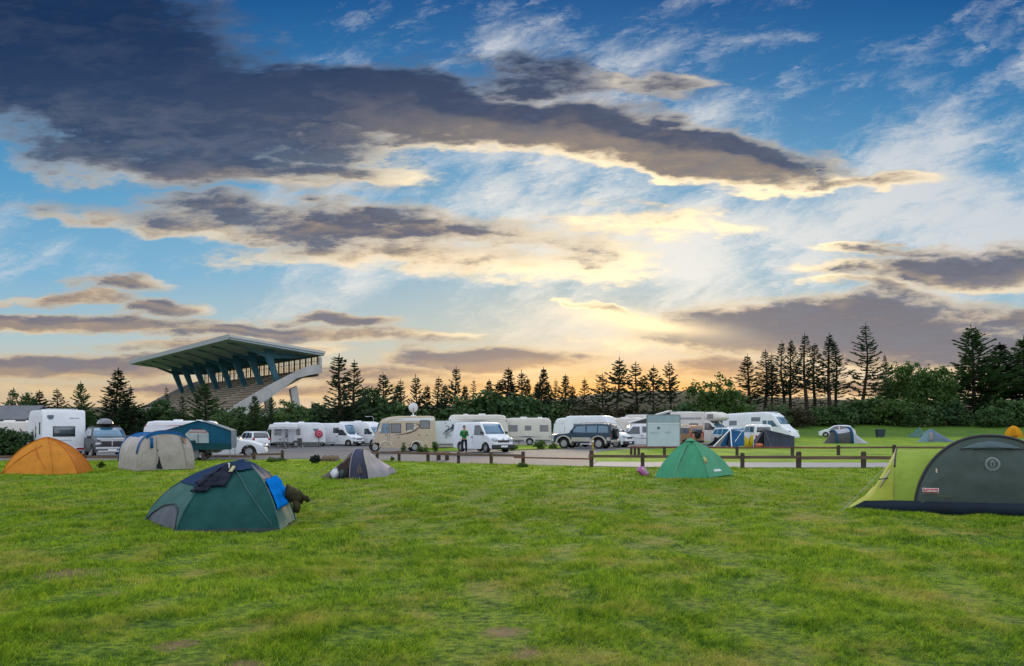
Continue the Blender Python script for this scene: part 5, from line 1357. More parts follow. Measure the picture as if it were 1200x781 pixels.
# s) curved white motorhome
c = Car('motorhome', 'sleek curved white motorhome behind the navy tent', 'motorhome', None, 6.9, 2.3,
        [(-3.45, 0.5), (-3.42, 2.45), (-3.2, 2.66), (-2.8, 2.72), (-0.6, 2.82), (0.9, 2.86), (1.5, 2.76), (1.95, 2.45), (2.5, 1.62), (2.85, 1.30), (3.25, 1.08), (3.42, 0.75), (3.45, 0.5)], 0.30, (-1.7, 2.45), 0.35, 1.3, 0.06, 0.16, 0.0, 0.16, white_p)
c.slope('windscreen', (2.47, 1.70), (2.0, 2.38), blue_glass, 0.12); c.side('window', [(1.25, 1.42), (1.25, 2.02), (1.75, 2.02), (2.22, 1.45)], blue_glass); c.side('window', [(0.75, 1.45), (0.75, 2.02), (1.15, 2.02), (1.15, 1.45)], blue_glass)
for (x0, x1, z0, z1) in ((-2.7, -1.9, 1.55, 2.02), (-0.4, 0.5, 1.95, 2.35)): c.side('window', [(x0, z0), (x0, z1), (x1, z1), (x1, z0)], grey_glass)
c.side('stripe', [(-3.3, 1.22), (-3.3, 1.28), (0.6, 1.28), (0.6, 1.22)], slate_m)
sl = MB(); sl.tube([(1.35, -0.9, 2.86), (1.6, 0, 2.86), (1.35, 0.9, 2.86)], 0.05, 8); sl.build('roof_spoiler', slate_m, c.root)
for sd in (1, -1): MB().box((3.22, sd * 0.82, 0.98), (0.3, 0.34, 0.24), Matrix.Rotation(sd * R(-20), 3, 'Z'), 0.08).build('headlight', lamp_m, c.root)
c.box('front_bumper', (3.38, 0, 0.50), (0.2, 2.0, 0.26), white_p, 0.07); c.mirrors(2.3, 1.6, white_p, 0.16)
c.put(891, 522, 245, 1.1, d=78)
# small boxy 4x4 seen from behind
c = Car('off_road_car', 'small boxy white off-road car with a spare wheel seen from behind between the two tents', 'car', None, 3.7, 1.62, [(-1.85, 0.5), (-1.83, 1.1), (-1.78, 1.6), (-1.65, 1.74), (-1.3, 1.78), (0.2, 1.75), (0.42, 1.68), (0.8, 1.12), (1.0, 1.06), (1.7, 1.0), (1.83, 0.88), (1.85, 0.5)], 0.38, (-1.15, 1.15), 0.35, 1.06, 0.13, 0.05, 0.02, 0.12, white_p)
c.slope('rear_window', (-1.825, 1.14), (-1.785, 1.56), dark_glass, 0.16); c.slope('windscreen', (0.78, 1.17), (0.46, 1.62), blue_glass, 0.09)
for q in ([(-1.62, 1.12), (-1.58, 1.58), (-0.75, 1.62), (-0.75, 1.12)], [(-0.65, 1.12), (-0.65, 1.62), (0.25, 1.58), (0.6, 1.14)]): c.side('window', q, blue_glass)
s_ = MB(); s_.lathe([(0.12, -0.09), (0.32, -0.1), (0.345, 0), (0.32, 0.1), (0.12, 0.09)], 20, 'x', (-1.96, 0.02, 0.92)); sw_ = s_.build('spare_wheel', rubber, c.root, True)
MB().lathe([(0.0, -0.12), (0.18, -0.12), (0.2, -0.06)], 18, 'x', (-1.96, 0.02, 0.92)).build('hub', plate_m, sw_)
for sd in (1, -1): MB().box((-1.84, sd * 0.66, 0.78), (0.06, 0.14, 0.24), None, 0.02).build('tail_light', tail_m, c.root)
c.box('rear_bumper', (-1.88, 0, 0.5), (0.16, 1.5, 0.18), white_p, 0.05); c.mirrors(0.6, 1.2, white_p)
c.put(885, 523.2, 22, 1.0, d=62)
# t) white hatchback on the bank
c = passenger('parked_car', 'white hatchback parked on the grass behind the blue and grey tent on the right', 'car', 4.2, 1.76, 1.52, white_p, dark_glass, 'hatch', 0.31, None, False, white_p); c.put(981, 512.6, 84)
# caravan roof line glimpsed at the left behind the shrubs, and a grey-roofed service house
# ------------------------------------------------------------------ tents
UP = Vector((0, 0, 1))
FOOT = []          # footprints kept clear of grass: (cx, cy, rx, ry)
class Panel:
    """cloth stretched between two curves (functions of t in 0..1), sagging towards a centre"""
    def __init__(s, c1, c2, sag=0.0, centre=None, n=24, m=18):
        s.c1, s.c2, s.sag, s.c, s.n, s.m = c1, c2, sag, centre, n, m
    def raw(s, u, t): return s.c1(t).lerp(s.c2(t), u)
    def pt(s, u, t, off=0.0):
        p = s.raw(u, t)
        d = (s.c - p) if s.c is not None else Vector((0, 0, -1))
        d = d.normalized() if d.length > 1e-6 else Vector((0, 0, -1))
        k = s.sag * math.sin(math.pi * u) * min(1.0, 2.6 * math.sin(math.pi * max(0.0, min(1, t)) * 0.5 + 0.05)) * (1 if t < 0.92 else (1 - t) / 0.08)
        k += 0.008 * math.sin(23 * u + 11 * t) * math.sin(17 * t + 3) + 0.009 * math.sin(9 * u - 14 * t + 2) * math.sin(math.pi * u) + 0.010 * math.sin(34 * u + 6 * t) * (1 - max(0.0, min(1.0, t))) ** 2 * math.sin(math.pi * u) + 0.007 * math.sin(15 * t + 21 * u * u)  * math.sin(math.pi * u)
        return p + d * (k - off)
    def mb(s, u0=0, u1=1, t0=0, t1=1, off=0.0, n=None, m=None):
        n, m = n or s.n, m or s.m
        b = MB(); b.grid([[s.pt(lerp(u0, u1, j / m), lerp(t0, t1, i / n), off) for j in range(m + 1)] for i in range(n + 1)]); return b
    def build(s, name, mt, par, **k): return s.mb(**k).build(name, mt, par, True)
    def patch(s, name, poly, mt, par, off=0.012, thick=0.006):
        """flat shape in panel coordinates laid on the cloth"""
        c = (sum(p[0] for p in poly) / len(poly), sum(p[1] for p in poly) / len(poly))
        dense = []
        for a, b in zip(poly, poly[1:] + poly[:1]):
            for j in range(4): dense.append((lerp(a[0], b[0], j / 4), lerp(a[1], b[1], j / 4)))
        n = len(dense); vs = []; fs = []
        for r in (1.0, 0.66, 0.33):
            vs += [s.pt(lerp(c[0], p[0], r), lerp(c[1], p[1], r), off) for p in dense]
        vs.append(s.pt(c[0], c[1], off)); lo = len(vs); vs += [s.pt(p[0], p[1], off - thick - 0.01) for p in dense]
        for q in range(2):
            for i in range(n): fs.append([q * n + i, q * n + (i + 1) % n, (q + 1) * n + (i + 1) % n, (q + 1) * n + i])
        for i in range(n): fs.append([2 * n + i, 2 * n + (i + 1) % n, 3 * n]); fs.append([i, (i + 1) % n, lo + (i + 1) % n, lo + i])
        return MB().add(vs, fs).build(name, mt, par, True)

def rib(foot, apex, rnd=0.7, lean=0.0):
    """pole from a foot to the apex: mix of a straight line and a quarter ellipse"""
    foot, apex = Vector(foot), Vector(apex)
    def f(t):
        a = t * math.pi / 2
        e = foot + (Vector((apex.x, apex.y, foot.z)) - foot) * (1 - math.cos(a)); e.z = foot.z + (apex.z - foot.z) * math.sin(a)
        return foot.lerp(apex, t).lerp(e, rnd)
    return f
def hoop(a, b, h, k=0.72, top=None):
    """arch from foot a over to foot b, rising h"""
    a, b = Vector(a), Vector(b); sh = Vector(top) if top is not None else Vector((0, 0, 0))
    def f(t):
        an = math.pi * t; s = math.sin(an); x = (1 - math.copysign(abs(math.cos(an)) ** 0.9, math.cos(an))) / 2
        return a.lerp(b, x) + UP * h * s ** k + sh * s
    return f
def line(a, b):
    a, b = Vector(a), Vector(b); return lambda t: a.lerp(b, t)
def tube_of(curve, r, t0=0, t1=1, n=20, out=0.0, c=None):
    pts = [curve(lerp(t0, t1, i / n)) for i in range(n + 1)]
    if out: pts = [p + (p - c).normalized() * out for p in pts]
    return MB().tube(pts, r, 8)
pole_m = mat('black_webbing', (0.018, 0.018, 0.022), 0.6, 0.1, 6.0)
cord_m = mat('pale_cord', (0.42, 0.42, 0.40), 0.7, 0.1, 6.0)
peg_m = mat('peg_steel', (0.35, 0.35, 0.36), 0.4, 0.1, 6.0, metal=0.8)

def frame_at(px, py, lean=0.0):
    """origin on the ground at a pixel; converts other pixels on the ground to local metres"""
    o = ground_at(px, py)
    def loc(px2, py2): 
        q = ground_at(px2, py2) - o; q.z = 0.0; return q
    return o, loc
def guy(root, a, b):
    MB().tube([a, b], 0.004, 4).build('guy_line', cord_m, root)
    MB().tube([Vector(b) + Vector((0, 0, 0.06)), Vector(b) - Vector((0, 0, 0.04))], 0.008, 5).build('peg', peg_m, root)

# --- teal dome tent in front
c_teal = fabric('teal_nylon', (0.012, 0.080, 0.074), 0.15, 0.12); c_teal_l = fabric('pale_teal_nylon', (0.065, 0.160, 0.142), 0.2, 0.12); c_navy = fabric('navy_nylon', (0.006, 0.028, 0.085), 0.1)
c_mesh = fabric('grey_mesh', (0.13, 0.145, 0.165), 0.2)
o, L = frame_at(262, 618)
t = thing('tent', 'dark teal dome tent in the foreground with clothes drying on it', 'tent', o)
teal_tent = t
A, B_, C_, D_ = L(207, 624.5), L(328, 623.0), L(346, 611.5), L(170, 609)
apex = Vector((0.02, 0.78, 1.04))
E_ = Vector((0.15, 1.75, 0))
cen = Vector((0.1, 0.6, 0.3))
ribs = {k: rib(p, apex, 0.68) for k, p in (('A', A), ('B', B_), ('C', C_), ('D', D_), ('E', E_))}
front = Panel(ribs['A'], ribs['B'], 0.05, cen, 30, 24); right = Panel(ribs['B'], ribs['C'], 0.03, cen); left = Panel(ribs['D'], ribs['A'], 0.05, cen, 26, 20)
back = Panel(ribs['C'], ribs['E'], 0.04, cen); back2 = Panel(ribs['E'], ribs['D'], 0.04, cen)
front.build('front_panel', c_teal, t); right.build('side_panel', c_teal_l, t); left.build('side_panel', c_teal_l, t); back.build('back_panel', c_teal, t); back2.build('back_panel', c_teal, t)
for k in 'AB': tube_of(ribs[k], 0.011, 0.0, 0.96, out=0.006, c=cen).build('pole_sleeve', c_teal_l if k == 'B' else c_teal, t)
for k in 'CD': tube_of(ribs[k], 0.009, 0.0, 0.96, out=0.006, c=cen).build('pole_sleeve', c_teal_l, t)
# ridge cap
cap = [Panel(ribs['A'], ribs['B'], 0.03, cen), Panel(ribs['D'], ribs['A'], 0.03, cen), Panel(ribs['B'], ribs['C'], 0.02, cen), Panel(ribs['C'], ribs['E'], 0.02, cen), Panel(ribs['E'], ribs['D'], 0.02, cen)]
mb = MB()
for k, p in enumerate(cap):
    t0 = [0.76, 0.50, 0.58, 0.45, 0.45][k]; q = p.mb(0, 1, t0, 1.0, 0.016, 8, 8); mb.add(q.v, q.f)
mb.build('ridge_cap', c_navy, t, True)
left.patch('mesh_vent', [(0.10, 0.0), (0.10, 0.08), (0.28, 0.20), (0.55, 0.24), (0.80, 0.18), (0.93, 0.05), (0.95, 0.0)], c_mesh, t, 0.014)
seam = MB(); seam.tube([left.pt(u, v, 0.026) for u, v in [(0.06, 0.03), (0.12, 0.11), (0.30, 0.22), (0.55, 0.26), (0.80, 0.20), (0.95, 0.03)]], 0.012, 6); seam.build('vent_piping', pole_m, t)
zp = [(0.20, 0.77), (0.36, 0.78), (0.50, 0.72), (0.62, 0.60), (0.74, 0.40), (0.85, 0.20), (0.95, 0.03)]
zip_ = MB(); zip_.tube([front.pt(lerp(zp[i][0], zp[i + 1][0], q / 5), lerp(zp[i][1], zp[i + 1][1], q / 5), 0.017) for i in range(6) for q in range(5)], 0.009, 6); zip_.build('door_zip', c_teal_l, t)
sk = MB(); sk.grid([[front.pt(j / 14, 0.0, 0.012) + Vector((0, -0.01 * q, 0.055 * (1 - q))) for j in range(15)] for q in (0, 1)]); sk.build('ground_hem', mat('hem', (0.012, 0.03, 0.03), 0.6), t, solid=0.006)
for p in (A, B_, C_, D_): MB().tube([p + Vector((0, 0, 0.05)), p + (p - cen).normalized() * 0.05 - Vector((0, 0, .05))], 0.008, 5).build('peg', peg_m, t)
FOOT.append((o.x - 0.05, o.y + 0.55, 1.05, 0.85))
# clothes on it
jk = fabric('jacket_cloth', (0.010, 0.014, 0.030), 0.05, 0.2, 0.8)
j = thing('jacket', 'dark navy jacket draped over the upper left of the teal tent', 'jacket', o)
def drape(p, name, m, par, u0, u1, t0, t1, off=0.03, wav=0.007, skew=0.0, solid=0.016):
    b = MB(); n, k = 14, 12
    b.grid([[p.pt(lerp(u0, u1, a / k) + skew * (c / n), lerp(t0, t1, c / n) + 0.006 * math.sin(a * 0.9), off + wav * math.sin(a * 1.1 + c * 0.5) + 0.01 * math.sin(c * 1.3)) for a in range(k + 1)] for c in range(n + 1)])
    return b.build(name, m, par, True, solid=solid)
drape(front, 'body', jk, j, -0.04, 0.36, 0.50, 0.84, 0.045, skew=0.02)
drape(front, 'sleeve', jk, j, 0.0, 0.15, 0.43, 0.62, 0.055, skew=0.03)
drape(left, 'body', jk, j, 0.62, 1.02, 0.52, 0.80, 0.05)
drape(left, 'sleeve', jk, j, 0.80, 0.98, 0.42, 0.56, 0.06)
b = MB(); b.tube([front.pt(0.06, 0.82, 0.07), front.pt(0.16, 0.80, 0.09), front.pt(0.26, 0.74, 0.08)], [0.010, 0.014, 0.010], 8); b.build('collar', cord_m, j, True)
b = MB(); b.grid([[front.pt(u, v, 0.075) for u in (0.28, 0.32, 0.37)] for v in (0.70, 0.74, 0.80)]); b.build('care_label', mat('label_yellow', (0.45, 0.42, 0.22), 0.7), j, True, solid=0.004)
tw = thing('towel', 'bright blue towel hung over the right side of the teal tent', 'towel', o)
drape(right, 'cloth', fabric('blue_towel', (0.004, 0.145, 0.50), 0.02, 0.04, 0.10, 0.0), tw, 0.05, 0.95, 0.22, 0.56, 0.07, 0.012, 0.06)
og = thing('garment', 'olive brown garment bundled at the lower right end of the teal tent', 'garment', o)
om = fabric('olive_cloth', (0.055, 0.048, 0.020), 0.05, 0.3, 0.9)
b = MB(); rows = []
base = right.pt(0.72, 0.26, 0.03)
for k in range(9):
    q = k / 8; c0 = base + Vector((0.02 + 0.30 * q, 0.0 - 0.02 * q, 0.14 - 0.10 * q)); r = 0.15 * (1 - 0.35 * q) * (1 if 0 < k < 8 else 0.35)
    rows.append([c0 + Vector((0.05 * math.sin(3 * a) * r * 4, r * 0.6 * math.cos(a) * (1 + 0.18 * math.sin(4 * a + k)), r * 1.05 * math.sin(a) * (1 + 0.15 * math.cos(5 * a + 2 * k)))) for a in [2 * math.pi * i / 16 for i in range(16)]])
b.grid(rows, close=True); b.f.append([i for i in range(16)]); b.f.append([128 + i for i in range(16)]); b.build('body', om, og, True)
b = MB(); b.tube([base + Vector((0.20, -0.02, 0.0)), base + Vector((0.22, -0.03, -0.12)), base + Vector((0.20, -0.02, -0.20))], [0.07, 0.065, 0.05], 10); b.build('sleeve', om, og, True)
b = MB(); b.tube([base + Vector((0.30, 0, 0.04)), base + Vector((0.38, 0, 0.03)), base + Vector((0.40, 0, -0.03))], [0.06, 0.05, 0.035], 10); b.build('cuff', om, og, True)
og['note'] = 0
del og['note']

# --- lime and dark green tunnel tent at the right
c_lime = fabric('lime_nylon', (0.37, 0.50, 0.085), 0.35, 0.08); c_lime_y = fabric('yellow_lime_nylon', (0.50, 0.55, 0.085), 0.35, 0.08)
c_dk = fabric('dark_green_nylon', (0.080, 0.108, 0.098), 0.15, 0.06, 0.4); c_flap = fabric('navy_flap', (0.014, 0.024, 0.038), 0.05)
c_vent = fabric('slate_vent', (0.11, 0.165, 0.185), 0.1)
o, L = frame_at(1072, 600.5)
t = thing('tent', 'large lime and dark green tunnel tent cut by the right edge of the picture', 'tent', o)
lean = R(13)
t.rotation_euler = (0, 0, -lean)
arch_f = hoop((0, 0, 0), (2.44, 0, 0), 1.40, 1.0); arch_b = hoop((0.75, 1.8, 0), (2.95, 1.8, 0), 1.18, 0.78)
hp = hoop((-0.36, -0.02, 0), (0.16, 1.7, 0), 1.13, 0.62, (0.02, 0, 0))
def wrap(x):
    f0 = 0.30
    if x < 0.40: return arch_f(f0 * x / 0.40)
    if x > 0.60: return arch_b(f0 * (1 - x) / 0.40)
    k = (x - 0.40) / 0.20; return arch_f(f0).lerp(arch_b(f0), k)
cen = Vector((1.0, 0.9, 0.2))
top_p = Panel(lambda q: arch_f(q), lambda q: arch_b(q), 0.03, cen, 26, 6); top_p.build('roof_panel', c_dk, t)
lime = Panel(lambda q: hp(q), wrap, 0.035, cen, 30, 12); lime.build('porch_panel', c_lime, t)
tip = lambda q: Vector((-1.12 + 0.35 * q ** 2, lerp(0.05, 0.9, q), 0.015))
nose = Panel(tip, lambda q: hp(q), 0.15, Vector((-0.2, 0.7, -0.3)), 26, 14); nose.build('nose_panel', c_lime_y, t)
def arch_face(y, sgn, bulge):
    base = lambda q: Vector((arch_f(q).x, y + sgn * 0.02, 0.01))
    return Panel(lambda q: base(q), lambda q: Vector((arch_f(q).x, y, arch_f(q).z)), bulge, Vector((1.3, y + sgn * -50.0 * -1, 0.7)), 34, 14)
ff = Panel(lambda q: Vector((arch_f(q).x, -0.03, 0.012)), lambda q: arch_f(q), -0.10, Vector((1.3, 40, 0.5)), 34, 14)
ff.build('door_panel', c_dk, t)
bf = Panel(lambda q: Vector((arch_b(q).x, 1.83, 0.012)), lambda q: arch_b(q), -0.08, Vector((1.3, -40, 0.5)), 24, 8); bf.build('back_panel', c_dk, t)
tube_of(arch_f, 0.026, 0, 1, 40).build('pole_sleeve', pole_m, t, True)
tube_of(arch_b, 0.02, 0, 1, 30).build('pole_sleeve', pole_m, t, True)
tube_of(hp, 0.017, 0.20, 0.62, 24).build('pole_sleeve', pole_m, t, True)
seam = MB(); seam.tube([hp(q / 20 * 0.2) + Vector((0.0, -0.008, 0)) for q in range(21)], 0.005, 5); seam.build('seam', mat('seam', (0.16, 0.22, 0.05), 0.6), t)
# mud flap round the foot
fl = MB()
lp = [Vector((-1.15, 0.06, 0)), Vector((-0.85, 0.02, 0)), Vector((-0.38, -0.04, 0)), Vector((0.0, -0.06, 0)), Vector((0.7, -0.12, 0)), Vector((1.4, -0.13, 0)), Vector((2.1, -0.08, 0)), Vector((2.48, -0.02, 0))]
hh = [0.03, 0.19, 0.215, 0.215, 0.21, 0.21, 0.205, 0.20]
fl.grid([[p + Vector((0, -0.035, -0.02)) for p in lp], [p + Vector((0.015, -0.028, h_ * 0.5)) for p, h_ in zip(lp, hh)], [p + Vector((0.05 if i == 0 else 0, -0.012, h_)) for i, (p, h_) in enumerate(zip(lp, hh))]])
fl.build('mud_flap', c_flap, t, True, solid=0.006)
def on_ff(x, z, off): 
    # nearest panel coordinates on the front face
    q = min((abs(arch_f(k / 400).x - x), k / 400) for k in range(401))[1]
    top_ = arch_f(q).z; return ff.pt((z - 0.012) / (top_ - 0.012), q, off)
vt = MB(); vt.grid([[on_ff(lerp(0.74, 1.72, i / 12), lerp(1.17, 1.17 + 0.02, 0) + 0.13 * math.sin(math.pi * i / 12) * k, 0.012 + 0.03 * (1 - k) * math.sin(math.pi * i / 12)) for i in range(13)] for k in (0, 0.35, 0.7, 1.0)])
vt.build('vent_hood', c_vent, t, True, solid=0.008)
vt = MB(); vt.tube([on_ff(lerp(0.72, 1.74, i / 12), 1.16 + 0.035 * math.sin(math.pi * i / 12), 0.02) for i in range(13)], 0.008, 5); vt.build('vent_seam', pole_m, t)
vt = MB(); vt.tube([on_ff(lerp(0.95, 1.6, i / 8), 1.165 + 0.02 * math.sin(math.pi * i / 8), 0.028) for i in range(9)], 0.014, 5); vt.build('vent_dark_strip', pole_m, t)  # solid black strip along the vent hood
# round lantern badge
bd = MB(); cx, cz = 1.22, 0.90
def ring(r0, r1, n=32, off=0.012):
    vs = []; fs = []
    for k in range(n):
        a = 2 * math.pi * k / n
        vs += [on_ff(cx + r0 * math.cos(a), cz + r0 * math.sin(a), off), on_ff(cx + r1 * math.cos(a), cz + r1 * math.sin(a), off)]
    for k in range(n): fs.append([2 * k, 2 * k + 1, (2 * k + 3) % (2 * n), (2 * k + 2) % (2 * n)])
    return vs, fs
bd.add(*ring(0.085, 0.122))
def shape(pts, off=0.012): bd.add([on_ff(cx + a, cz + b, off) for a, b in pts], [list(range(len(pts)))])
shape([(-0.045, -0.060), (0.045, -0.060), (0.045, -0.040), (-0.045, -0.040)]); shape([(-0.036, -0.03), (-0.012, -0.03), (-0.012, 0.02), (-0.036, 0.02)]); shape([(0.012, -0.03), (0.036, -0.03), (0.036, 0.02), (0.012, 0.02)])
shape([(-0.050, 0.028), (0.050, 0.028), (0.030, 0.052), (-0.030, 0.052)]); shape([(-0.012, 0.056), (0.012, 0.056), (0.012, 0.070), (-0.012, 0.070)])
bd.build('lantern_badge', mat('badge_grey', (0.165, 0.195, 0.195), 0.5, 0.1, 4.0), t)
# red label with its name
lx, lz = 0.235, 0.405
lb = MB(); lb.grid([[on_ff(lx + a, lz + b, 0.012) for a in (-0.13, -0.065, 0, 0.065, 0.13)] for b in (-0.048, 0, 0.048)]); lab_o = lb.build('label', mat('label_white', (0.55, 0.50, 0.50), 0.5, 0.05, 4.0), t, True, solid=0.003)
lb = MB(); lb.grid([[on_ff(lx + a, lz + b, 0.018) for a in (-0.118, -0.06, 0, 0.06, 0.118)] for b in (-0.038, 0, 0.038)]); lb.build('label_field', mat('label_red', (0.40, 0.03, 0.05), 0.5, 0.05, 4.0), lab_o, True, solid=0.002)
vs, fs = text_mesh('Coleman', 0.062, 0.0012)
MB().add([on_ff(lx + v.x, lz + v.y, 0.024) for v in vs], fs).build('lettering', mat('label_letters', (0.70, 0.66, 0.66), 0.5), lab_o)
tg = MB(); tg.grid([[on_ff(0.335 + a, 0.77 + b, 0.016) for a in (-0.014, 0.014)] for b in (-0.04, 0.0, 0.035)]); tg.build('tag', mat('tag_cream', (0.50, 0.46, 0.30), 0.6), t, solid=0.003)
dash = MB()
for k in range(9): dash.add([on_ff(0.30 + 0.033 * k + a, 0.315 + b, 0.013) for a, b in ((0, -0.008), (0.022, -0.008), (0.022, 0.008), (0, 0.008))], [[0, 1, 2, 3]])
dash.build('print_dashes', mat('faint_print', (0.20, 0.20, 0.08), 0.7), t)  # plain dashes in place of a line of small print
tab = MB(); tab.box((-0.52, 0.02, 0.60), (0.16, 0.03, 0.02), Matrix.Rotation(R(-8), 3, 'Y')); tab.build('strap', pole_m, t)
wn = MB(); wn.tube([nose.pt(0.92, 0.22, 0.01), nose.pt(0.80, 0.20, 0.03), nose.pt(0.68, 0.16, 0.012)], [0.01, 0.022, 0.008], 6); wn.build('rolled_flap', fabric('pale_trim', (0.52, 0.54, 0.40), 0.2), t, True)
guy(t, hp(0.30), (-1.30, -0.25, 0.0)); guy(t, arch_f(0.5), (1.5, -1.0, 0.0)) if False else None
FOOT.append((o.x + 0.95, o.y + 0.75, 2.05, 1.05))

# --- orange geodesic tent at the left edge
c_or = fabric('orange_nylon', (0.74, 0.30, 0.040), 0.35, 0.08); c_or2 = fabric('orange_nylon_deep', (0.58, 0.20, 0.028), 0.35, 0.08)
def fan_tent(label, px0, py0, feet, apex_px, apex_py, apex_dy, cols, name='tent', rnd=0.6, sag=0.05, sleeve=None, backs=(), grp=None):
    o, L = frame_at(px0, py0)
    t = thing(name, label, 'tent', o, 0, grp)
    P = [L(*f) if len(f) == 2 else Vector(f) for f in feet]
    d = o.y + apex_dy
    ap = Vector(((apex_px - 600) / F * d - o.x, apex_dy, EYE + (HY - apex_py) / F * d - o.z))
    P += [Vector(((b[0] - 600) / F * (o.y + b[1]) - o.x, b[1], 0)) for b in backs]
    cen = Vector((ap.x, ap.y, ap.z * 0.3))
    rr = [rib(p, ap, rnd) for p in P]; pans = []
    for i in range(len(P)):
        p = Panel(rr[i], rr[(i + 1) % len(P)], sag, cen, 24, 18); p.build('panel', cols[i % len(cols)], t); pans.append(p)
    if sleeve:
        for r_ in rr: tube_of(r_, 0.014, 0, 0.97, out=0.008, c=cen).build('pole_sleeve', sleeve, t, True)
    xs = [p.x for p in P]; ys = [p.y for p in P]
    FOOT.append((o.x + (min(xs) + max(xs)) / 2, o.y + (min(ys) + max(ys)) / 2, (max(xs) - min(xs)) / 2 * 0.92, (max(ys) - min(ys)) / 2 * 0.9))
    return t, rr, pans, cen, o
t, rr, pans, cen, o = fan_tent('orange geodesic tent at the left edge in front of the white motorhome', 55, 556, [(2, 555.5), (62, 557), (91, 555.5), (109, 553)], 55, 512.5, 0.9, [c_or, c_or, c_or2, c_or2, c_or, c_or], rnd=0.62, sleeve=c_or2, backs=[(96, 1.9), (58, 2.3), (12, 1.6)])
b = MB(); b.tube([pans[0].pt(0.02, 0.05, 0.02), pans[0].pt(0.18, 0.30, 0.02), pans[0].pt(0.40, 0.52, 0.02), pans[0].pt(0.66, 0.66, 0.02)], 0.012, 6); b.build('door_zip', c_or2, t)
b = MB(); b.tube([pans[0].pt(0.40, 0.62, 0.02), pans[0].pt(0.62, 0.40, 0.02), pans[0].pt(0.86, 0.12, 0.02)], 0.014, 6); b.build('cross_pole', c_or2, t)
b = MB(); b.grid([[rr[0](0.0) + Vector((-0.15 + 0.2 * i, 0.02 * i, 0.10 * (1 - j) * (1 if i else .4))) for i in range(3)] for j in (0, 1)]); b.build('porch_edge', c_or2, t, True, solid=0.01)
pans[1].patch('badge', [(0.48, 0.42), (0.56, 0.42), (0.56, 0.45), (0.48, 0.45)], c_or2, t)

# --- beige and blue tunnel tent
c_be = fabric('beige_cloth', (0.50, 0.44, 0.41), 0.2, 0.08); c_bl = fabric('blue_cloth', (0.008, 0.115, 0.32), 0.2, 0.1); c_pale = fabric('pale_side', (0.54, 0.50, 0.47), 0.25)
o, L = frame_at(193, 552)
t = thing('tent', 'rounded beige tunnel tent with a blue roof band left of the teal trailer tent', 'tent', o)
f0, f1 = L(160, 553), L(227.5, 550); r0 = L(139, 549.6); r1 = f1 + (r0 - f0)
H1 = EYE + (HY - 504.5) / F * (o.y + 0.3) - o.z
arch1 = hoop(f0, f1, H1, 0.55); arch2 = hoop(r0, r1, H1 * 0.93, 0.55)
cen = (f0 + f1 + r0 + r1) / 4 + Vector((0, 0, 0.4))
tun = Panel(arch2, arch1, 0.05, cen, 30, 10)
tun.build('side_panel', c_pale, t, t0=0, t1=0.30); tun.build('roof_panel', c_bl, t, t0=0.30, t1=0.72); tun.build('side_panel', c_be, t, t0=0.72, t1=1.0)
out = (f0 - r0).normalized()
ffb = Panel(lambda q: Vector((*(f0.lerp(f1, (arch1(q) - f0).dot((f1 - f0).normalized()) / (f1 - f0).length)).xy, 0.01)), arch1, -0.09, cen - out * 30, 34, 12)
ffb.build('front_panel', c_be, t)
bk = Panel(lambda q: Vector((arch2(q).x, arch2(q).y, 0.01)), arch2, -0.15, cen + out * 30, 24, 8); bk.build('back_panel', c_be, t)
band = MB(); band.grid([[arch1(q / 30) + (arch1(q / 30) - cen).normalized() * 0.012 + out * e for q in range(2, 29)] for e in (-0.16, 0.03)]); band.build('arch_band', c_bl, t, True, solid=0.006)
ffb2 = MB(); ffb2.grid([[ffb.pt(u, lerp(0.27, 0.73, i / 12), 0.02) for i in range(13)] for u in (0.91, 0.99)]); ffb2.build('blue_fringe', c_bl, t, True)
tube_of(arch2, 0.03, 0.02, 0.6, 20).build('pole_sleeve', c_bl, t, True)
def fpt(x, z, off=0.0):
    q = min((abs((arch1(k / 200) - f0).dot((f1 - f0).normalized()) / (f1 - f0).length - x), k / 200) for k in range(201))[1]
    return ffb.pt(z / max(0.05, arch1(q).z), q, off)
s_ = MB(); s_.add([fpt(0.335, 0.05, 0.02), fpt(0.44, 0.03, 0.02), fpt(0.39, 0.30, 0.02), fpt(0.345, 0.75, 0.02), fpt(0.325, 0.80, 0.02)], [[0, 1, 2, 3, 4]]); s_.build('door_slit_shade', mat('door_shade', (0.010, 0.011, 0.016), 0.9), t, solid=0.004)  # near-black patch on closed cloth paints the shade inside the door slit
s_ = MB(); s_.tube([fpt(0.325, z, 0.022) for z in (0.05, 0.3, 0.6, 0.9, 1.2)], 0.010, 5); s_.build('door_zip', mat('zip_grey', (0.28, 0.27, 0.28), 0.6), t)
s_ = MB(); s_.tube([fpt(0.74, 1.25, 0.02), fpt(0.79, 0.8, 0.02), fpt(0.86, 0.1, 0.02)], 0.010, 5); s_.build('door_zip', MATS['zip_grey'], t)
s_ = MB(); s_.grid([[fpt(x, z, 0.03) for x in (0.215, 0.26)] for z in (0.80, 1.0, 1.18)]); s_.build('tied_flap', c_bl, t, True, solid=0.03)
s_ = MB(); s_.grid([[fpt(x, z, 0.025) for x in (0.80, 0.835)] for z in (0.95, 1.05, 1.15)]); s_.build('badge', mat('salmon_badge', (0.40, 0.18, 0.12), 0.6), t, solid=0.004)
s_ = MB(); s_.tube([fpt(0.77, 1.2, 0.04), fpt(0.78, 1.0, 0.05)], 0.03, 6); s_.build('door_toggle', mat('olive_toggle', (0.14, 0.12, 0.08), 0.7), t)
FOOT.append((o.x - 0.2, o.y + 0.7, 1.3, 1.0))

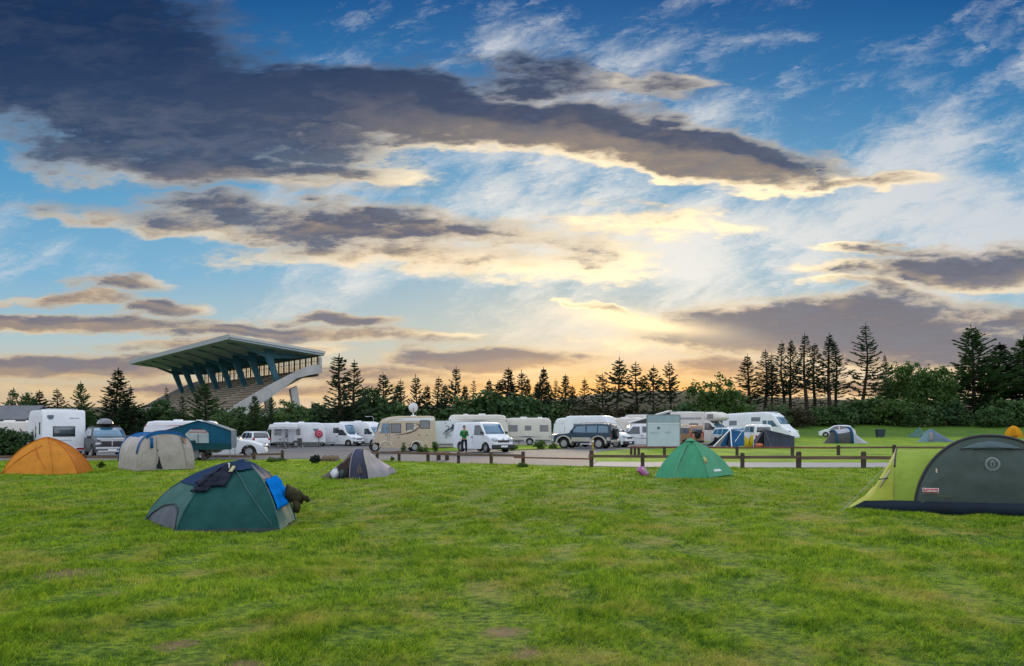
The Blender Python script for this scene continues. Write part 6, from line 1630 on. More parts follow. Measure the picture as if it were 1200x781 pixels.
# --- grey and brown tunnel tent in the middle
c_sl = fabric('slate_nylon', (0.055, 0.062, 0.105), 0.12, 0.12); c_br = fabric('mauve_nylon', (0.15, 0.115, 0.115), 0.2, 0.12); c_si = fabric('silver_nylon', (0.40, 0.375, 0.42), 0.25, 0.08)
o, L = frame_at(418, 562)
t = thing('tent', 'low slate and silver tunnel tent with a dark open porch on the lawn', 'tent', o)
n1, n2, n3, tipL = L(409.5, 562.6), L(431, 561.5), L(457.5, 557.2), L(375, 560.2)
dp = Vector((0.1, 1.25, 0))
h1 = EYE + (HY - 525.5) / F * (o.y + 0.65) - o.z
ho1 = hoop(n1, n1 + dp, h1, 0.62, (0.05, 0, 0)); ho2 = hoop(n2, n2 + dp, h1 * 0.99, 0.62, (-0.26, 0, 0)); ho3 = hoop(n3, n3 + dp * 0.7, 0.26, 0.62, (-0.12, 0, 0))
cen = Vector((0.1, 0.6, 0.1))
Panel(ho1, ho2, 0.02, cen, 22, 8).build('middle_panel', c_sl, t); Panel(ho2, ho3, 0.07, cen, 22, 10).build('tail_panel', c_si, t)
Panel(lambda q: Vector((ho3(q).x, ho3(q).y, 0.01)), ho3, 0.0, cen, 14, 4).build('tail_end', c_si, t)
tl = lambda q: tipL + dp * 0.5 * q + Vector((0, 0, 0.012))
por = Panel(tl, ho1, 0.05, cen, 24, 12)
por.build('porch_panel', c_br, t, t0=0.34, t1=1.0)
por.build('porch_flap', c_br, t, t0=0.0, t1=0.34, u0=0.0, u1=0.34)
por.build('rolled_door', c_br, t, t0=0.22, t1=0.36, u0=0.30, u1=1.0, off=0.02)
inn = MB(); inn.grid([[por.pt(u, tt, -0.30) for u in (0.25, 0.5, 0.75, 0.98)] for tt in (0.0, 0.12, 0.24, 0.34)]); inn.build('interior_shade_sheet', mat('interior_shade', (0.018, 0.012, 0.014), 0.9), t, True)  # dark sheet paints the shade inside the open porch
inn = MB(); inn.prism([(tipL.x + 0.35, 0.06), (n1.x + 0.02, -0.0), (n1.x + 0.05, 1.1), (tipL.x + 0.5, 0.75)], 'z', 0.006, 0.012); inn.build('groundsheet', mat('groundsheet', (0.03, 0.03, 0.035), 0.7), t)
tube_of(ho1, 0.014, 0.0, 0.6).build('pole_sleeve', c_si, t, True); tube_of(ho2, 0.014, 0.0, 0.6).build('pole_sleeve', pole_m, t, True)
mid = Panel(ho1, ho2, 0.02, cen)
mid.patch('brownish_patch', [(0.42, 0.02), (0.74, 0.02), (0.70, 0.07), (0.58, 0.11), (0.46, 0.06)], fabric('patch_brown', (0.17, 0.12, 0.11), 0.2), t, 0.008)  # lighter, browner patch low on the panel
e = ho3(0.5); vf_ = MB(); vf_.grid([[n3 + Vector((-0.22 + 0.10 * i, 0.9, 0.10 + 0.24 * k * (1 - 0.4 * i))) for i in range(3)] for k in (0, 1)]); vf_.build('tail_vent', c_sl, t, True, solid=0.01)
guy(t, ho1(0.45), tipL + Vector((-0.3, -0.1, 0)))
FOOT.append((o.x, o.y + 0.55, 1.0, 0.6))
wb = thing('bag', 'crumpled white bag in the porch of the slate and silver tent', 'bag', o + L(392.5, 561.3) + Vector((0, 0.02, 0)))
def lump(name, m, par, c, r, seed, n=10, k=16, amp=0.22):
    rs = random.Random(seed); ph = [rs.uniform(0, 6) for _ in range(6)]; rows = []
    for i in range(n + 1):
        a = math.pi * i / n
        rows.append([Vector(c) + Vector((r[0] * math.sin(a) * math.cos(b), r[1] * math.sin(a) * math.sin(b), r[2] * math.cos(a))) * (1 + amp * (math.sin(3 * b + ph[0] + 2 * a) * 0.5 + math.sin(5 * b + ph[1]) * math.sin(4 * a + ph[2]) * 0.5)) for b in [2 * math.pi * j / k for j in range(k)]])
    return MB().grid(rows, close=True).build(name, m, par, True)
lump('sack', mat('white_plastic', (0.62, 0.64, 0.70), 0.4, 0.1, 9.0, 0.5, 14), wb, (0, 0, 0.14), (0.13, 0.11, 0.15), 3)
b = MB(); b.tube([(0.0, 0, 0.27), (0.02, 0, 0.36), (0.06, 0.01, 0.29)], 0.012, 6); b.build('handle', MATS['white_plastic'], wb)
for k, (px, r_, m_) in enumerate(((401, 0.11, mat('gear_green', (0.03, 0.06, 0.05), 0.7)), (406, 0.10, mat('gear_black', (0.015, 0.015, 0.018), 0.7)))):
    g_ = lump('stuff_sack', m_, None, (0, 0, 0.13), (r_, 0.12, 0.15), 5 + k); g_.location = o + L(px, 561.8) + Vector((0, 0.14, 0))
    tag(g_, ['dark green stuff sack inside the open porch of the slate tent', 'black stuff sack against the door seam inside the porch of the slate tent'][k], 'bag')

# --- green dome
c_gr = fabric('green_nylon', (0.080, 0.36, 0.20), 0.3, 0.07); c_gr_l = fabric('light_green_nylon', (0.12, 0.40, 0.24), 0.3, 0.07)
t, rr, pans, cen, o = fan_tent('mint green dome tent standing in front of the information board', 812, 560.5, [(767, 560.3), (789, 561.5), (830, 560.2), (860, 557)], 809, 515, 0.8, [c_gr, c_gr, c_gr_l, c_gr, c_gr, c_gr], rnd=0.45, sag=0.04, backs=[(856, 2.0), (771, 2.1)])
tube_of(rr[2], 0.016, 0, 0.98, out=0.008, c=cen).build('pole_sleeve', c_gr_l, t, True)
b = MB(); b.grid([[pans[1].pt(u, v, 0.02 + 0.05 * (1 - v / 0.75) * (1 - u / 0.12)) for u in (0.0, 0.06, 0.12)] for v in (0.01, 0.25, 0.5, 0.75)]); b.build('door_fold', c_gr_l, t, True)
b = MB(); b.tube([pans[1].pt(0.02 + 0.04 * k, 0.02 + 0.19 * k, 0.012) for k in range(5)], 0.016, 6); b.build('door_zip', mat('deep_green', (0.012, 0.07, 0.035), 0.6), t)
pans[2].patch('badge', [(0.06, 0.34), (0.20, 0.34), (0.20, 0.44), (0.06, 0.44)], mat('badge_gold', (0.52, 0.42, 0.10), 0.6), t); pans[2].patch('badge', [(0.05, 0.30), (0.15, 0.30), (0.15, 0.34), (0.05, 0.34)], mat('badge_red', (0.40, 0.05, 0.03), 0.6), t)
pans[2].patch('maker_mark', [(0.30, 0.10), (0.62, 0.10), (0.58, 0.15), (0.30, 0.15)], mat('mark_white', (0.62, 0.68, 0.66), 0.6), t)
cap = MB(); cap.lathe([(0.0, 0.03), (0.06, 0.02), (0.12, -0.01), (0.16, -0.05)], 14, 'z', tuple(rr[0](1.0) + Vector((0, 0, 0.0)))); cap.build('top_cap', c_gr_l, t, True)

# --- far tents
t, rr, pans, cen, o = fan_tent('bright yellow dome tent far right at the foot of the grassy bank', 1188, 513, [(1176.5, 513), (1199.5, 513)], 1187.5, 499, 1.0, [fabric('yellow_nylon', (0.66, 0.30, 0.008), 0.3, 0.06)], rnd=0.85, sag=0.0, backs=[(1197.5, 2.2), (1178.5, 2.2)])
pans[0].patch('door', [(0.30, 0.02), (0.70, 0.02), (0.62, 0.5), (0.50, 0.62), (0.38, 0.5)], fabric('yellow_deep', (0.58, 0.24, 0.006), 0.3), t)
ctn = fabric('sea_green_nylon', (0.09, 0.19, 0.15), 0.25)
t, rr, pans, cen, o = fan_tent('small sea green tent behind the pale blue tent on the right', 1075, 512.8, [(1064, 512.8), (1084, 513.2)], 1077, 500.8, 0.7, [ctn], rnd=0.15, sag=0.08, backs=[(1083, 1.6), (1068, 1.9)])
tube_of(rr[1], 0.03, 0, 1.0).build('pole_sleeve', fabric('sea_pale', (0.2, 0.3, 0.26), 0.2), t, True)
def tunnel(label, px0, base, hoops, tails, cols, depth, bands=(), tailcols=None, grp=None, k=0.62):
    """row of hoops across the view; hoops: (px, top row); tails: (left px, right px)"""
    o, L = frame_at(px0, base); t = thing('tent', label, 'tent', o, 0, grp)
    hs = []
    for (px, ty) in hoops:
        a = L(px, base); h = EYE + (HY - ty) / F * (o.y + depth / 2) - o.z; hs.append(hoop(a, a + Vector((0.02, depth, 0)), h, k))
    cen = Vector((0, depth / 2, 0.1)); pans = []
    for i in range(len(hs) - 1):
        p = Panel(hs[i], hs[i + 1], 0.04, cen, 20, 6); pans.append(p)
        if len(cols[i]) == 2:
            p.build('lower_panel', cols[i][0], t, t0=0, t1=0.22); p.build('upper_panel', cols[i][1], t, t0=0.22, t1=1)
        else: p.build('panel', cols[i][0], t)
    tc = tailcols or cols[0]
    for sgn, px in ((0, tails[0]), (1, tails[1])):
        a = L(px, base); tl = (lambda a: (lambda q: a + Vector((0, depth * (0.3 + 0.4 * q), 0.012))))(a)
        hh_ = hs[0] if sgn == 0 else hs[-1]
        p = Panel(hh_, tl, 0.05, cen, 20, 6); p.build('tail_panel', tc[sgn if len(tc) > 1 else 0], t); pans.append(p)
    for (i, m, r) in bands: tube_of(hs[i], r, 0, 0.7, out=0.01, c=cen).build('pole_sleeve', m, t, True)
    FOOT.append((o.x, o.y + depth / 2, 0.1, 0.1))
    return t, hs, pans, o, L
c_gw = fabric('pale_grey_nylon', (0.50, 0.52, 0.58), 0.25); c_g2 = fabric('charcoal_nylon', (0.085, 0.085, 0.085), 0.1); c_b2 = fabric('steel_blue_nylon', (0.015, 0.085, 0.17), 0.15)
tunnel('blue banded grey and white tunnel tent in front of the white hatchback', 996, 520, [(981, 504.8), (999, 501.6)], (971, 1022), [(c_g2, c_gw)], 1.9, [(0, c_b2, 0.10), (1, c_b2, 0.13)], (c_g2, c_gw))
c_lb = fabric('pale_blue_nylon', (0.17, 0.24, 0.34), 0.3); c_lb2 = fabric('sky_blue_nylon', (0.22, 0.34, 0.40), 0.3)
t, hs, pans, o, L = tunnel('pale blue one-pole tent with a long tail in the grass on the right', 1098, 518.2, [(1089.5, 505), (1095, 502.6)], (1079, 1122), [(c_lb,)], 1.2, [(0, c_lb2, 0.03)], (c_lb2, c_lb), k=0.9)
pans[0].patch('entrance', [(0.0, 0.02), (0.9, 0.02), (0.7, 0.3), (0.1, 0.3)], fabric('salmon_cloth', (0.36, 0.28, 0.28), 0.2), t)
# navy tent
c_nv = fabric('dark_slate_nylon', (0.035, 0.042, 0.060), 0.12); c_nv2 = fabric('grey_lilac_nylon', (0.11, 0.11, 0.15), 0.2)
o, L = frame_at(900, 525)
t = thing('tent', 'navy ridge tent with an open grey flap in front of the sleek white motorhome', 'tent', o)
d_ = o.y; P_ = lambda px, py, dy=0.0: Vector(((px - 600) / F * (d_ + dy) - o.x, dy, EYE + (HY - py) / F * (d_ + dy) - o.z))
ap, re, fl_, fr_ = P_(895.6, 503.2, 0.9), P_(931, 511.5, 0.9), P_(877, 525, 0.0), P_(896, 525, 0.0)
rr_, rb = P_(931, 524.5, 0.0), P_(931, 522, 1.9)
Panel(line(fr_, ap), line(rr_, re), 0.12, Vector((1.0, 1.0, 0.0)), 12, 12).build('side_panel', c_nv, t)
Panel(line(fl_ + Vector((0.5, 1.9, 0)), ap), line(rb + Vector((0, 0, -0.3)), re), 0.1, Vector((1.0, 1.0, 0.0)), 12, 12).build('side_panel', c_nv, t)
Panel(line(fl_, ap), line(fl_ + Vector((0.42, 0.15, 0)), ap + Vector((0.03, -0.02, 0))), 0.02, Vector((0.5, 1, 0)), 12, 5).build('door_flap', c_nv2, t)
Panel(line(rr_, re), line(rb + Vector((0, 0, -0.2)), re), 0.02, Vector((0, 1, 0)), 8, 5).build('end_panel', c_nv, t)
Panel(line(fl_ + Vector((0.5, 1.4, 0)), ap + Vector((0.05, 0.1, -0.05))), line(fr_ + Vector((0.05, 1.0, 0)), ap + Vector((0.1, 0.1, -0.05))), 0, Vector((0.5, 3, 0)), 8, 5).build('interior_shade_sheet', MATS['interior_shade'], t)  # dark sheet behind the doorway, interior shade put into its colour
MB().tube([fr_, ap], 0.03, 6).build('pole', pole_m, t); guy(t, re, rr_ + Vector((0.9, 0, 0))); guy(t, ap, P_(905, 525.5, -0.6))
os_ = lump('roll_mat', mat('orange_cloth', (0.50, 0.13, 0.05), 0.7), None, (0, 0, 0.17), (0.42, 0.18, 0.16), 9, amp=0.1); os_.location = o + P_(889.5, 525, 0.45); os_.location.z = gz(os_.location.x, os_.location.y); tag(os_, 'orange roll lying in the doorway of the navy tent', 'sleeping mat')
yl = thing('windbreak', 'bright yellow upright cloth standing left of the grey flap of the navy tent', 'windbreak', o + Vector((P_(875.5, 525).x, -0.3, 0)))
ym = fabric('yellow_cloth', (0.62, 0.46, 0.02), 0.25)
b = MB(); b.grid([[Vector((x, 0.05 * math.sin(x * 9), z)) for x in (-0.30, -0.12, 0.06)] for z in (0.0, 0.35, 0.7)] ); b.v[-3].z = 0.98; b.build('cloth', ym, yl, True, solid=0.02)
b = MB(); b.grid([[Vector((x + 0.14 * z, 0.02, z)) for x in (0.04, 0.16, 0.28)] for z in (0.05, 0.5, 0.95)]); b.build('cloth', ym, yl, True, solid=0.02)
for x in (-0.30, 0.40): MB().tube([(x * 0.9, 0, 0), (x, 0.0, 1.08)], 0.018, 6).build('pole', plate_m, yl)
# blue open tent beside it
o, L = frame_at(855, 525)
t = thing('tent', 'small blue open-fronted tent with white poles left of the yellow windbreak', 'tent', o)
d_ = o.y
c_bb = fabric('royal_blue_nylon', (0.015, 0.10, 0.24), 0.2); c_bn = fabric('midnight_nylon', (0.020, 0.030, 0.060), 0.15)
ap, rg = P_(856, 503.2, 0.9), P_(872.5, 506.8, 1.2)
a0, a1, b0 = P_(836, 523.5), P_(857.5, 525.3, -0.1), P_(873, 522, 0.3)
Panel(line(a1, ap), line(b0, rg), 0.05, Vector((0.3, 2, 0.2)), 10, 8).build('side_panel', c_bb, t); Panel(line(a0 + Vector((0, 2.0, 0)), ap), line(b0 + Vector((0, 1.8, 0)), rg), 0.05, Vector((0.3, 1, 0)), 10, 8).build('back_panel', c_bn, t)
Panel(line(a0 + Vector((0.55, 0.5, 0.05)), ap + Vector((-0.03, 0.08, -0.05))), line(a1 + Vector((-0.35, 0.5, 0.05)), ap + Vector((-0.02, 0.08, -0.05))), 0.0, Vector((0, 3, 0)), 8, 5).build('inner_panel', c_bb, t)
Panel(line(a0, ap), line(a0 + Vector((0.5, 0.1, 0)), ap), 0.02, Vector((0, 2, 0)), 8, 3).build('door_flap', fabric('warm_grey', (0.22, 0.20, 0.21), 0.2), t); Panel(line(a1 + Vector((-0.34, 0, 0)), ap), line(a1, ap + Vector((0.02, -0.02, 0))), 0.02, Vector((0, 2, 0)), 8, 3).build('door_flap', c_bn, t)
for a in (a0, a1): MB().tube([a, ap], 0.045, 6).build('pole', plate_m, t)
b = MB(); b.tube([a1 + Vector((0.25, -0.02, 0.5)), a1 + Vector((0.75, 0.0, 1.2))], 0.03, 5); b.build('white_strap', plate_m, t)

# --- blue and teal trailer tent
o, L = frame_at(235, 540)
t = thing('trailer_tent', 'blue and teal folding trailer tent with a clear striped window behind the beige tent', 'trailer tent', o); t.rotation_euler = (0, 0, R(14)); t.scale = (0.93, 0.93, 0.98)
c_tt = fabric('trailer_teal', (0.012, 0.105, 0.20), 0.2, 0.1); c_tl = fabric('trailer_teal_dark', (0.012, 0.070, 0.085), 0.15); c_tg = fabric('trailer_roof', (0.20, 0.26, 0.30), 0.2)
prof = [(-1.95, 0.57), (-1.95, 1.36), (-1.45, 1.50), (-0.10, 1.92), (0.65, 1.72), (1.44, 1.44), (1.46, 0.57)]
def face(y, name):
    b = MB(); rows = []
    for k in range(5):
        rows.append([Vector((x, y - 0.05 * math.sin(math.pi * k / 4) * math.sin((x + 2) * 3.2), lerp(0.57, interp([(p[0], p[1]) for p in prof[1:6]], x), k / 4))) for x in [lerp(-1.95, 1.45, i / 20) for i in range(21)]])
    b.grid(rows); return b.build(name, c_tt, t, True)
face(0.0, 'front_wall'); face(2.2, 'back_wall')
b = MB(); b.grid([[Vector((x, y, z + 0.012 - 0.05 * math.sin(math.pi * max(0, min(1, (y + 0.08) / 2.3))))) for x, z in prof[1:6]] for y in (-0.08, 0.5, 1.1, 1.7, 2.28)]); b.build('roof', c_tg, t, True, solid=0.012)
for x, z in ((-1.95, 1.36), (1.45, 1.44)): MB().grid([[Vector((x, y, q)) for y in (0, 1.1, 2.2)] for q in (0.57, z)]).build('end_wall', c_tt, t)
b = MB(); b.grid([[Vector((x, -0.035, z)) for x in (-0.45, 0.5, 1.47)] for z in (0.52, 0.82)]); b.build('lower_band', c_tl, t, solid=0.03)
def clear_pl():
    m = mat('clear_vinyl', (0.36, 0.42, 0.46), 0.25, 0.15, 2.0, 0.2, 5.0, 0.6); return m
b = MB(); b.prism([(-0.66, 0.84), (-0.70, 1.28), (-0.45, 1.50), (0.18, 1.46), (0.40, 1.30), (0.40, 0.84)], 'y', -0.085, -0.075); wdw = b.build('window', clear_pl(), t)
for k, (z0, col) in enumerate(((1.36, 'salmon_stripe'), (1.42, 'pale_stripe'), (1.47, 'salmon_stripe'))):
    b = MB(); b.box((-0.10, -0.092, z0), (0.95 - 0.16 * k, 0.006, 0.035)); b.build('curtain_stripe', mat(col, (0.40, 0.12, 0.14) if 'sal' in col else (0.45, 0.42, 0.44), 0.7), wdw)
b = MB(); b.box((-0.1, -0.09, 1.05), (0.03, 0.012, 0.42)); b.box((-0.40, -0.09, 0.90), (0.40, 0.012, 0.14)); b.build('window_divider', c_tl, wdw)
b = MB(); b.box((-0.3, 1.1, 0.50), (2.3, 1.7, 0.14), None, 0.03); b.box((-0.25, 1.1, 0.40), (2.0, 1.5, 0.10)); b.build('trailer_body', mat('trailer_grey', (0.12, 0.12, 0.125), 0.6), t)
b = MB(); b.box((-0.55, 0.12, 0.33), (0.9, 0.1, 0.40), None, 0.03); b.build('side_locker', grey_pl, t)
for y in (0.25, 1.95):
    b = MB(); b.lathe([(0.10, -0.07), (0.24, -0.08), (0.26, 0), (0.24, 0.08), (0.10, 0.07)], 18, 'y', (-0.02, y, 0.26)); w_ = b.build('wheel', rubber, t, True)
    MB().lathe([(0.0, -0.06), (0.13, -0.075), (0.15, -0.05)], 14, 'y', (-0.02, y, 0.26)).build('rim', alloy, w_)
for (x, y) in ((-1.7, 0.1), (1.38, 0.06), (-1.7, 2.1), (1.38, 2.1), (0.55, 0.05)):
    MB().tube([(x, y, 0.60), (x + 0.02, y, 0.0)], 0.02, 6).build('leg', grey_pl, t)
MB().tube([(-0.4, 0.05, 0.52), (0.45, 0.02, 0.0)], 0.018, 6).build('brace', grey_pl, t)
FOOT.append((o.x - 0.2, o.y + 1, 1.8, 1.2))
guy(t, Vector((1.45, 0.0, 1.44)), Vector((2.5, 0.1, 0.0)))
# ------------------------------------------------------------------ fences
rail_m = mat('weathered_rail', (0.15, 0.095, 0.072), 0.85, 0.14, 3.0, 0.6, 18, 0.2, stretch=(0.3, 3, 3)); post_m = mat('dark_post', (0.072, 0.052, 0.044), 0.88, 0.15, 5.0, 0.6, 18, 0.2)
fresh_m = mat('reddish_rail', (0.19, 0.080, 0.060), 0.85, 0.14, 3.0, 0.6, 18, 0.2)
def fence(label, posts, rails, extra=()):
    """posts: (px, base row, height m, width m); rails: list of (px0,row0,px1,row1,base rows, depth, material)"""
    t = thing('rail_fence', label, 'fence')
    for (px, by, h, w) in posts:
        q = ground_at(px, by); b = MB()
        b.box((q.x, q.y, q.z + h / 2 - 0.15), (w, w, h + 0.3), None, 0.015)
        b.box((q.x, q.y, q.z + h + 0.01), (w * 0.8, w * 0.8, 0.02), None, 0.008); b.build('post', post_m, t)
    for (pa, pb, z, hgt, off, m) in rails:
        a, c = ground_at(*pa), ground_at(*pb); n = max(1, int((c - a).length / 2.5)); pts = []
        d = (c - a).normalized(); nn = Vector((d.y, -d.x, 0)); 
        if nn.y > 0: nn = -nn
        rows = []
        for k in range(n + 1):
            p = a.lerp(c, k / n) + nn * off; zz = gz(p.x, p.y) + z + 0.012 * math.sin(k * 2.1)
            rows.append([Vector((p.x, p.y, zz)) + nn * e + Vector((0, 0, f)) for e, f in ((-0.03, -hgt * 0.38), (0.03, -hgt * 0.38), (0.035, 0), (0.03, hgt * 0.38), (-0.03, hgt * 0.38))])
        b = MB(); b.grid(rows, close=True); b.f.append(list(range(5))); b.f.append([n * 5 + i for i in range(5)]); b.build('rail', m, t)
    return t
fence('low weathered brown rail fence along the near edge of the path', [(442, 540.2, 0.44, 0.13), (467.7, 541, 0.46, 0.13), (501.6, 542.2, 0.47, 0.14), (537.4, 543.2, 0.48, 0.13), (575.6, 544.5, 0.48, 0.14), (613, 545.5, 0.55, 0.15), (693, 547.8, 0.64, 0.15), (753, 549, 0.58, 0.13), (811, 549.2, 0.52, 0.13), (870, 549.5, 0.58, 0.13), (936, 549, 0.62, 0.16), (1012, 549, 0.62, 0.15), (1092, 549, 0.6, 0.15), (1172, 549, 0.6, 0.15), (1255, 549.3, 0.6, 0.15)],
      [((418, 540), (613, 545.5), 0.40, 0.13, 0.07, rail_m), ((604, 545.2), (695, 547.8), 0.32, 0.075, 0.11, fresh_m), ((690, 547.8), (812, 549.2), 0.44, 0.14, 0.07, rail_m), ((811, 549.2), (936, 549), 0.42, 0.15, 0.07, rail_m), ((937, 549), (1255, 549.2), 0.40, 0.16, 0.08, rail_m)])
fence('reddish brown rail fence across the grass beyond the path on the right', [(739.7, 533.0, 0.42, 0.13), (744, 533.3, 0.48, 0.13), (748.5, 533.2, 0.42, 0.13), (778.6, 533.6, 0.46, 0.14), (863.7, 534, 0.46, 0.14), (928.6, 534, 0.48, 0.15), (982.5, 533.8, 0.54, 0.15), (1048, 533.6, 0.56, 0.15), (1117, 533.2, 0.56, 0.15), (1188, 533, 0.58, 0.15), (1255, 532.8, 0.58, 0.15)],
      [((739, 533.4), (866, 534), 0.43, 0.13, -0.09, fresh_m), ((864, 534), (984, 533.8), 0.42, 0.13, -0.09, fresh_m), ((982, 533.8), (1255, 532.8), 0.42, 0.14, -0.09, rail_m)])
fence('low brown rail fence on the left behind the orange and beige tents', [(-30, 541, 0.34, 0.13), (20, 541, 0.34, 0.13), (98, 541, 0.34, 0.13), (143, 540.8, 0.34, 0.13), (238, 540.2, 0.34, 0.13), (297.5, 538.8, 0.34, 0.13), (331, 538.2, 0.42, 0.13)],
      [((-30, 541), (145, 540.8), 0.20, 0.16, 0.08, rail_m), ((143, 540.8), (297, 538.8), 0.18, 0.13, 0.08, rail_m), ((297, 538.8), (330, 538.2), 0.24, 0.13, 0.08, rail_m)])

# ------------------------------------------------------------------ information board
bd_m = mat('board_panel', (0.44, 0.52, 0.58), 0.5, 0.05, 1.5, 0, spec=0.4); bd_f = mat('board_frame', (0.17, 0.20, 0.22), 0.5, 0.08, 2.0); bd_h = mat('board_header', (0.26, 0.34, 0.39), 0.5, 0.06, 2.0)
q = ground_at(777.5, 527.3); d = q.y
sc = d / F; w_, z0, z1 = 40.5 * sc, EYE + (HY - 524.2) / F * d - q.z, EYE + (HY - 486.5) / F * d - q.z
t = thing('information_board', 'big pale grey information board on posts beside the far fence', 'sign board', q, R(4))
b = MB(); b.box((0, 0, (z0 + z1) / 2), (w_ - 0.12, 0.05, z1 - z0 - 0.12)); b.build('panel', bd_m, t)
b = MB(); b.box((0, -0.03, z1 - 0.28), (w_ - 0.13, 0.02, 0.50)); b.build('header', bd_h, t)
b = MB()
for sx in (-1, 1): b.box((sx * (w_ / 2 - 0.03), 0, (z0 + z1) / 2), (0.06, 0.09, z1 - z0), None, 0.01)
b.box((0, 0, z1 + 0.002), (w_ - 0.13, 0.085, 0.06), None, 0.01); b.box((0, 0, z0), (w_ - 0.13, 0.085, 0.06), None, 0.01); b.build('frame', bd_f, t)
b = MB(); b.box((0, -0.032, z1 - 0.60), (w_ - 0.16, 0.02, 0.035)); b.build('header_strip', plate_m, t)
dk = mat('board_ink', (0.13, 0.16, 0.18), 0.6)
b = MB(); b.lathe([(0.0, -0.012), (0.10, -0.012), (0.11, 0)], 18, 'y', (-0.36, -0.03, z1 - 0.92)); b.build('round_emblem', dk, t)
b = MB()
for k, (x, z, l) in enumerate(((-0.72, 1.22, 0.30), (-0.42, 1.22, 0.18), (-0.72, 1.32, 0.16), (0.30, 1.26, 0.42), (0.30, 1.19, 0.34), (-0.9, 1.27, 0.2))): b.box((x, -0.03, z1 - z), (l, 0.012, 0.035))
b.build('faded_text_lines', bd_h, t)
for sx in (-1, 1): MB().tube([(sx * (w_ / 2 - 0.16), 0.06, z0 + 0.3), (sx * (w_ / 2 - 0.16), 0.06, -0.2)], 0.035, 8).build('post', grey_pl, t)

# ------------------------------------------------------------------ yellow marker post, bin, lamp, hut
q = ground_at(694.8, 534.5); t = thing('marker_post', 'short yellow post beside the tall fence post at the corner of the path', 'post', q)
b = MB(); b.tube([(0, 0, -0.1), (0.0, 0, 0.93), (0, 0, 0.95)], [0.055, 0.05, 0.02], 10); b.build('post', mat('yellow_post', (0.40, 0.27, 0.05), 0.7, 0.2, 6.0), t)
b = MB(); b.lathe([(0.058, 0.75), (0.058, 0.84)], 10); b.build('reflector', plate_m, t)
q = ground_at(1031.5, 513.0); t = thing('waste_bin', 'dark blue wheeled bin on the bank left of the sea green tent', 'bin', q)
b = MB(); b.add([(-0.36, -0.36, 0.08), (0.36, -0.36, 0.08), (0.36, 0.36, 0.08), (-0.36, 0.36, 0.08), (-0.45, -0.45, 0.95), (0.45, -0.45, 0.95), (0.45, 0.45, 0.95), (-0.45, 0.45, 0.95)], [[3, 2, 1, 0], [4, 5, 6, 7], [0, 1, 5, 4], [1, 2, 6, 5], [2, 3, 7, 6], [3, 0, 4, 7]]); bn = mat('bin_blue', (0.018, 0.035, 0.055), 0.6); b.build('tub', bn, t)
b = MB(); b.box((0, 0, 1.0), (0.96, 0.96, 0.09), None, 0.03); b.build('lid', bn, t)
for x in (-0.3, 0.3): MB().lathe([(0.0, -0.03), (0.09, -0.03), (0.09, 0.03), (0.0, 0.03)], 12, 'x', (x, 0.34, 0.09)).build('wheel', rubber, t)
x, y = at(437.5, 92); t = thing('street_lamp', 'thin grey street lamp rising behind the small white motorhome', 'street lamp', (x, y, gz(x, y)))
hz = EYE + (HY - 488.5) / F * 92 - gz(x, y)
b = MB(); b.tube([(0, 0, 0), (0, 0, hz - 0.15), (-0.15, 0, hz), (-0.6, 0, hz + 0.02)], [0.07, 0.05, 0.045, 0.04], 8); b.build('pole', alloy, t)
b = MB(); b.box((-0.75, 0, hz + 0.01), (0.5, 0.2, 0.09), None, 0.03); b.build('lamp_head', plate_m, t)
x, y = at(6, 78); t = thing('service_hut', 'grey roofed low building peeping over the vehicles at the far left', 'building', (x, y, gz(x, y)))
b = MB(); b.box((-3.5, 2, 1.45), (12, 5, 2.9)); b.build('wall', mat('hut_wall', (0.34, 0.34, 0.36), 0.8, 0.1, 1.0), t)
b = MB(); b.prism([(-0.9, 2.85), (2.0, 4.35), (4.9, 2.85), (4.9, 3.0), (2.0, 4.52), (-0.9, 3.0)], 'x', -10, 2.9); b.build('roof', mat('hut_roof', (0.11, 0.115, 0.13), 0.7, 0.1, 1.0), t)
for x_ in (-2.5, 0.5): MB().box((x_, -0.51, 1.7), (1.1, 0.04, 0.9)).build('window', dark_glass, t)

# ------------------------------------------------------------------ pink bag, picnic slab, stones, plants
q = ground_at(753.5, 558.2); t = thing('bag', 'small bright pink bag leaning in the grass left of the mint green tent', 'bag', q + Vector((0, 0, 0.0)), R(20))
pk = mat('pink_nylon', (0.48, 0.12, 0.34), 0.6, 0.1, 6.0, 0.3); pk2 = mat('pale_pink', (0.62, 0.36, 0.54), 0.6, 0.1, 6.0)
b = MB(); rot = Matrix.Rotation(R(42), 3, 'Y'); b.box((0, 0, 0.13), (0.36, 0.20, 0.20), rot, 0.025); b.build('bag_body', pk, t)
b = MB(); b.box((0.03, -0.01, 0.17), (0.30, 0.215, 0.12), rot, 0.02); b.build('flap', pk2, t)
b = MB(); b.tube([(-0.14, 0, 0.22), (-0.19, -0.02, 0.27), (-0.12, 0, 0.29), (-0.08, 0, 0.24)], 0.015, 6); b.build('handle', pk2, t)
q = ground_at(519, 539.8); t = thing('wooden_slab', 'flat brown wooden slab table on the grass edge behind the rail fence', 'table', q)
wdm = mat('slab_wood', (0.16, 0.10, 0.055), 0.85, 0.15, 3.0, 0.5, 14)
b = MB(); b.box((0, 0, 0.36), (0.72, 0.55, 0.09), None, 0.03); b.build('tabletop', wdm, t)
for x_ in (-0.2, 0.2): MB().box((x_, 0, 0.14), (0.16, 0.4, 0.34), None, 0.03).build('leg', post_m, t)
stone_m = mat('stone', (0.16, 0.11, 0.07), 0.9, 0.15, 4.0, 0.8, 12)
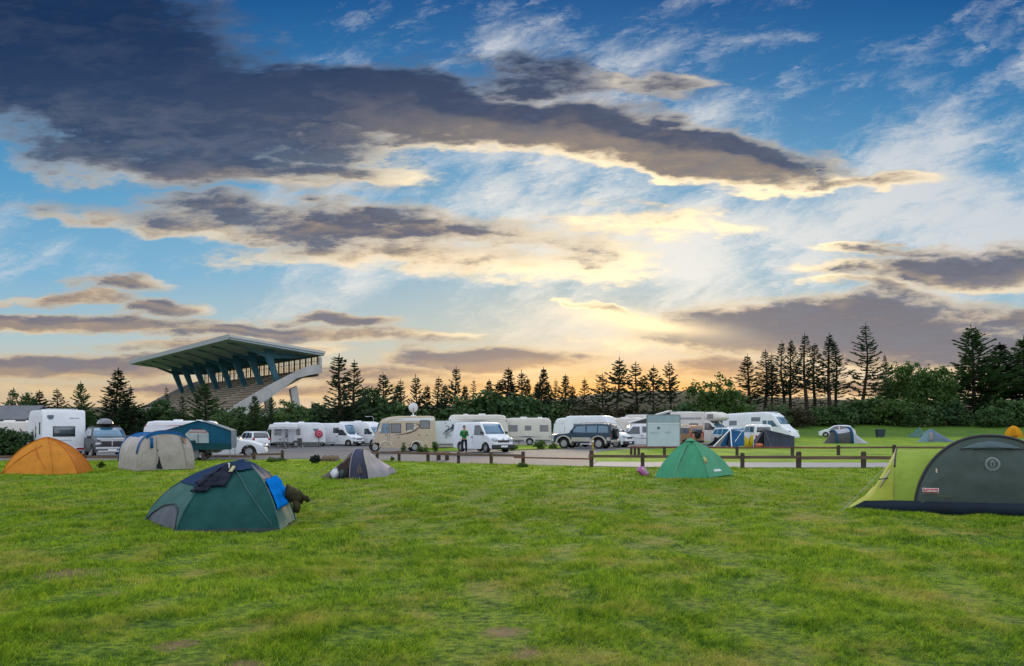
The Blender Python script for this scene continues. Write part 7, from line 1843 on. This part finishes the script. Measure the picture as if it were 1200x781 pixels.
for k, (px, by, r) in enumerate(((381, 541.0, 0.20), (388, 540.8, 0.24), (394, 541.2, 0.16))):
    s_ = lump('stone', stone_m, None, (0, 0, 0.10), (r, r * 0.8, 0.17), 20 + k, 12, 20, 0.16); s_.location = ground_at(px, by)
    tag(s_, ['left stone of the brown heap beside the road edge left of the slate tent', 'middle and largest stone of the brown heap beside the road edge', 'right small stone of the brown heap nearest the slate tent'][k], 'stone', 'stones at the road edge')
grass_bush = leaf_mat('fresh_leaves', (0.035, 0.085, 0.016), (0.11, 0.19, 0.03), 0.3)
dkb = leaf_mat('dark_juniper', (0.008, 0.016, 0.010), (0.022, 0.036, 0.018), 0.1)
def small_plant(px, by, ty, wpx, m, label, seed, n=700, leaf=0.055):
    q = ground_at(px, by); sc_ = q.y / F; h = (by - ty) * sc_; w = wpx * sc_ / 2
    o = leafy(seed, [(0, 0, h * 0.5, w * 0.8, w * 0.7, h * 0.5), (w * 0.4, 0, h * 0.35, w * 0.5, w * 0.5, h * 0.35), (-w * 0.45, 0, h * 0.4, w * 0.5, w * 0.5, h * 0.4)], leaf, n, m, 0.0, 'plant', 'plant')
    o.location = q; tag(o, label, 'plant')
small_plant(370, 543.5, 533.5, 13, dkb, 'dark low juniper shrub at the road edge left of the stone heap', 301)
small_plant(495, 531.5, 520.5, 15, grass_bush, 'bushy green plant by the rear wheel of the beige motorhome', 302)
small_plant(510, 531.5, 516.5, 8, grass_bush, 'upright green plant at the corner of the white box trailer', 303)
small_plant(473, 531.5, 516.0, 6, grass_bush, 'thin green sapling in front of the middle of the beige motorhome', 304, 260)
small_plant(633, 526.8, 516.0, 16, grass_bush, 'leafy green clump below the right window of the long caravan', 305, 900)
small_plant(600, 528.3, 521.5, 14, grass_bush, 'low green weeds at the nose of the delivery van', 306, 600)
small_plant(648, 526.5, 519.5, 12, grass_bush, 'low green weeds in front of the off-road car', 307, 600)
small_plant(460, 540.5, 534.5, 5, grass_bush, 'tiny green plant at the left end of the near fence', 308, 200, 0.04)
small_plant(613, 548.0, 543.5, 14, grass_bush, 'tuft of tall grass at the foot of the fence post with the fallen rail', 309, 500, 0.05)
small_plant(118, 548.5, 541.5, 8, grass_bush, 'small green tuft in the lawn below the car with the roof box', 310, 300, 0.05)
small_plant(325, 541.5, 537.0, 26, grass_bush, 'long tuft of grass at the road edge by the end of the left fence', 311, 700, 0.05)

# ------------------------------------------------------------------ bicycles and chair by the camper
def bicycle(label, px, by, rz, d=None):
    q = ground_at(px, by); t = thing('bicycle', label, 'bicycle', q, rz)
    for x in (-0.52, 0.52):
        b = MB(); n = 20; b.tube([(x + 0.33 * math.cos(a), 0, 0.34 + 0.33 * math.sin(a)) for a in [2 * math.pi * k / n for k in range(n + 1)]], 0.025, 6, False); w_ = b.build('wheel', rubber, t)
        b = MB()
        for k in range(8): b.tube([(x, 0, 0.34), (x + 0.31 * math.cos(k * math.pi / 4), 0, 0.34 + 0.31 * math.sin(k * math.pi / 4))], 0.005, 4, False)
        b.build('spokes', chrome, w_)
    b = MB()
    for pp in ([(-0.52, 0, 0.34), (-0.12, 0, 0.30), (0.36, 0, 0.78), (-0.18, 0, 0.80), (-0.12, 0, 0.30)], [(-0.52, 0, 0.34), (-0.18, 0, 0.80)], [(0.36, 0, 0.86), (0.52, 0, 0.34)]): b.tube(pp, 0.022, 6)
    b.build('frame', grey_pl, t)
    b = MB(); b.box((-0.20, 0, 0.93), (0.26, 0.14, 0.06), None, 0.02); b.tube([(-0.18, 0, 0.8), (-0.2, 0, 0.92)], 0.016, 6); b.build('saddle', black_pl, t)
    b = MB(); b.tube([(0.34, 0, 0.84), (0.32, 0, 1.0)], 0.018, 6); b.tube([(0.28, -0.28, 1.02), (0.33, 0, 1.0), (0.28, 0.28, 1.02)], 0.016, 6); b.build('handlebar', black_pl, t)
bicycle('grey bicycle standing under the awning of the white camper', 339, 525.6, R(8)); bicycle('grey bicycle leaning nearest the road below the awning pole', 330, 526.2, R(-30))
q = ground_at(352, 525.2); t = thing('folding_chair', 'dark folding chair under the awning right of the bicycles', 'chair', q, R(30))
b = MB(); b.box((0, 0, 0.42), (0.46, 0.44, 0.03)); b.build('seat', black_pl, t); b = MB(); b.box((0, 0.24, 0.72), (0.46, 0.03, 0.56), Matrix.Rotation(R(-12), 3, 'X')); b.build('backrest', black_pl, t)
for sx in (-1, 1):
    MB().tube([(sx * 0.23, -0.2, 0.0), (sx * 0.23, 0.2, 0.44)], 0.014, 6).build('leg', chrome, t); MB().tube([(sx * 0.23, 0.2, 0.0), (sx * 0.23, -0.2, 0.44)], 0.014, 6).build('leg', chrome, t)

# ------------------------------------------------------------------ the person in green
def skin_mesh(name, joints, edges, m, parent, sub=2, root=0):
    me = bpy.data.meshes.new(name); me.from_pydata([j[0] for j in joints], edges, []); o = bpy.data.objects.new(name, me); COL.objects.link(o)
    o.modifiers.new('skin', 'SKIN'); 
    sv = me.skin_vertices[0].data
    for k, j in enumerate(joints):
        r = j[1]; sv[k].radius = (r, r) if not isinstance(r, tuple) else r; sv[k].use_root = (k == root)
    s_ = o.modifiers.new('sub', 'SUBSURF'); s_.levels = sub; s_.render_levels = sub
    bpy.context.view_layer.update()
    me2 = bpy.data.meshes.new_from_object(o.evaluated_get(bpy.context.evaluated_depsgraph_get()))
    bpy.data.objects.remove(o); o2 = bpy.data.objects.new(name, me2); COL.objects.link(o2); me2.materials.clear(); me2.materials.append(m)
    me2.polygons.foreach_set('use_smooth', [True] * len(me2.polygons)); o2.parent = parent; return o2
skin_m = mat('skin', (0.42, 0.24, 0.17), 0.55, 0.06, 8.0, spec=0.4); hair_m = mat('hair', (0.035, 0.025, 0.018), 0.7, 0.2, 30.0); green_j = fabric('green_jacket', (0.012, 0.23, 0.045), 0.05, 0.15); jeans = fabric('dark_jeans', (0.022, 0.028, 0.042), 0.03, 0.2); shoe_m = mat('shoe', (0.05, 0.045, 0.045), 0.6); sole_m = mat('sole', (0.4, 0.4, 0.4), 0.7)
q = ground_at(544, 532.3)
t = thing('person', 'person in a green jacket and dark trousers standing in front of the delivery van', 'person', q, R(14), None, 0.985)
# faces the camera (-y), turned a little; hands brought together at the chest
J = []; E_ = []
def jn(p, r, par=None):
    J.append((p, r)); k = len(J) - 1
    if par is not None: E_.append((par, k))
    return k
pel = jn((0, 0, 0.95), (0.135, 0.10)); ab = jn((0, 0, 1.08), (0.13, 0.095), pel); ch = jn((0, 0, 1.28), (0.155, 0.11), ab); nb = jn((0, 0.0, 1.43), (0.09, 0.075), ch); nk = jn((0, -0.01, 1.50), 0.055, nb); hd = jn((0, -0.02, 1.56), (0.07, 0.08), nk); h2 = jn((0, -0.025, 1.645), (0.078, 0.095), hd); h3 = jn((0, -0.015, 1.72), (0.055, 0.068), h2)
HAND = {}
for s in (1, -1):
    sh_ = jn((s * 0.17, 0, 1.40), 0.062, nb); el = jn((s * 0.235, 0.03, 1.13), 0.044, sh_); wr_ = jn((s * 0.07 + 0.03, -0.22, 1.24), 0.030, el)
    pl_ = jn((s * 0.035 + 0.03, -0.265, 1.27), (0.034, 0.020), wr_)
    for k, (dx, dz, l) in enumerate(((0.030, 0.03, 0.95), (0.012, 0.045, 1.05), (-0.008, 0.048, 1.0), (-0.026, 0.04, 0.8))):
        b0_ = Vector(J[pl_][0]); f1 = b0_ + Vector((dx * s * 0.9, -0.035 * l, dz * 0.6)); f2 = f1 + Vector((-s * 0.018, -0.022 * l, 0.022)); f3 = f2 + Vector((-s * 0.022, 0.004, 0.012))
        a_ = jn(tuple(f1), 0.0095, pl_); a_ = jn(tuple(f2), 0.009, a_); jn(tuple(f3), 0.008, a_)
    b0_ = Vector(J[wr_][0]); a_ = jn(tuple(b0_ + Vector((-s * 0.012, -0.03, 0.045))), 0.012, pl_); jn(tuple(b0_ + Vector((-s * 0.03, -0.055, 0.062))), 0.010, a_)
    hp_ = jn((s * 0.095, 0, 0.88), 0.085, pel); kn = jn((s * 0.115, -0.015 - 0.02 * s, 0.49), 0.058, hp_); an = jn((s * 0.125, 0.02, 0.09), 0.040, kn); jn((s * 0.135, -0.07, 0.045), (0.042, 0.03), an); 
body = skin_mesh('body', J, E_, skin_m, t)
jk_J = [((0, 0, 0.90), (0.165, 0.125)), ((0, 0, 1.08), (0.16, 0.122)), ((0, 0, 1.28), (0.18, 0.135)), ((0, 0, 1.42), (0.115, 0.10)), ((0, -0.01, 1.485), (0.068, 0.068))]
jk_E = [(0, 1), (1, 2), (2, 3), (3, 4)]
for s in (1, -1):
    k = len(jk_J); jk_J += [((s * 0.175, 0, 1.39), 0.078), ((s * 0.245, 0.03, 1.13), 0.062), ((s * 0.10 + 0.03, -0.185, 1.225), 0.047)]; jk_E += [(3, k), (k, k + 1), (k + 1, k + 2)]
skin_mesh('jacket', jk_J, jk_E, green_j, t)
tr_J = [((0, 0, 0.94), (0.15, 0.112))]; tr_E = []
for s in (1, -1):
    k = len(tr_J); tr_J += [((s * 0.097, 0, 0.85), 0.10), ((s * 0.117, -0.015 - 0.02 * s, 0.49), 0.075), ((s * 0.127, 0.02, 0.12), 0.066)]; tr_E += [(0, k), (k, k + 1), (k + 1, k + 2)]
skin_mesh('trousers', tr_J, tr_E, jeans, t)
for s in (1, -1):
    b = MB(); b.box((s * 0.135, -0.06, 0.045), (0.10, 0.28, 0.085), None, 0.04); sh2 = b.build('shoe', shoe_m, t, True); MB().box((s * 0.135, -0.06, 0.008), (0.105, 0.285, 0.025), None, 0.01).build('sole', sole_m, sh2)
b = MB(); rows = []
for i in range(8):
    a = R(4) + (math.pi * 0.52) * i / 7; rows.append([Vector((0.088 * math.sin(a) * math.cos(c), -0.005 + 0.108 * math.sin(a) * math.sin(c) + 0.012, 1.665 + 0.108 * math.cos(a) + (0.035 if math.sin(c) < -0.3 and i > 4 else 0))) for c in [2 * math.pi * k / 18 for k in range(18)]])
b.grid(rows, close=True); b.build('hair', hair_m, t, True)
eye_m = mat('eye', (0.03, 0.025, 0.02), 0.2)
for s in (1, -1):
    MB().lathe([(0.0, -0.012), (0.009, -0.008), (0.011, 0), (0.0, 0.01)], 10, 'y', (s * 0.031, -0.108, 1.625)).build('eye', eye_m, t)
    b = MB(); b.tube([(s * 0.083, 0.0, 1.585), (s * 0.092, 0.01, 1.62), (s * 0.084, 0.01, 1.65)], [0.01, 0.017, 0.011], 8); b.build('ear', skin_m, t, True)
b = MB(); b.tube([(0, -0.112, 1.635), (0, -0.133, 1.595), (0, -0.112, 1.583)], [0.008, 0.015, 0.010], 8); b.build('nose', skin_m, t, True)
MB().box((0, -0.112, 1.555), (0.042, 0.012, 0.009), None, 0.004).build('mouth', mat('lips', (0.30, 0.12, 0.10), 0.5), t)
ph = thing('camera', 'small dark object held at the chest by the person in green', 'camera', q)
ph.rotation_euler = (0, 0, R(14))
b = MB(); b.box((0.03, -0.325, 1.31), (0.13, 0.05, 0.085), None, 0.012); b.build('camera_body', black_pl, ph)
b = MB(); b.lathe([(0.03, -0.05), (0.033, 0.0)], 14, 'y', (0.03, -0.35, 1.31)); b.build('lens', dark_glass, ph)
ph.scale = (0.985,) * 3

# ------------------------------------------------------------------ grass blades on the lawn
def grass():
    rs = np.random.RandomState(7)
    m = bpy.data.materials.new('grass_blades'); m.use_nodes = True; tt = m.node_tree; V.tree = tt; bs = tt.nodes['Principled BSDF']
    col, x, y, c = turf_nodes(tt, True)
    tt.links.new(col, bs.inputs['Base Color']); bs.inputs['Roughness'].default_value = 0.65; bs.inputs['Specular IOR Level'].default_value = 0.08
    tr = tt.nodes.new('ShaderNodeBsdfTranslucent'); tt.links.new(col, tr.inputs[0]); mx = tt.nodes.new('ShaderNodeMixShader'); mx.inputs[0].default_value = 0.35
    tt.links.new(bs.outputs[0], mx.inputs[1]); tt.links.new(tr.outputs[0], mx.inputs[2]); tt.links.new(mx.outputs[0], tt.nodes['Material Output'].inputs[0])
    bare = [(ground_at(px, py), rx, ry * 1.6) for (px, py, rx, ry) in BARE]
    near_edge = np.array([G(*p) for p in near] + [G(760, 548.4), G(1250, 549.2)])
    def waves(X, Y, f, seed):
        r = np.random.RandomState(seed); o = np.zeros_like(X)
        for k in range(7):
            a = r.uniform(0, 6.28); ff = f * r.uniform(0.6, 1.7); o += np.sin((X * np.cos(a) + Y * np.sin(a)) * ff + r.uniform(0, 6.28) + 1.2 * np.sin(Y * ff * 0.37 + k))
        return o / 7 ** 0.5
    allq = []
    for (y0, y1, dens, hgt, wid) in ((3.9, 6.5, 8500, 0.046, 0.0048), (6.5, 9.5, 5600, 0.048, 0.0060), (9.5, 14, 2800, 0.050, 0.0080), (14, 21, 1000, 0.055, 0.011), (21, 34, 380, 0.065, 0.017)):
        w1 = 0.78 * y1 + 1.2; n = int(dens * 2 * w1 * (y1 - y0))
        X = rs.uniform(-w1, w1, n); Y = rs.uniform(y0, y1, n)
        keep = np.abs(X) < 0.78 * Y + 1.2
        # tufts: pull part of the blades to tuft centres
        nt = n // 14; tx = rs.uniform(-w1, w1, nt); ty = rs.uniform(y0, y1, nt); k = rs.randint(0, nt, n); pull = rs.rand(n) < 0.55
        sp = 0.035 + 0.05 * rs.rand(n)
        X = np.where(pull, tx[k] + rs.normal(size=n) * sp, X); Y = np.where(pull, ty[k] + rs.normal(size=n) * sp, Y)
        keep = np.abs(X) < 0.78 * Y + 1.2
        for (cx, cy, rx, ry) in FOOT: keep &= ((X - cx) / rx) ** 2 + ((Y - cy) / ry) ** 2 > 1
        for (q, rx, ry) in bare: 
            e = ((X - q.x) / rx) ** 2 + ((Y - q.y) / ry) ** 2; keep &= (e > 1.0) | (rs.rand(n) < 0.10 + 0.5 * e)
        # stop at the road edge
        ye = np.interp(600 + F * X / Y, [600 + F * p[0] / p[1] for p in near_edge], near_edge[:, 1]); keep &= Y < ye - 0.05
        X, Y = X[keep], Y[keep]; n = len(X)
        g1 = waves(X, Y, 1.6, 3); g2 = waves(X, Y, 5.0, 4); g3 = waves(X, Y, 0.55, 5); kp = rs.rand(n) < np.clip(0.72 + 0.25 * g2 + 0.18 * waves(X, Y, 11.0, 8), 0.25, 1.0)
        X, Y, g1, g2, g3 = X[kp], Y[kp], g1[kp], g2[kp], g3[kp]; n = len(X)
        hm = np.clip(0.85 + 0.18 * g1 + 0.38 * g2 + 0.06 * g3, 0.42, 2.0)
        h = hgt * 0.84 * hm * rs.uniform(0.5, 1.4, n)
        a = rs.uniform(0, 2 * np.pi, n); la = np.where(rs.rand(n) < 0.6, a, 0.8 + 1.4 * g3); ln = h * rs.uniform(0.5, 1.9, n)
        Z = gz_np(X, Y) - 0.006
        P = np.stack([X, Y, Z], 1); side = np.stack([np.cos(a + 1.57), np.sin(a + 1.57), np.zeros(n)], 1) * (wid * rs.uniform(0.6, 1.3, n))[:, None] * 0.5
        lean = np.stack([np.cos(la), np.sin(la), np.zeros(n)], 1) * ln[:, None]; up = np.stack([np.zeros(n), np.zeros(n), h], 1)
        mid = P + lean * 0.35 + up * 0.62; tip = P + lean + up * 0.98
        v = np.stack([P - side, P + side, mid + side * 0.75, mid - side * 0.75, tip], 1)
        allq.append(v.astype(np.float32))
    v = np.concatenate(allq); n = len(v)
    me = bpy.data.meshes.new('grass'); me.vertices.add(n * 5); me.vertices.foreach_set('co', v.reshape(-1))
    idx = (np.arange(n, dtype=np.int32) * 5)[:, None] + np.array([0, 1, 2, 3, 3, 2, 4], np.int32)[None]
    me.loops.add(n * 7); me.loops.foreach_set('vertex_index', idx.reshape(-1))
    st_ = (np.arange(n, dtype=np.int32) * 7)[:, None] + np.array([0, 4], np.int32)[None]
    me.polygons.add(n * 2); me.polygons.foreach_set('loop_start', st_.reshape(-1)); me.polygons.foreach_set('loop_total', np.tile(np.array([4, 3], np.int32), n))
    me.update(calc_edges=True); me.materials.append(m)
    o = bpy.data.objects.new('grass', me); COL.objects.link(o); tag(o, 'short lush green lawn grass with darker tufts and straw patches', 'grass', None, 'stuff')
grass()

# prototypes that found no place
spare = [o for o in bpy.data.objects if o.parent is None and o.get('label') == 'x']
for o in spare:
    for c in list(o.children): bpy.data.objects.remove(c)
    bpy.data.objects.remove(o)
for o in bpy.data.objects:
    if 'h' in o: del o['h']
